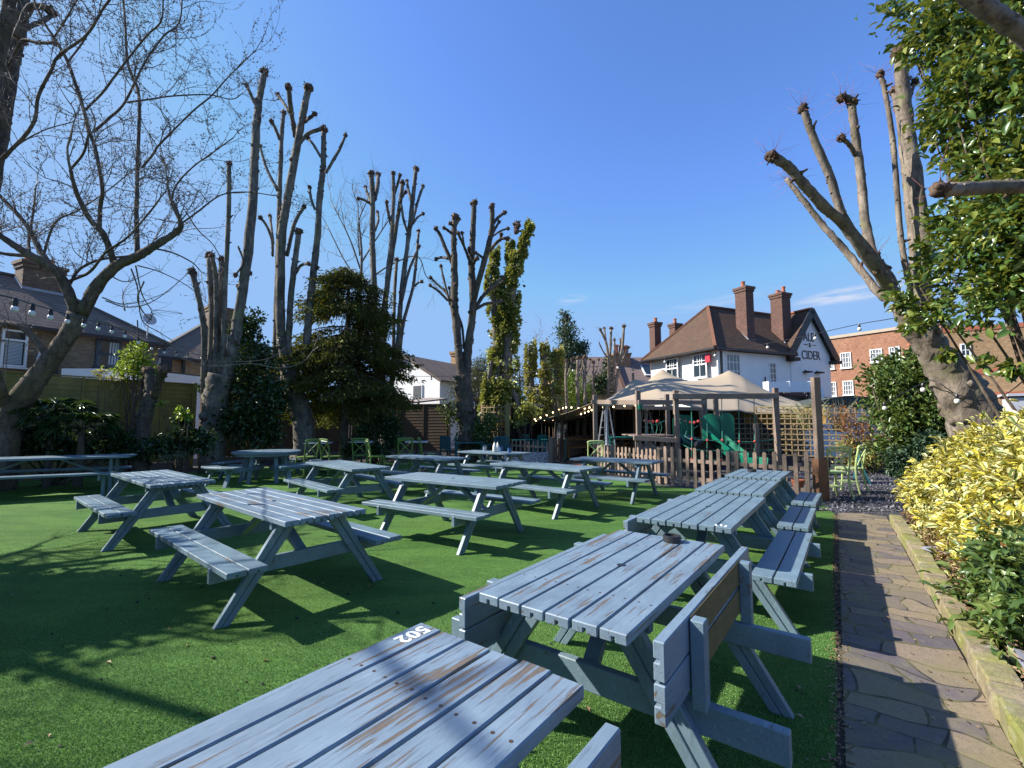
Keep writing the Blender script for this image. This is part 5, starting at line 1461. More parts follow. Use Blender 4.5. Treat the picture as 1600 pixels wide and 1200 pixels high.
# ------------------------------------------------------------------ festoon bulbs
M_BULB = m_plain('white_bulb', (.78, .76, .68), .25, .05, 4)
def festoon(label, pts, every, r=.032, sag=0.0):
    b0 = W(*pts[0]); f = thing('string_lights', label, 'string lights', b0, 0, 'festoon bulb strings over the garden')
    P = np.array([tuple(W(*p) - b0) for p in pts]); P2, _ = catmull(P, np.ones(len(P)), 10)
    mb = MB(); mb.tube(P2, .008, 5); mb.build('cable', M_BLACK, f)
    seg = np.r_[0, np.cumsum(np.linalg.norm(np.diff(P2, axis=0), axis=1))]
    s = every * .4
    while s < seg[-1]:
        q = Vector([np.interp(s, seg, P2[:, i]) for i in range(3)])
        mb = MB(); mb.lathe(q + Vector((0, 0, -.075)), [(.022, 0), (.024, .05), (.014, .085)], 8); so_ = mb.build('socket', M_BLACK, f)
        mb = MB(); mb.ball(q + Vector((0, 0, -.075 - r * .9)), r, 10, 8, sq=(1, 1, 1.1)); mb.build('bulb', M_BULB, f, smooth=True)
        s += every
festoon('string of white bulbs crossing the near left branches of the bare tree', [(-60, 455, 3.6), (5, 462, 4.2), (60, 478, 5.4), (123, 496, 7.0), (190, 515, 9.2), (245, 541, 11.2), (300, 553, 13.5), (345, 556, 15.0)], .82)
festoon('string of white bulbs in front of the conifer and ivy tree', [(345, 557, 14.6), (400, 566, 14.8), (470, 578, 15.2), (560, 586, 16), (640, 588, 17), (740, 587, 17.5), (800, 585, 17.2), (868, 575, 16.4)], .82, .036)
festoon('string of white bulbs passing in front of the pub', [(868, 575, 16.4), (940, 572, 16), (1040, 560, 15.2), (1150, 545, 14), (1240, 529, 12.5), (1330, 509, 10.5), (1398, 497, 9)], 1.55, .04)
festoon('string of white bulbs slung low around the leaning pollard', [(1360, 640, 9.5), (1440, 600, 8.2), (1462, 596, 7.6), (1500, 618, 7.4), (1560, 622, 7.2), (1640, 560, 7)], 1.0, .04)
# ------------------------------------------------------------------ trees
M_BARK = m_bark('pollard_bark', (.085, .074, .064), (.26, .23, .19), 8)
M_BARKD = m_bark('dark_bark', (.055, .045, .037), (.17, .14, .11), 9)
M_BARKR = m_bark('pale_pollard_bark', (.13, .102, .08), (.32, .265, .21), 8)  # paler, warmer bark tone for some of the trees
M_CHERRY = m_bark('cherry_bark', (.07, .053, .042), (.20, .155, .115), 10)
M_TWIG = m_plain('twig_bark', (.17, .135, .11), .8, .3, 20)
M_PINK = m_plain('pink_shoots', (.33, .10, .09), .7, .3, 20)
M_KNOB = m_bark('knob_bark', (.06, .04, .03), (.19, .125, .09), 12)

def knob(mb, p, r, k=7, d=None):
    p = np.array(tuple(p))
    mb.ball(p, r, 8, 6, rough=.16)
    for _ in range(k):
        v = unit(rng.normal(0, 1, 3)); q = p + v * r * .75
        mb.ball(q, r * rng.uniform(.35, .6), 6, 4, rough=.15)
    for _ in range(k):
        v = unit(rng.normal(0, 1, 3) + np.array([0, 0, .5])); q = p + v * r * .7
        mb.tube([q, q + v * r * rng.uniform(.5, .95)], [r * .2, r * .10], 5)

def shoots(mb, p, n, L, rad=.0035, up=.5):
    p = np.array(tuple(p))
    for _ in range(n):
        v = unit(rng.normal(0, 1, 3) + np.array([0, 0, up])); l = L * rng.uniform(.4, 1.2)
        b = unit(v + rng.normal(0, .35, 3))
        mb.tube([p, p + v * l * .5, p + v * l * .5 + b * l * .5], [rad, rad * .8, rad * .4], 3)

def pollard(label, base, limbs, Y, group='pollarded trees around the garden', bark=None, trunk=None, knobs=1.0, shoot=(0, 0), name='pollarded_tree', bumps=1.0, pinks=0):
    """limbs: list of ([(px,py[,dY])...], width px at start, width px at end, ends in a knob?)"""
    bark = bark or M_BARK
    b = W(base[0], base[1], Y); b.z = 0
    t = thing(name, label, 'tree', b, 0, group)
    if trunk:
        mb = MB(); pts = [W(x, y, Y) - b for x, y, w_ in trunk]; pts[0].z = min(pts[0].z, -.1)
        mb.tube(pts, [PX(w_, Y) / 2 * (.84 if w_ < 60 else 1) for x, y, w_ in trunk], 18, smooth=8, rough=.07)
        for _ in range(int(14 * bumps)):
            i = rng.integers(0, len(pts) - 1); f = rng.random(); q = pts[i].lerp(pts[i + 1], f); r = PX(trunk[i][2] * (1 - f) + trunk[i + 1][2] * f, Y) / 2
            a = rng.uniform(0, 2 * PI); mb.ball(q + Vector((math.cos(a), math.sin(a), 0)) * r * .85, r * rng.uniform(.16, .34), 7, 5, rough=.18)
        mb.build('trunk', bark, t, smooth=True)
    for pts, w0, w1, kn in limbs:
        dz = rng.uniform(-.9, .9); m = len(pts); P = []; w0 = w1 + (w0 - w1) * .62
        for i, p in enumerate(pts):
            yy = Y + (p[2] if len(p) > 2 else 0) + dz * (i / max(1, m - 1)) * (1 if len(p) < 3 else 0)
            P.append(W(p[0], p[1], yy) - b)
        Rr = np.linspace(PX(w0, Y) / 2, PX(w1, Y) / 2, m)
        mb = MB(); mb.tube(P, Rr, 10, smooth=6, rough=.085)
        Q, RQ = catmull(np.array([tuple(q) for q in P]), Rr, 6)
        Lr = np.linalg.norm(np.diff(Q, axis=0), axis=1).sum()
        for _ in range(int(Lr * 10 * bumps)):      # burrs along the limb
            i = rng.integers(0, len(Q)); v = unit(rng.normal(0, 1, 3)); r = RQ[i]
            mb.ball(Q[i] + v * r * .9, max(.022, r * rng.uniform(.22, .5)), 6, 4, rough=.2)
        kb = mb; mb.mi = 1
        if kn: knob(kb, Q[-1], max(PX(w1, Y) * .72 * knobs, .07))
        for _ in range(int(Lr * 1.1 * bumps)):
            i = rng.integers(0, len(Q)); v = unit(rng.normal(0, 1, 3)); kb.ball(Q[i] + v * RQ[i] * .95, max(.03, RQ[i] * .55), 6, 5, rough=.25)
            kb.tube([Q[i] + v * RQ[i] * .7, Q[i] + v * (RQ[i] + .09) + np.array([0, 0, .03])], [.03, .014], 5)
        if pinks:
            mb.mi = 2; shoots(mb, Q[-1], pinks, .45, .0028)
            for _ in range(int(Lr * 2.0)): shoots(mb, Q[rng.integers(0, len(Q))], 2, .3, .0025)
        if shoot[0]:
            mb.mi = 3; shoots(mb, Q[-1], shoot[0], shoot[1])
            for _ in range(int(Lr * 2.2)): shoots(mb, Q[rng.integers(0, len(Q))], 1, shoot[1] * .6)
        o = mb.build('limb', [bark, M_KNOB, M_PINK, M_TWIG], t, smooth=True)
    return t, b

pollard('tall leaning pollard rising from a clump of stems left of the ivy bush', (335, 700), [
    ([(352, 600), (372, 500), (393, 340), (400, 210), (404, 165), (413, 113)], 23, 9, 1), ([(402, 170), (393, 150), (385, 133)], 6, 5, 1),
    ([(348, 595), (351, 470), (357, 340), (358, 256)], 9, 6, 1), ([(318, 610), (319, 520), (311, 467), (300, 424)], 9, 8, 1),
    ([(328, 600), (331, 500), (330, 460), (327, 399)], 9, 9, 1), ([(342, 590), (344, 480), (346, 405)], 8, 7, 1), ([(336, 600), (338, 480), (337, 430), (331, 400)], 8, 6, 1),
    ([(372, 385), (380, 410), (368, 430)], 3, 3, 1)], 14, trunk=[(333, 705, 44), (334, 660, 38), (337, 620, 40), (345, 585, 42)], bark=M_BARK, shoot=(8, .5))
pollard('pollard with the tallest forked stems rising behind the dark ivy bush', (470, 700), [
    ([(447, 575), (438, 500), (440, 375), (450, 305), (465, 225), (472, 187), (482, 137)], 19, 9, 1), ([(462, 215), (455, 175), (451, 136)], 9, 7, 1), ([(452, 176), (444, 162), (434, 148)], 5, 5, 1),
    ([(466, 227), (475, 215), (485, 207), (506, 200)], 7, 6, 1), ([(476, 190), (484, 184), (492, 178)], 5, 5, 1),
    ([(430, 560), (433, 450), (435, 380), (437, 297), (440, 215), (443, 176)], 11, 6, 1), ([(437, 218), (430, 200), (424, 190)], 5, 5, 1), ([(434, 297), (417, 265), (406, 228)], 6, 4, 1),
    ([(426, 400), (425, 375), (416, 352), (407, 340)], 4, 4, 1), ([(427, 380), (424, 355), (422, 338)], 4, 4, 1),
    ([(478, 600), (482, 500), (495, 380), (500, 305), (505, 260), (506, 203)], 14, 8, 1), ([(501, 245), (491, 228), (481, 216)], 5, 4, 1), ([(509, 270), (524, 245), (533, 228), (540, 211)], 6, 4, 1), ([(492, 327), (486, 310), (484, 293)], 4, 4, 1),
    ([(448, 400), (460, 350), (475, 323)], 7, 5, 1), ([(450, 590), (451, 520), (456, 450), (467, 362)], 12, 8, 1), ([(460, 430), (470, 415), (482, 412)], 5, 4, 1)],
    15.5, trunk=[(478, 705, 40), (474, 660, 36), (462, 620, 34), (450, 570, 30)], shoot=(6, .5))
pollard('group of pollard stems rising behind the conifer', (603, 700), [
    ([(588, 640), (586, 500), (582, 380), (582, 305), (580, 271)], 13, 7, 1), ([(585, 312), (590, 290), (591, 273)], 8, 6, 1), ([(583, 320), (575, 305), (571, 292)], 4, 4, 1), ([(578, 318), (568, 312), (560, 310)], 4, 4, 1), ([(586, 360), (591, 345), (590, 332)], 4, 4, 1),
    ([(598, 600), (604, 450), (611, 380), (615, 305), (614, 271)], 9, 5, 1), ([(616, 305), (621, 288), (625, 274)], 4, 4, 1), ([(611, 352), (606, 330), (604, 316)], 5, 4, 1),
    ([(594, 600), (597, 510), (606, 440), (615, 380), (625, 317), (629, 286)], 11, 6, 1), ([(627, 320), (631, 345), (638, 366)], 4, 4, 0), ([(625, 315), (630, 305), (634, 300)], 4, 4, 1),
    ([(612, 600), (623, 530), (626, 470), (637, 380), (645, 312), (650, 264)], 11, 6, 1), ([(643, 315), (638, 296), (636, 283)], 5, 4, 1), ([(642, 355), (650, 325), (655, 308), (661, 291)], 5, 4, 1), ([(645, 350), (652, 340), (661, 334)], 4, 3, 1),
    ([(613, 600), (615, 530), (617, 450), (620, 406)], 6, 5, 1), ([(624, 560), (630, 505), (645, 450), (651, 400), (654, 361)], 7, 4, 1), ([(645, 450), (652, 443), (659, 440)], 3, 3, 1), ([(628, 470), (637, 430), (646, 405), (655, 385)], 5, 4, 1)],
    19, trunk=[(606, 705, 26), (605, 650, 24), (603, 600, 26)], shoot=(6, .5))
pollard('dark V shaped pollard standing clear against the sky left of the ivy tree', (728, 700), [
    ([(721, 590), (716, 540), (711, 480), (710, 412), (709, 379), (711, 340)], 17, 8, 1), ([(707, 412), (696, 388), (688, 368), (681, 357)], 7, 5, 1), ([(700, 404), (690, 402), (681, 405)], 5, 4, 1), ([(708, 367), (700, 360), (694, 356)], 4, 4, 1), ([(710, 356), (706, 351), (703, 349)], 4, 4, 1), ([(711, 355), (715, 347), (717, 343)], 4, 4, 1),
    ([(714, 550), (710, 510), (705, 478), (697, 457), (685, 446), (673, 434)], 8, 3, 1), ([(703, 475), (692, 430), (689, 416)], 4, 3, 1), ([(700, 470), (685, 455), (672, 446)], 4, 3, 1), ([(706, 470), (703, 458), (702, 450)], 3, 3, 1),
    ([(728, 590), (732, 540), (739, 480), (737, 412), (739, 360), (741, 317)], 18, 8, 1), ([(734, 408), (725, 385), (716, 364)], 5, 4, 1), ([(725, 383), (723, 370), (722, 364)], 3, 3, 1), ([(739, 412), (744, 405), (745, 404)], 4, 5, 1), ([(736, 398), (732, 390), (733, 388)], 4, 4, 1),
    ([(737, 490), (745, 450), (757, 408), (767, 367), (769, 345), (769, 322)], 12, 7, 1), ([(769, 352), (778, 340), (789, 332)], 6, 5, 1), ([(764, 394), (774, 381), (784, 373), (793, 373)], 6, 5, 1), ([(768, 368), (775, 355), (780, 347)], 4, 4, 1), ([(770, 369), (782, 361), (794, 357)], 3, 3, 1), ([(781, 376), (783, 368), (783, 366)], 4, 4, 1),
    ([(741, 483), (757, 460), (772, 446), (785, 434)], 6, 6, 1), ([(742, 484), (758, 475), (772, 473), (785, 470)], 5, 5, 0), ([(757, 405), (748, 398), (743, 395)], 4, 4, 1), ([(725, 545), (722, 510), (716, 492)], 5, 3, 0), ([(758, 430), (761, 436), (764, 440)], 3, 3, 0)],
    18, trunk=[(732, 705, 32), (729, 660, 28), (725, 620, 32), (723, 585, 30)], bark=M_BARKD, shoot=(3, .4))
pollard('cluster of small bare pollard stems left of the tent peak', (952, 680), [
    ([(950, 625), (951, 580), (949, 545), (945, 530), (938, 515)], 6, 3, 1), ([(949, 550), (946, 528), (944, 513)], 3, 3, 1), ([(952, 600), (953, 560), (955, 513)], 5, 4, 1), ([(957, 610), (960, 560), (960, 531)], 5, 3, 1), ([(960, 620), (966, 580), (972, 545), (975, 510)], 7, 4, 1), ([(969, 560), (970, 540), (970, 531)], 4, 3, 1), ([(968, 572), (976, 556), (982, 543)], 3, 3, 1), ([(950, 560), (943, 550), (937, 538)], 2, 2, 0)],
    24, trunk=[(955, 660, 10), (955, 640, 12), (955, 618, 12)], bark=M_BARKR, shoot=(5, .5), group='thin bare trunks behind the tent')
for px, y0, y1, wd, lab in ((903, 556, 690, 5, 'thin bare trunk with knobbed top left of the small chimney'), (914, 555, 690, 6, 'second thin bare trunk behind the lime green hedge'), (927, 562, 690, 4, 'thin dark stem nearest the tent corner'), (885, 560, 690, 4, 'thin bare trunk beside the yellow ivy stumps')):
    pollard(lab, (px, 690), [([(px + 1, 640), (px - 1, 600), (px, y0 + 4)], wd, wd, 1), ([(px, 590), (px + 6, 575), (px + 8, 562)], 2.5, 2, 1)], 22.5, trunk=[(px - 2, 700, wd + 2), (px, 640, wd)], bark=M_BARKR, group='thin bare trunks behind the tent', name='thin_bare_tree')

# right hand pollard leaning over the bed
pollard('big leaning pollard in the right bed with fanned sunlit limbs and pink shoots', (1525, 690), [
    ([(1412, 475, 0), (1390, 450, 0), (1355, 402, -.3), (1320, 352, -.5), (1290, 325, -.7), (1255, 287, -.9), (1233, 262, -1), (1206, 244, -1.1)], 21, 12, 1),
    ([(1392, 470, .1), (1372, 456, .2), (1330, 402, .5), (1300, 368, .6), (1284, 350, .7), (1250, 306, .8), (1229, 279, .9)], 16, 8, 0),
    ([(1398, 448, 0), (1372, 410, 0), (1322, 347, -.2), (1296, 275, -.3), (1267, 205, -.4), (1255, 170, -.4)], 17, 10, 1),
    ([(1378, 425, 0), (1366, 402, .2), (1352, 347, .4), (1345, 275, .5), (1335, 200, .5), (1330, 160, .5)], 16, 12, 1), ([(1330, 162, .5), (1322, 152, .5), (1315, 153, .5)], 12, 10, 1), ([(1336, 242, .5), (1327, 226, .4), (1315, 216, .3)], 8, 7, 1),
    ([(1392, 420, .1), (1380, 412, .1), (1369, 400, .1)], 6, 5, 1),
    ([(1420, 440, .2), (1412, 400, .2), (1405, 345, .2), (1397, 237, .2), (1386, 160, .1), (1376, 116, .1)], 10, 7, 1),
    ([(1440, 480, .2), (1442, 420, .2), (1440, 347, .2), (1425, 250, .3), (1412, 150, .3), (1407, 82, .3)], 27, 18, 1),
    ([(1425, 470, .5), (1430, 400, .6), (1420, 300, .6), (1413, 240, .7), (1406, 180, .7), (1398, 142, .7)], 22, 11, 1), ([(1418, 165, .3), (1424, 145, .3), (1430, 128, .3)], 6, 5, 1)],
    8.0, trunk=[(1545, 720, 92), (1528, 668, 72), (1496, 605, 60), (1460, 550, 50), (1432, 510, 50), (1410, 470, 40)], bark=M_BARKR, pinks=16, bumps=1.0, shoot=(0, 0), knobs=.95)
t, b = pollard('pollard with cut branches reaching in from the right edge of the view', (1800, 700), [
    ([(1790, 330), (1700, 300), (1600, 292), (1520, 294), (1468, 297)], 26, 18, 1), ([(1790, 250), (1700, 140), (1600, 55), (1540, 12), (1490, -25)], 32, 24, 1)],
    4.7, trunk=[(1800, 800, 110), (1800, 500, 90), (1795, 200, 70)], bark=M_BARKR, pinks=6, knobs=.9)
# pollard at the left edge of the view
pollard('dark pollard with stubby cut branches at the top left edge of the view', (-55, 700), [
    ([(-30, 420), (-15, 300), (8, 170), (22, 90), (34, 30), (45, -60)], 24, 16, 0), ([(-40, 420), (-20, 250), (-8, 120), (12, 20), (22, -50)], 20, 16, 0),
    ([(26, 60), (45, 15), (62, 10), (78, 16)], 12, 10, 1), ([(30, 50), (50, 40), (68, 32), (84, 22)], 8, 7, 1), ([(16, 100), (35, 65), (60, 67), (86, 67)], 6, 5, 1)],
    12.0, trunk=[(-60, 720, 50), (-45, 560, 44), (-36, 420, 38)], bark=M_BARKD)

# ------------------------------------------------------------------ bare cherry tree
def twig_tree(t, b, limbs, Y, bark, twig_n, tw_len, name='limb', up=.25, tmat=None, twig_r=.012, lev=2, bud=True, drop=0.0, zmin=2.0):
    tw = MB()
    def grow(p, d, L, r, lv):
        k = 5; pts = [p]; q = p.copy(); v = d.copy()
        for i in range(k):
            v = unit(v + rng.normal(0, .20, 3) + np.array([0, 0, up * .22 - drop])); q = q + v * L / k
            if q[2] < zmin: q[2] = zmin + .02
            pts.append(q.copy())
        tw.tube(pts, np.linspace(r, r * .35, k + 1), 4, smooth=2)
        if lv > 0:
            for i in range(rng.integers(2, 5)):
                j = rng.integers(1, k + 1)
                grow(pts[j], unit(v + rng.normal(0, .75, 3)), L * rng.uniform(.4, .75), r * .55, lv - 1)
        if bud:
            for j in range(1, k + 1):
                if rng.random() < .55:
                    e = pts[j] + unit(rng.normal(0, 1, 3)) * .045
                    tw.tube([pts[j], e], [.006, .009], 3)
    for pts, w0, w1 in limbs:
        m = len(pts); dz = rng.uniform(-1.2, 1.2)
        P = [np.array(tuple(W(p[0], p[1], Y + (p[2] if len(p) > 2 else dz * i / max(1, m - 1))) - b)) for i, p in enumerate(pts)]
        Rr = np.linspace(PX(w0, Y) / 2, PX(w1, Y) / 2, m) * .74
        mb = MB(); mb.tube(P, Rr, 9, smooth=6, rough=.06); mb.build(name, bark, t, smooth=True)
        Q, RQ = catmull(np.array(P), Rr, 6)
        L = np.linalg.norm(np.diff(Q, axis=0), axis=1).sum()
        for _ in range(int(twig_n * L)):
            i = rng.integers(max(1, len(Q) // 4), len(Q))
            tdir = unit(Q[i] - Q[i - 1])
            grow(Q[i], unit(tdir * .6 + rng.normal(0, .7, 3) + np.array([0, 0, up])), tw_len * rng.uniform(.4, 1.1), min(twig_r, RQ[i] * .6), lev)
        grow(Q[-1], unit(Q[-1] - Q[-3]), tw_len * .8, RQ[-1] * .8, lev)
    tw.build('twigs', tmat or M_TWIG, t)

Yc = 10.4
b = W(5, 730, Yc); b.z = 0
ch = thing('bare_cherry_tree', 'bare twisting cherry tree with fine budding twigs in front of the left fence', 'tree', b)
mb = MB(); tp = [(-5, 760, 56), (8, 690, 50), (22, 640, 44), (45, 608, 40), (66, 580, 34), (92, 545, 31), (112, 515, 31), (122, 490, 34)]
pts = [W(x, y, Yc) - b for x, y, w_ in tp]; pts[0].z = -.1
mb.tube(pts, [PX(w_, Yc) / 2 * .78 for x, y, w_ in tp], 14, smooth=6, rough=.03); mb.build('trunk', M_CHERRY, ch, smooth=True)
cher = [
    ([(76, 562), (62, 540), (45, 520), (22, 507), (-20, 503)], 15, 9), ([(20, 640), (5, 625), (0, 610), (-8, 580)], 26, 18),
    ([(120, 492), (112, 470), (97, 437), (80, 417), (50, 400), (25, 385), (0, 368), (-30, 350)], 22, 9),
    ([(80, 417), (60, 387), (47, 360), (25, 332), (0, 306), (-25, 280)], 12, 6), ([(48, 400), (20, 398), (0, 395), (-30, 385)], 9, 5), ([(46, 398), (45, 375), (52, 330), (56, 290)], 7, 3),
    ([(128, 490), (150, 450), (180, 417), (212, 402), (237, 387), (262, 372), (280, 358), (282, 346), (267, 315)], 25, 7),
    ([(180, 414), (162, 367), (140, 342), (120, 302), (110, 265)], 14, 6), ([(155, 355), (157, 320), (160, 295), (150, 237), (140, 207)], 9, 6), ([(140, 210), (130, 170), (107, 100), (85, 60), (70, 37), (55, 5), (45, -30)], 8, 4),
    ([(110, 265), (130, 240), (137, 215), (140, 207)], 5, 4),
    ([(215, 402), (213, 337), (214, 300), (215, 250), (217, 150), (200, 100), (195, 25), (190, -20)], 10, 4),
    ([(145, 207), (170, 185), (195, 160), (225, 100), (255, 57), (280, 35), (285, -10)], 6, 3), ([(133, 172), (160, 145), (175, 125), (200, 92), (230, 55), (252, 32), (255, -10)], 5, 3), ([(105, 98), (130, 65), (150, 30), (180, -10)], 4, 3), ([(85, 57), (100, 35), (120, 0)], 4, 3),
    ([(198, 160), (235, 155), (270, 150), (325, 148), (362, 155), (380, 145)], 4, 2), ([(222, 262), (240, 240), (250, 225), (300, 175), (330, 150), (357, 120), (400, 78)], 5, 2),
    ([(-20, 260), (0, 250), (50, 197), (60, 150), (80, 110), (92, 87), (135, 55), (162, 12), (180, -10)], 8, 4), ([(8, 248), (30, 225), (70, 203), (115, 190)], 4, 2),
    ([(267, 318), (275, 290), (300, 262), (330, 240), (365, 215)], 4, 2), ([(283, 350), (310, 330), (345, 305), (385, 300), (430, 306)], 4, 2), ([(240, 388), (270, 395), (300, 410), (315, 425)], 4, 2),
    ([(108, 446), (125, 420), (160, 405), (205, 400)], 6, 5), ([(106, 440), (140, 425), (165, 395), (200, 370), (235, 330), (250, 310)], 6, 3), ([(62, 420), (85, 350), (120, 330), (165, 300), (215, 260)], 5, 2)]
twig_tree(ch, b, cher, Yc, M_CHERRY, 3.4, 1.35, up=.35, lev=2, zmin=3.2)
tw = MB()   # long drooping whips on the right
for pts in ([(212, 415), (222, 460), (238, 490), (225, 510)], [(215, 415), (250, 425), (290, 445), (320, 470)], [(160, 465), (190, 475), (225, 470), (265, 455)], [(165, 470), (200, 480), (240, 470), (290, 430), (310, 400)], [(225, 440), (215, 470), (235, 500), (240, 485), (285, 490)],
            [(205, 420), (215, 450), (222, 500), (250, 520), (300, 550), (340, 570)], [(150, 500), (210, 520), (260, 535), (300, 560), (360, 565), (420, 560), (455, 535)], [(260, 548), (320, 572), (390, 568), (440, 575), (480, 560), (500, 520)], [(195, 485), (192, 460), (205, 440)], [(170, 430), (200, 440), (245, 420)], [(290, 330), (310, 360), (335, 385), (350, 420), (345, 450)]):
    P = [W(x, y, Yc + .5 * i) - b for i, (x, y) in enumerate(pts)]; tw.tube(P, [.017, .006], 5, smooth=6)
    for p in P[1:]: shoots(tw, p, 3, .5, .005)
tw.build('drooping_whips', M_TWIG, ch)

# thin grey tree behind the conifer
b = W(560, 690, 25); b.z = 0
gt = thing('bare_grey_tree', 'fine twigged bare grey tree far behind the conifer', 'tree', b)
twig_tree(gt, b, [([(560, 640), (562, 480), (565, 400), (560, 340)], 9, 3), ([(563, 420), (545, 370), (520, 320)], 4, 2), ([(564, 440), (540, 410), (510, 350)], 4, 2), ([(565, 410), (590, 370), (610, 340)], 4, 2), ([(566, 450), (600, 420), (650, 400), (665, 430)], 4, 2), ([(562, 400), (560, 350), (575, 310)], 3, 2)], 25, M_BARK, 1.4, 2.2, up=.3, bud=False, tmat=m_plain('grey_twigs', (.20, .18, .15), .8, .2, 20), twig_r=.018, lev=2)
# pale twiggy tree far right of the V pollard
b = W(812, 690, 30); b.z = 0
gt = thing('bare_grey_tree', 'faint bare twiggy tree low behind the ivy covered pollard', 'tree', b)
twig_tree(gt, b, [([(812, 650), (812, 590), (808, 555)], 5, 2), ([(812, 600), (825, 570), (835, 545)], 3, 1.5), ([(811, 610), (798, 580), (795, 550)], 3, 1.5)], 30, M_BARK, 2.0, 1.9, up=.3, bud=False, tmat=bpy.data.materials['grey_twigs'], twig_r=.018, lev=2)

# ------------------------------------------------------------------ foliage
L_DARK = m_leaf('dark_evergreen_leaf', [(.016, .038, .014), (.03, .065, .022), (.05, .095, .03), (.075, .12, .04)], .35, .15)
L_IVY = m_leaf('ivy_leaf', [(.07, .12, .02), (.17, .22, .04), (.30, .33, .08), (.45, .43, .14)], .45, .2)
L_YIVY = m_leaf('yellow_ivy_leaf', [(.15, .19, .03), (.27, .29, .07), (.42, .41, .12), (.54, .48, .18)], .45, .25)
L_CON = m_leaf('conifer_spray', [(.04, .065, .014), (.08, .115, .02), (.135, .165, .03), (.14, .085, .03), (.20, .22, .045)], .6, .2)
L_EVER = m_leaf('glossy_evergreen_leaf', [(.028, .065, .014), (.045, .10, .02), (.075, .145, .028), (.13, .20, .042), (.26, .26, .05)], .28, .22)
L_BRIGHT = m_leaf('bright_leaf', [(.08, .16, .02), (.15, .25, .025), (.23, .34, .04), (.31, .40, .07)], .4, .3)
L_MID = m_leaf('shrub_leaf', [(.04, .08, .022), (.07, .125, .03), (.115, .175, .04), (.19, .24, .065)], .35, .2)
L_GREY = m_leaf('grey_green_leaf', [(.07, .09, .05), (.12, .14, .07), (.17, .18, .10)], .6, .2)
L_PALM = m_leaf('palm_leaf', [(.02, .05, .015), (.04, .085, .02), (.07, .12, .03)], .3, .2)
L_RED = m_leaf('red_berry_leaf', [(.14, .13, .03), (.28, .10, .03), (.42, .12, .03), (.30, .18, .05)], .5, .25)
L_BLUE = m_leaf('blue_green_leaf', [(.03, .07, .035), (.05, .10, .05), (.08, .13, .06)], .5, .2)
L_VAR = m_varieg('variegated_leaf')
L_CORE = m_plain('dark_stems', (.035, .028, .02), .9, .3, 6)  # one dark brown tone, used on the palm leaf stalks

def shrub(name, label, cat, base, blobs, n, nclump, size, mat, group=None, aspect=.45, up=.6, shape=4, spread=.16, shell=.55, stems=10, out=.5, curl=.15, stem_mat=None, trunk_r=.03, crown='foliage', fold=.18, jit=.35):
    """blobs in photo terms: (px, py, Y, rx_m, ry_m, rz_m[, weight])"""
    b = Vector(base); t = thing(name, label, cat, b, 0, group)
    B = []
    for q in blobs:
        c = W(q[0], q[1], q[2]); B.append((c.x, c.y, c.z, *q[3:6], *(q[6:7])))
    P, D = clumps(B, n, nclump, spread, shell)
    P[:, 2] = np.maximum(P[:, 2], b.z + .02)
    D = unit(D * out + rng.normal(0, .5, P.shape))
    leaf_mesh(crown, P, D, size, mat, t, aspect=aspect, up=up, shape=shape, off=b, curl=curl, fold=fold, jit=jit)
    if stems:
        mb = MB()
        for k in range(stems):
            q = B[rng.integers(0, len(B))]
            e = Vector(q[:3]) + Vector([rng.normal(0, .5) * q[3], rng.normal(0, .5) * q[4], rng.normal(0, .4) * q[5]]) - b
            s = Vector((rng.normal(0, .12), rng.normal(0, .12), 0)); m_ = s.lerp(e, .5) + Vector((rng.normal(0, .06), rng.normal(0, .06), .1))
            mb.tube([s, m_, e], [trunk_r, trunk_r * .35], 6, smooth=4)
        mb.build('stems', stem_mat or M_CHERRY, t)
    return t

gb = lambda px, py, Y: Vector(((px - 800) / FPX * Y * 1.0, Y, 0))
# right evergreen
shrub('evergreen_tree', 'tall glossy leaved evergreen filling the upper right corner', 'tree', (7.6, 6.2, 0), [
    (1500, 20, 6.6, .8, .9, .9), (1580, 10, 6.0, 1.0, .9, 1.0), (1468, 60, 6.8, .36, .5, .55), (1560, 120, 6.2, .95, .9, .8), (1505, 150, 6.6, .50, .7, .6), (1480, 110, 6.8, .28, .4, .4), (1640, 120, 5.8, 1.0, 1, 1.3),
    (1520, 215, 6.6, .62, .7, .6), (1590, 235, 6.0, .8, .8, .8), (1545, 300, 6.5, .70, .7, .6), (1505, 345, 6.8, .5, .6, .5), (1590, 350, 6.0, .8, .8, .8), (1650, 330, 5.6, .9, .9, 1.2),
    (1510, 420, 6.6, .62, .7, .55), (1455, 440, 7.0, .42, .5, .35), (1420, 475, 7.1, .26, .35, .25), (1575, 440, 6.0, .75, .8, .6), (1470, 485, 6.8, .36, .5, .25), (1530, 480, 6.4, .42, .5, .26), (1590, 465, 5.9, .4, .6, .25), (1475, 545, 6.9, .16, .2, .14, .6), (1435, 510, 7.0, .2, .25, .18),
    (1530, 570, 6.5, .22, .3, .13, .4), (1598, 560, 6.0, .14, .2, .2, .3), (1505, 610, 6.6, .12, .15, .08, .3), (1395, 8, 7.0, .16, .2, .16, .5), (1442, 240, 7.2, .12, .15, .12, .5), (1425, 50, 7.2, .14, .2, .2, .3), (1432, 130, 7.1, .12, .15, .12, .4), (1450, 185, 7.0, .14, .2, .14, .5), (1452, 290, 7.0, .16, .2, .16, .5), (1462, 385, 7.0, .2, .25, .18, .6)],
    16500, 720, .118, L_EVER, aspect=.46, up=.45, shape=6, spread=.155, shell=.40, stems=14, out=.6, trunk_r=.028, jit=.55)
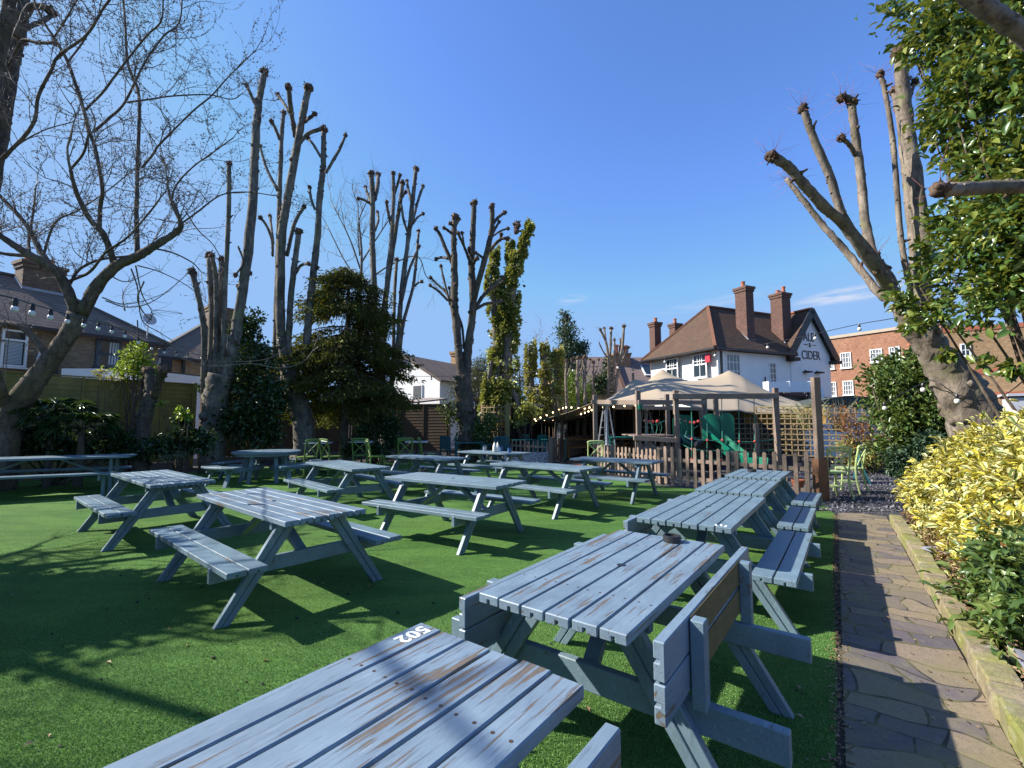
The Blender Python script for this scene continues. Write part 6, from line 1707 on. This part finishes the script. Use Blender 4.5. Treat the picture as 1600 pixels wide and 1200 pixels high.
# yellow variegated bush along the path
shrub('variegated_shrub', 'large bright yellow and cream variegated shrub beside the path', 'shrub', PT(6.6, 1.7), [
    (1490, 766, 6.9, .55, .55, .42), (1540, 746, 6.2, .6, .55, .55), (1600, 711, 5.6, .55, .55, .45), (1520, 836, 5.7, .50, .5, .38), (1580, 806, 5.0, .55, .5, .5), (1645, 766, 4.6, .6, .5, .6), (1460, 796, 7.2, .26, .36, .25),
    (1520, 896, 4.8, .28, .4, .25), (1565, 886, 4.6, .40, .4, .3), (1630, 856, 4.2, .45, .45, .4), (1510, 946, 4.4, .22, .3, .18), (1475, 866, 5.6, .22, .3, .22), (1495, 911, 4.9, .2, .25, .2), (1550, 706, 6.6, .4, .4, .3), (1710, 786, 4.0, .6, .5, .7)],
    19000, 1300, .102, L_VAR, aspect=.48, up=.7, shape=6, spread=.13, shell=.78, stems=30, out=.9, curl=.2)
shrub('green_shrub', 'glossy green shrub with a few red tips at the lower right edge', 'shrub', PT(4.3, 1.75), [
    (1570, 930, 3.7, .36, .3, .24), (1620, 900, 3.4, .35, .3, .3), (1580, 985, 3.3, .28, .25, .18), (1620, 1010, 3.0, .25, .25, .18), (1590, 1070, 2.8, .13, .15, .12), (1545, 950, 3.7, .16, .2, .12), (1660, 960, 3.0, .3, .3, .35)],
    5200, 260, .085, L_MID, aspect=.40, up=.7, shape=6, spread=.2, shell=.5, stems=18, out=.7, curl=.2)
shrub('red_tipped_shrub', 'small red tipped shoots between the yellow shrub and the green shrub', 'shrub', PT(4.6, 1.9), [(1590, 885, 3.8, .22, .2, .10), (1560, 900, 3.8, .15, .15, .08)], 260, 22, .09, L_RED, aspect=.32, up=.4, shape=6, stems=6)
# shrub masses behind the path end
shrub('laurel_shrub', 'big green shrub between the trellis and the leaning pollard', 'shrub', gb(1415, 740, 10.2), [
    (1400, 600, 10.2, .55, .6, .5), (1440, 600, 9.8, .55, .6, .5), (1385, 640, 10.6, .45, .5, .45), (1430, 655, 10.0, .6, .6, .5), (1410, 700, 10.2, .55, .5, .45), (1460, 680, 9.6, .4, .5, .5), (1395, 570, 10.4, .3, .35, .3), (1465, 630, 9.4, .35, .4, .35), (1440, 560, 9.8, .2, .3, .2)],
    9500, 420, .13, L_MID, aspect=.42, up=.5, shape=4, spread=.22, shell=.5, stems=24, out=.6)
shrub('low_evergreen_shrub', 'low dense green shrub at the gravel edge left of the yellow bush', 'shrub', gb(1440, 750, 9.3), [(1430, 715, 9.3, .42, .4, .3), (1470, 700, 9.0, .4, .4, .3), (1415, 735, 9.3, .25, .3, .16)], 2600, 130, .10, L_BLUE, aspect=.4, shape=4, stems=10)
# climbers on the trellis
shrub('berry_climber', 'orange berried climber on the right part of the trellis', 'climber', gb(1345, 735, 14.0), [(1320, 655, 14.3, .5, .25, .35), (1350, 670, 14.0, .5, .25, .4), (1330, 690, 14.2, .5, .2, .25), (1375, 700, 13.7, .3, .25, .35)], 1500, 130, .075, L_RED, aspect=.45, stems=26, spread=.4, trunk_r=.015)
shrub('green_climber', 'yellow green climber at the foot of the trellis behind the chairs', 'climber', gb(1350, 738, 14.0), [(1330, 700, 14.1, .5, .25, .25), (1365, 700, 13.8, .45, .25, .3), (1345, 720, 13.9, .5, .3, .2)], 1500, 110, .09, L_YIVY, aspect=.45, stems=16, spread=.3)
shrub('tan_climber', 'dry brown leaved climber woven through the middle of the trellis', 'climber', gb(1240, 735, 15.6), [(1240, 690, 15.5, .8, .15, .4), (1180, 690, 16.2, .6, .15, .4), (1265, 660, 15.2, .4, .15, .3)], 900, 120, .09, m_leaf('dry_leaf', [(.20, .13, .04), (.32, .21, .07), (.15, .16, .04)], .6, .2), aspect=.5, stems=20, spread=.5, trunk_r=.012)
def grass_tuft(label, px, py, Y, n, L, mat, base_py=None):
    c = W(px, py, Y); t = thing('ornamental_grass', label, 'grass clump', (c.x, Y, max(0, c.z - L * .55)))
    mb = MB()
    for _ in range(n):
        a = rng.uniform(0, 2 * PI); r = rng.uniform(.1, .6); l = L * rng.uniform(.5, 1.1)
        d = np.array([math.cos(a) * r, math.sin(a) * r, 1]); p0 = np.array([rng.normal(0, .08), rng.normal(0, .08), 0])
        mb.tube([p0, p0 + d * l * .5, p0 + d * l * .8 + np.array([math.cos(a), math.sin(a), -.1]) * l * .2 * r], [.012, .009, .002], 3)
    mb.build('blades', mat, t); return t
grass_tuft('pale spiky grass clump above the trellis by the tall post', 1262, 640, 15.2, 90, 1.2, m_plain('pale_grass', (.34, .36, .18), .7, .3, 10))
grass_tuft('straggly grey grass stems above the trellis right of the post', 1310, 640, 15.0, 70, 1.3, m_plain('grey_grass', (.26, .27, .19), .7, .3, 10))

# ivy clad pollard
def ivy_tree(label, stems, Y, base, n, mat, size=.12, wid=.22, knob_ends=(), group=None, name='ivy_clad_tree'):
    b = W(base[0], base[1], Y); b.z = 0
    t = thing(name, label, 'tree', b, 0, group)
    P, D = [], []; mb = MB()
    for pts, w0, w1 in stems:
        Q = [W(x, y, Y + rng.uniform(-.3, .3)) - b for x, y in pts]
        Rr = np.linspace(PX(w0, Y) * .28, PX(w1, Y) * .28, len(Q)); mb.tube(Q, Rr, 9, smooth=5, rough=.05)
        C, RC = catmull(np.array([tuple(q) for q in Q]), np.linspace(PX(w0, Y) / 2, PX(w1, Y) / 2, len(Q)), 8)
        L = np.linalg.norm(np.diff(C, axis=0), axis=1).sum()
        k = int(n * L)
        # clumpy ring placement
        nc = max(4, int(L * 9)); ci = rng.integers(0, len(C), nc); ca = rng.uniform(0, 2 * PI, nc); cs = rng.uniform(.65, 1.25, nc)
        s = rng.integers(0, nc, k)
        a = ca[s] + rng.normal(0, .45, k); r = RC[ci[s]] * cs[s] * rng.uniform(.75, 1.1, k)
        pos = C[ci[s]] + np.stack([np.cos(a) * r, np.sin(a) * r, rng.normal(0, .13, k)], 1)
        P.append(pos); D.append(np.stack([np.cos(a), np.sin(a), rng.normal(-.3, .5, k)], 1))
    mb.build('trunk', M_BARK, t, smooth=True)
    leaf_mesh('ivy', np.concatenate(P), np.concatenate(D), size, mat, t, aspect=.8, up=.3)
    kb = MB()
    for x, y, r in knob_ends: knob(kb, W(x, y, Y) - b, PX(r, Y))
    if kb.n: kb.build('pruned_knob', M_KNOB, t)
    return t
ivy_tree('tall ivy covered pollard with a reddish cut top right of the dark pollard', [
    ([(782, 660), (778, 600), (775, 520), (770, 450), (773, 392)], 30, 11), ([(788, 660), (792, 590), (796, 500), (804, 430), (806, 395)], 36, 16), ([(803, 440), (797, 410), (797, 382)], 10, 9), ([(806, 420), (815, 395), (826, 360), (829, 354)], 13, 10),
    ([(796, 520), (788, 480), (785, 440)], 20, 16), ([(762, 640), (762, 605), (768, 565)], 18, 10), ([(765, 450), (757, 446)], 10, 6), ([(800, 610), (808, 630), (800, 660)], 16, 22)], 22, (786, 690), 620, L_IVY, .155, knob_ends=[(808, 352, 6), (807, 362, 4.5), (819, 447, 2)])
ivy_tree('three stubby yellow ivy covered stumps left of the lime green hedge', [([(832, 640), (830, 590), (829, 540)], 20, 12), ([(853, 640), (852, 590), (851, 542)], 18, 10), ([(872, 640), (871, 590), (870, 545)], 24, 16), ([(845, 650), (840, 625), (842, 605)], 34, 22), ([(865, 645), (862, 620), (861, 600)], 30, 20)], 24, (850, 690), 520, L_YIVY, .15)

# conifer: tiers of drooping sprays
def conifer():
    Y = 16.6; b = W(536, 700, Y); b.z = 0
    t = thing('conifer', 'dense dark green conifer with drooping sprays in front of the brown fence', 'tree', b)
    top = (W(540, 424, Y) - b).z
    mb = MB(); mb.tube([(0, 0, 0), (.05, 0, top * .5), (0, .05, top * .97)], [.16, .05], 9, smooth=4, rough=.05); mb.build('trunk', M_BARKD, t, smooth=True)
    P, D = [], []; br = MB()
    zl = (W(545, 640, Y) - b).z
    prof = [(0, .55), (.1, 1.05), (.25, 1.45), (.45, 1.75), (.65, 2.15), (.85, 2.25), (1, 1.7)]
    for k in range(135):
        f = rng.random() ** .8; z = top + (zl - top) * f
        R_ = np.interp(f, [p[0] for p in prof], [p[1] for p in prof]) * rng.uniform(.75, 1.12); a = rng.uniform(0, 2 * PI)
        e = np.array([math.cos(a) * R_, math.sin(a) * R_, z - .15 * R_ + rng.normal(0, .1)]); s = np.array([0, 0, z + .25])
        br.tube([s, s * .4 + e * .6 + np.array([0, 0, .12]), e], [.03, .008], 4, smooth=3)
        m = int(330 * (.4 + R_ / 2)); u_ = rng.random(m) ** .6; base = s + (e - s) * u_[:, None]
        w_ = .30 * (.35 + u_ * .65)
        pos = base + rng.normal(0, 1, (m, 3)) * np.stack([w_ * .85, w_ * .85, w_ * .13 + .01], 1) - np.stack([0 * u_, 0 * u_, .22 * u_ ** 2], 1)
        P.append(pos); D.append(np.stack([np.full(m, math.cos(a)), np.full(m, math.sin(a)), rng.normal(-.15, .35, m)], 1) + rng.normal(0, .4, (m, 3)))
    br.build('branches', M_BARKD, t); leaf_mesh('crown', np.concatenate(P), np.concatenate(D), .14, L_CON, t, aspect=.12, up=.9, curl=.5, fold=.05)
conifer()
# dark ivy bush & friends along the back
shrub('ivy_bush', 'dark glossy ivy bush around the feet of the tall pollards', 'bush', gb(400, 715, 14.6), [
    (385, 520, 14.8, .5, .5, .5), (400, 560, 14.6, .8, .7, .6), (375, 600, 14.6, .7, .7, .6), (420, 610, 14.6, .7, .7, .7), (400, 660, 14.4, .9, .7, .7), (370, 660, 14.2, .6, .6, .5), (425, 680, 14.4, .5, .5, .4), (395, 495, 14.9, .4, .4, .3, .5), (320, 610, 14.4, .25, .3, .25)],
    9000, 380, .13, L_DARK, aspect=.6, shape=4, stems=16, spread=.22, shell=.4)
shrub('back_hedge', 'dark leafy shrubs under the fence behind the bare stump', 'shrub', gb(280, 715, 12.4), [(275, 690, 12.4, .5, .4, .3), (310, 690, 12.6, .4, .4, .35), (240, 700, 12.0, .5, .4, .25), (285, 655, 12.6, .2, .2, .25)], 2200, 160, .13, L_DARK, aspect=.5, stems=12)
shrub('bright_seedling', 'small bright green seedling leaves catching sun against the fence', 'shrub', gb(285, 690, 12.2), [(283, 642, 12.2, .18, .15, .12), (255, 634, 12.0, .1, .1, .08), (292, 650, 12.2, .12, .12, .06)], 90, 14, .13, L_BRIGHT, aspect=.5, stems=6, trunk_r=.012)
shrub('white_flowering_plant', 'pale leaved plant low in the dark border left of the round table', 'plant', gb(290, 724, 11.8), [(285, 712, 11.8, .22, .2, .1), (262, 716, 11.6, .15, .15, .07)], 260, 30, .06, L_GREY, aspect=.6, stems=6, trunk_r=.01)
shrub('dark_border_shrub', 'dark shrubs filling the shaded border under the palms', 'shrub', gb(90, 715, 11.2), [(40, 690, 10.9, .6, .4, .35), (110, 695, 11.2, .6, .4, .32), (170, 695, 11.6, .6, .4, .35), (10, 670, 10.9, .4, .3, .3), (200, 705, 11.8, .4, .4, .2)], 2800, 180, .15, L_DARK, aspect=.5, stems=12)
shrub('fence_top_shrub', 'sunlit lime green young tree behind the left fence', 'tree', gb(212, 700, 13.6), [(215, 560, 13.6, .4, .4, .36), (200, 578, 13.6, .35, .35, .22), (228, 582, 13.6, .3, .3, .25), (220, 542, 13.6, .15, .15, .15)], 1500, 90, .105, L_BRIGHT, aspect=.45, stems=14, spread=.25)
shrub('white_blossom_shrub', 'small pale blossoming sprig in front of the white fascia', 'shrub', gb(157, 700, 13.0), [(157, 584, 13.0, .16, .15, .10), (180, 590, 13.2, .2, .15, .05)], 150, 20, .07, L_YIVY, aspect=.6, stems=8, trunk_r=.01)
shrub('round_bush', 'rounded olive green bush in front of the corner trellis', 'bush', gb(745, 705, 18.2), [(745, 668, 18.2, .75, .6, .42), (725, 655, 18.2, .4, .4, .35), (765, 660, 18.0, .4, .4, .35), (740, 690, 18.2, .8, .6, .35), (705, 645, 18.6, .5, .4, .5, .6)], 4200, 240, .12, L_MID, aspect=.45, stems=14, spread=.2)
shrub('dark_shrub', 'dark glossy shrub behind the green chairs', 'shrub', gb(590, 715, 15.6), [(570, 675, 15.6, .45, .4, .35), (600, 665, 15.8, .5, .4, .4), (615, 690, 15.8, .4, .4, .3), (555, 700, 15.4, .4, .3, .25), (590, 705, 15.4, .5, .3, .25)], 3600, 200, .12, L_DARK, aspect=.5, stems=12)
shrub('grey_shrub', 'loose grey green bushy tree behind the dark pollard', 'tree', gb(755, 690, 25), [(745, 590, 25, .8, .7, .7), (765, 610, 25, .8, .7, .6), (725, 610, 25, .8, .7, .6), (752, 572, 25.5, .5, .5, .5)], 3000, 200, .15, L_GREY, aspect=.3, stems=30, spread=.35, trunk_r=.035)
shrub('twiggy_shrub', 'brown twiggy bush between the ivy pollard and yellow stumps', 'bush', gb(808, 690, 25), [(812, 600, 25.5, .6, .6, .6), (815, 630, 25, .6, .6, .5), (800, 640, 25, .6, .5, .4)], 1700, 160, .13, m_leaf('brown_olive_leaf', [(.06, .055, .025), (.10, .085, .04), (.10, .11, .04)], .6, .2), aspect=.35, stems=30, spread=.35)
shrub('lime_hedge', 'lime green hedge behind the thin trunks left of the tent', 'hedge', gb(900, 690, 25), [(885, 600, 25.5, .7, .6, .8), (905, 615, 25, .7, .6, .8), (880, 640, 25, .9, .6, .6), (915, 640, 25, .7, .6, .7), (830, 640, 24.5, .8, .6, .4), (855, 650, 24.5, .9, .5, .4)], 5200, 260, .14, L_BRIGHT, aspect=.4, stems=16, spread=.25)
shrub('holly_tree', 'pointed blue green evergreen rising behind the yellow stumps', 'tree', gb(885, 690, 33), [(885, 495, 33, .4, .4, .6), (884, 520, 33, .85, .8, .8), (888, 550, 33, 1.15, 1, .8), (872, 570, 33, .8, .8, .7), (905, 545, 33, .6, .6, .6), (886, 580, 33, 1.1, 1, .8)], 6500, 330, .19, L_BLUE, aspect=.4, stems=22, spread=.24, shell=.45, trunk_r=.07)
shrub('dark_conifer', 'narrow dark conifer against the terraced house roof', 'tree', gb(948, 690, 30), [(950, 572, 30, .3, .3, .7), (943, 592, 30, .8, .6, .6), (935, 605, 30, .9, .6, .5)], 2600, 140, .16, L_DARK, aspect=.4, stems=6)
shrub('tent_side_ivy', 'dark ivy hanging on the black fence beside the tent', 'climber', gb(820, 700, 19.4), [(820, 640, 19.6, .5, .3, .3), (808, 655, 19.2, .4, .25, .3), (835, 648, 20.2, .4, .3, .25)], 1500, 110, .12, L_IVY, aspect=.6, stems=8)
shrub('sapling', 'thin sapling with wilted top beside the menu board', 'tree', gb(872, 722, 18.4), [(868, 605, 18.4, .18, .15, .15), (876, 622, 18.4, .25, .2, .12)], 160, 20, .09, L_MID, aspect=.5, stems=10, trunk_r=.03)

# palms
def palm(label, px, py, Y, nf, L, base_z=0.0):
    c = W(px, py, Y); t = thing('fan_palm', label, 'palm', (c.x, Y, 0), 0, 'fan palms by the left fence')
    h = c.z; mb = MB(); mb.tube([(0, 0, 0), (.02, 0, h * .9)], [.09, .07], 8, rough=.1); mb.build('trunk', M_BARKD, t)
    P, D, F = [], [], []
    st = MB()
    for k in range(nf):
        a = rng.uniform(0, 2 * PI); el = rng.uniform(-.1, .9); v = np.array([math.cos(a) * math.cos(el), math.sin(a) * math.cos(el), math.sin(el)])
        p = np.array([0, 0, h * .92]); q = p + v * L * .55
        st.tube([p, p * .5 + q * .5 + np.array([0, 0, .05]), q], [.012, .008], 4, smooth=3)
        side = unit(np.cross(v, [0, 0, 1])); n_ = np.cross(side, v)
        for j in range(17):
            th = -1.25 + 2.5 * j / 16; d = v * math.cos(th) + side * math.sin(th) + n_ * .0
            P.append(q); D.append(d + np.array([0, 0, -.35 + rng.normal(0, .06)]))
    leaf_mesh('fronds', np.array(P), np.array(D), L * .62, L_PALM, t, aspect=.075, up=1.0, curl=.22, jit=.15, shape=6)
    st.build('leaf_stalks', L_CORE, t)
palm('fan palm nearer the bare cherry trunk', 82, 640, 10.9, 15, .72)
palm('lower fan palm catching bright sun beside the fence', 128, 664, 11.0, 15, .72)

# unseen tree and bush inferred from shadows, plus a shed added for its shadow
b = Vector((-9.6, 4.6, 0))
bt = thing('bare_tree', 'bare branching tree standing left of the view beside the lawn', 'tree', b)
mb = MB(); mb.tube([(0, 0, -.1), (.1, 0, 1.2), (.0, .1, 2.4)], [.2, .16, .15], 12, smooth=5, rough=.05); mb.build('trunk', M_CHERRY, bt, smooth=True)
tw = MB()
for k in range(9):
    a = rng.uniform(0, 2 * PI); l = rng.uniform(2.2, 3.6); e = np.array([math.cos(a) * l * .75, math.sin(a) * l * .8, 2.4 + l * rng.uniform(.5, 1.0)])
    m_ = np.array([e[0] * .4, e[1] * .4, 2.4 + (e[2] - 2.4) * .6]); lb = MB(); Pq = np.array([[0, .1, 2.3], m_, e]); lb.tube(Pq, [.09, .06, .025], 8, smooth=6, rough=.05); lb.build('limb', M_CHERRY, bt, smooth=True)
    C_, _r = catmull(Pq, np.ones(3), 6)
    for _ in range(10):
        q = C_[rng.integers(4, len(C_))]; d = unit(rng.normal(0, 1, 3) + np.array([0, 0, .5])); L_ = rng.uniform(.6, 1.4)
        q2 = q + d * L_ * .5 + rng.normal(0, .1, 3); tw.tube([q, q2, q2 + unit(d + rng.normal(0, .4, 3)) * L_ * .5], [.022, .014, .006], 5, smooth=3)
        for _ in range(3):
            d2 = unit(d + rng.normal(0, .7, 3)); tw.tube([q2, q2 + d2 * .3, q2 + d2 * .55 + rng.normal(0, .08, 3)], [.010, .007, .003], 4)
q1, q2 = G(585, 1010, .75), G(790, 1195, .75); te = math.tan(SUN_EL)
l1 = np.array([q1.x - 5.2, q1.y + .37, .75 + 5.2 * te]) - np.array(tuple(b)); l2 = np.array([q2.x - 5.4, q2.y + .38, .75 + 5.4 * te]) - np.array(tuple(b))
lb = MB(); lb.tube([(0, .1, 2.3), (1.2, -1.2, 4.0), l1 + (l1 - l2) * .4, l1, l2, l2 + (l2 - l1) * .6], [.08, .055, .028, .022, .018, .012], 8, smooth=6, rough=.05); lb.build('limb', M_CHERRY, bt, smooth=True)
md = l1 * .45 + l2 * .55; tw.tube([md, md + np.array([-.06, .14, .16]), md + np.array([-.1, .26, .34])], [.018, .014, .008], 6, smooth=4)
tw.build('twigs', M_TWIG, bt)
b = Vector((-7.4, 3.8, 0)); hb = thing('evergreen_bush', 'tall dark evergreen bush left of the view beside the lawn', 'bush', b)
Pp, Dd = clumps([(-7.7, 4.1, 2.4, 1.1, .8, .8), (-7.4, 4.2, 2.9, .8, .5, .4), (-7.8, 3.9, 1.3, 1.1, .8, 1.2)], 22000, 500, .2, .5)
leaf_mesh('foliage', Pp, Dd, .15, L_DARK, hb, aspect=.5, off=b)
mb = MB()
for k in range(8): mb.tube([(0, 0, 0), (rng.normal(0, .2), rng.normal(0, .2), 1.5), (rng.normal(.1, .5), rng.normal(.2, .4), 3.0)], [.05, .02], 6, smooth=4)
mb.build('stems', M_CHERRY, hb)
sh = thing('shadow_shed', 'unseen low timber shed added left of the view for its shadow', 'shed', (-6.75, 1.35, 0), math.atan2(-.84, 1.16))  # added out of view to cast the straight-edged shadow at the lawn corner
mb = MB()
for k in range(12): mb.box((0, .01 * (k % 2), .1 + k * .18), (3.2, 2.9, .17))
mb.build('wall', M_BFENCE, sh); mb = MB(); mb.box((0, 0, 2.28), (3.5, 3.2, .1)); mb.build('roof', m_plain('felt_roof', (.06, .06, .06), .9, .3, 4), sh)

# gnarled pollard stump by the left fence
pollard('short gnarled pollard stump in front of the left fence', (222, 700), [([(235, 620), (234, 595), (232, 580)], 15, 12, 1), ([(240, 620), (250, 592), (256, 578)], 12, 12, 1)], 12.0, trunk=[(222, 712, 25), (224, 670, 23), (228, 645, 24), (236, 615, 19)], bark=M_BARKD, bumps=1.5, knobs=.9, group=None, name='gnarled_stump')

# ------------------------------------------------------------------ litter on turf and bed
def litter(label, name, n, mat, region, size, z=.012):
    mb = MB()
    for _ in range(n):
        p = region(); a = rng.uniform(0, 2 * PI); s = size * rng.uniform(.5, 1.4)
        mb.ball((p[0], p[1], z + s * .3), s, 6, 4, rough=.3, sq=(1, rng.uniform(.5, 1), .45))
    o = mb.build(name, mat); tag(o, label, 'litter', kind='stuff')
litter('small black bits of debris scattered on the artificial lawn', 'lawn_debris', 190, m_plain('black_debris', (.02, .016, .014), .8, .3, 20), lambda: G(rng.uniform(60, 1280), rng.uniform(790, 1190)), .007)
litter('larger dark clods scattered on the lawn near the front', 'lawn_clods', 16, m_plain('dark_clod', (.025, .02, .016), .9, .3, 20), lambda: G(rng.uniform(150, 760), rng.uniform(900, 1180)), .012)
def leaf_litter(name, label, n, region, size, mat):
    P = np.array([tuple(region()) for _ in range(n)]); D = np.stack([rng.normal(0, 1, n), rng.normal(0, 1, n), rng.normal(0, .12, n)], 1)
    o = leaf_mesh(name, P, D, size, mat, None, aspect=.5, up=2.5, curl=.1); tag(o, label, 'litter', kind='stuff')
L_DRY = m_leaf('dry_brown_leaf', [(.10, .05, .025), (.20, .12, .06), (.30, .19, .10), (.40, .30, .18)], .7, .1)
leaf_litter('bed_leaf_litter', 'dry brown leaves and chips covering the flower bed', 5200, lambda: PT(rng.uniform(1.5, 9.2), .77 + abs(rng.normal(0, .5)), .10 + .10 * rng.random()), .055, L_DRY)
leaf_litter('lawn_leaf_litter', 'few dry leaves on the artificial lawn', 60, lambda: G(rng.uniform(20, 1280), rng.uniform(800, 1180)) + Vector((0, 0, .02)), .04, L_DRY)
leaf_litter('path_leaf_litter', 'few dry leaves and twig bits lying on the paved path', 150, lambda: PT(rng.uniform(.3, 9.3), .6 - abs(rng.normal(0, .22)), .018), .022, L_DRY)
leaf_litter('edge_leaf_litter', 'dirt and leaf bits in the strip between lawn and path', 1500, lambda: PT(rng.uniform(.3, 9.3), -.06 + rng.normal(0, .025), .014), .022, L_DRY)
# loose broken slates
for s, t_, a, lab in ((6.75, .88, 20, 'loose grey slate lying behind the stone edging'), (3.9, .92, 60, 'dark flat stone at the edge of the bed near the front'), (3.55, 1.02, 15, 'rounded grey stone half hidden under the green shrub')):
    p = PT(s, t_, .15); mb = MB(); mb.extrude([(-.16, -.01), (.14, -.012), (.17, .01), (-.12, .014)], (0, -.10, 0), (.03, .12, .015), (1, 0, 0))
    o = mb.build('loose_slate', m_plain('slate_' + str(a), (.22, .22, .25), .7, .2, 12), loc=p, rz=R(a), bevel=.006); tag(o, lab, 'stone', 'loose stones in the bed')
# slate chips on the gravel
def chips():
    n = 9000; pts = []
    while len(pts) < n:
        p = G(rng.uniform(1240, 1420), rng.uniform(722, 800))
        if p.y < 18: pts.append((p.x, p.y, .008))
    P = np.array(pts); D = np.stack([rng.normal(0, 1, n), rng.normal(0, 1, n), rng.normal(.1, .3, n)], 1)
    o = leaf_mesh('slate_chips', P, D, .05, m_leaf('slate_chip', [(.05, .05, .06), (.10, .10, .115), (.16, .155, .17), (.22, .21, .22)], .6, .0), None, aspect=.7, up=1.5, curl=.05, fold=.1)
    tag(o, 'dark slate chippings covering the gravel yard', 'gravel', kind='stuff')
chips()

# short blades of the artificial turf where single tufts can be made out
def turf_blades():
    n = 210000; x = rng.uniform(-60, 1330, n); y = 812 + 400 * rng.random(n) ** .8
    a, c = (x - 800) / FPX, (600 - y) / FPX; dy, dz = CP - c * SP, SP + c * CP; s_ = -EYE / dz
    P = np.stack([a * s_, dy * s_, np.full(n, .006)], 1); t_ = P[:, 0] * PB.x + P[:, 1] * PB.y
    P = P[t_ < -.085]; m = len(P)
    D = np.stack([rng.normal(.12, .42, m), rng.normal(-.08, .42, m), np.full(m, .8)], 1)
    o = leaf_mesh('turf_blades', P, D, .012, m_leaf('turf_blade', [(.035, .105, .022), (.07, .19, .04), (.12, .27, .06), (.17, .33, .085), (.24, .38, .14)], .6, .1), None, aspect=.22, up=.1, curl=.1, fold=.05)
    tag(o, 'short green plastic blades of the artificial lawn', 'turf', kind='stuff')
turf_blades()
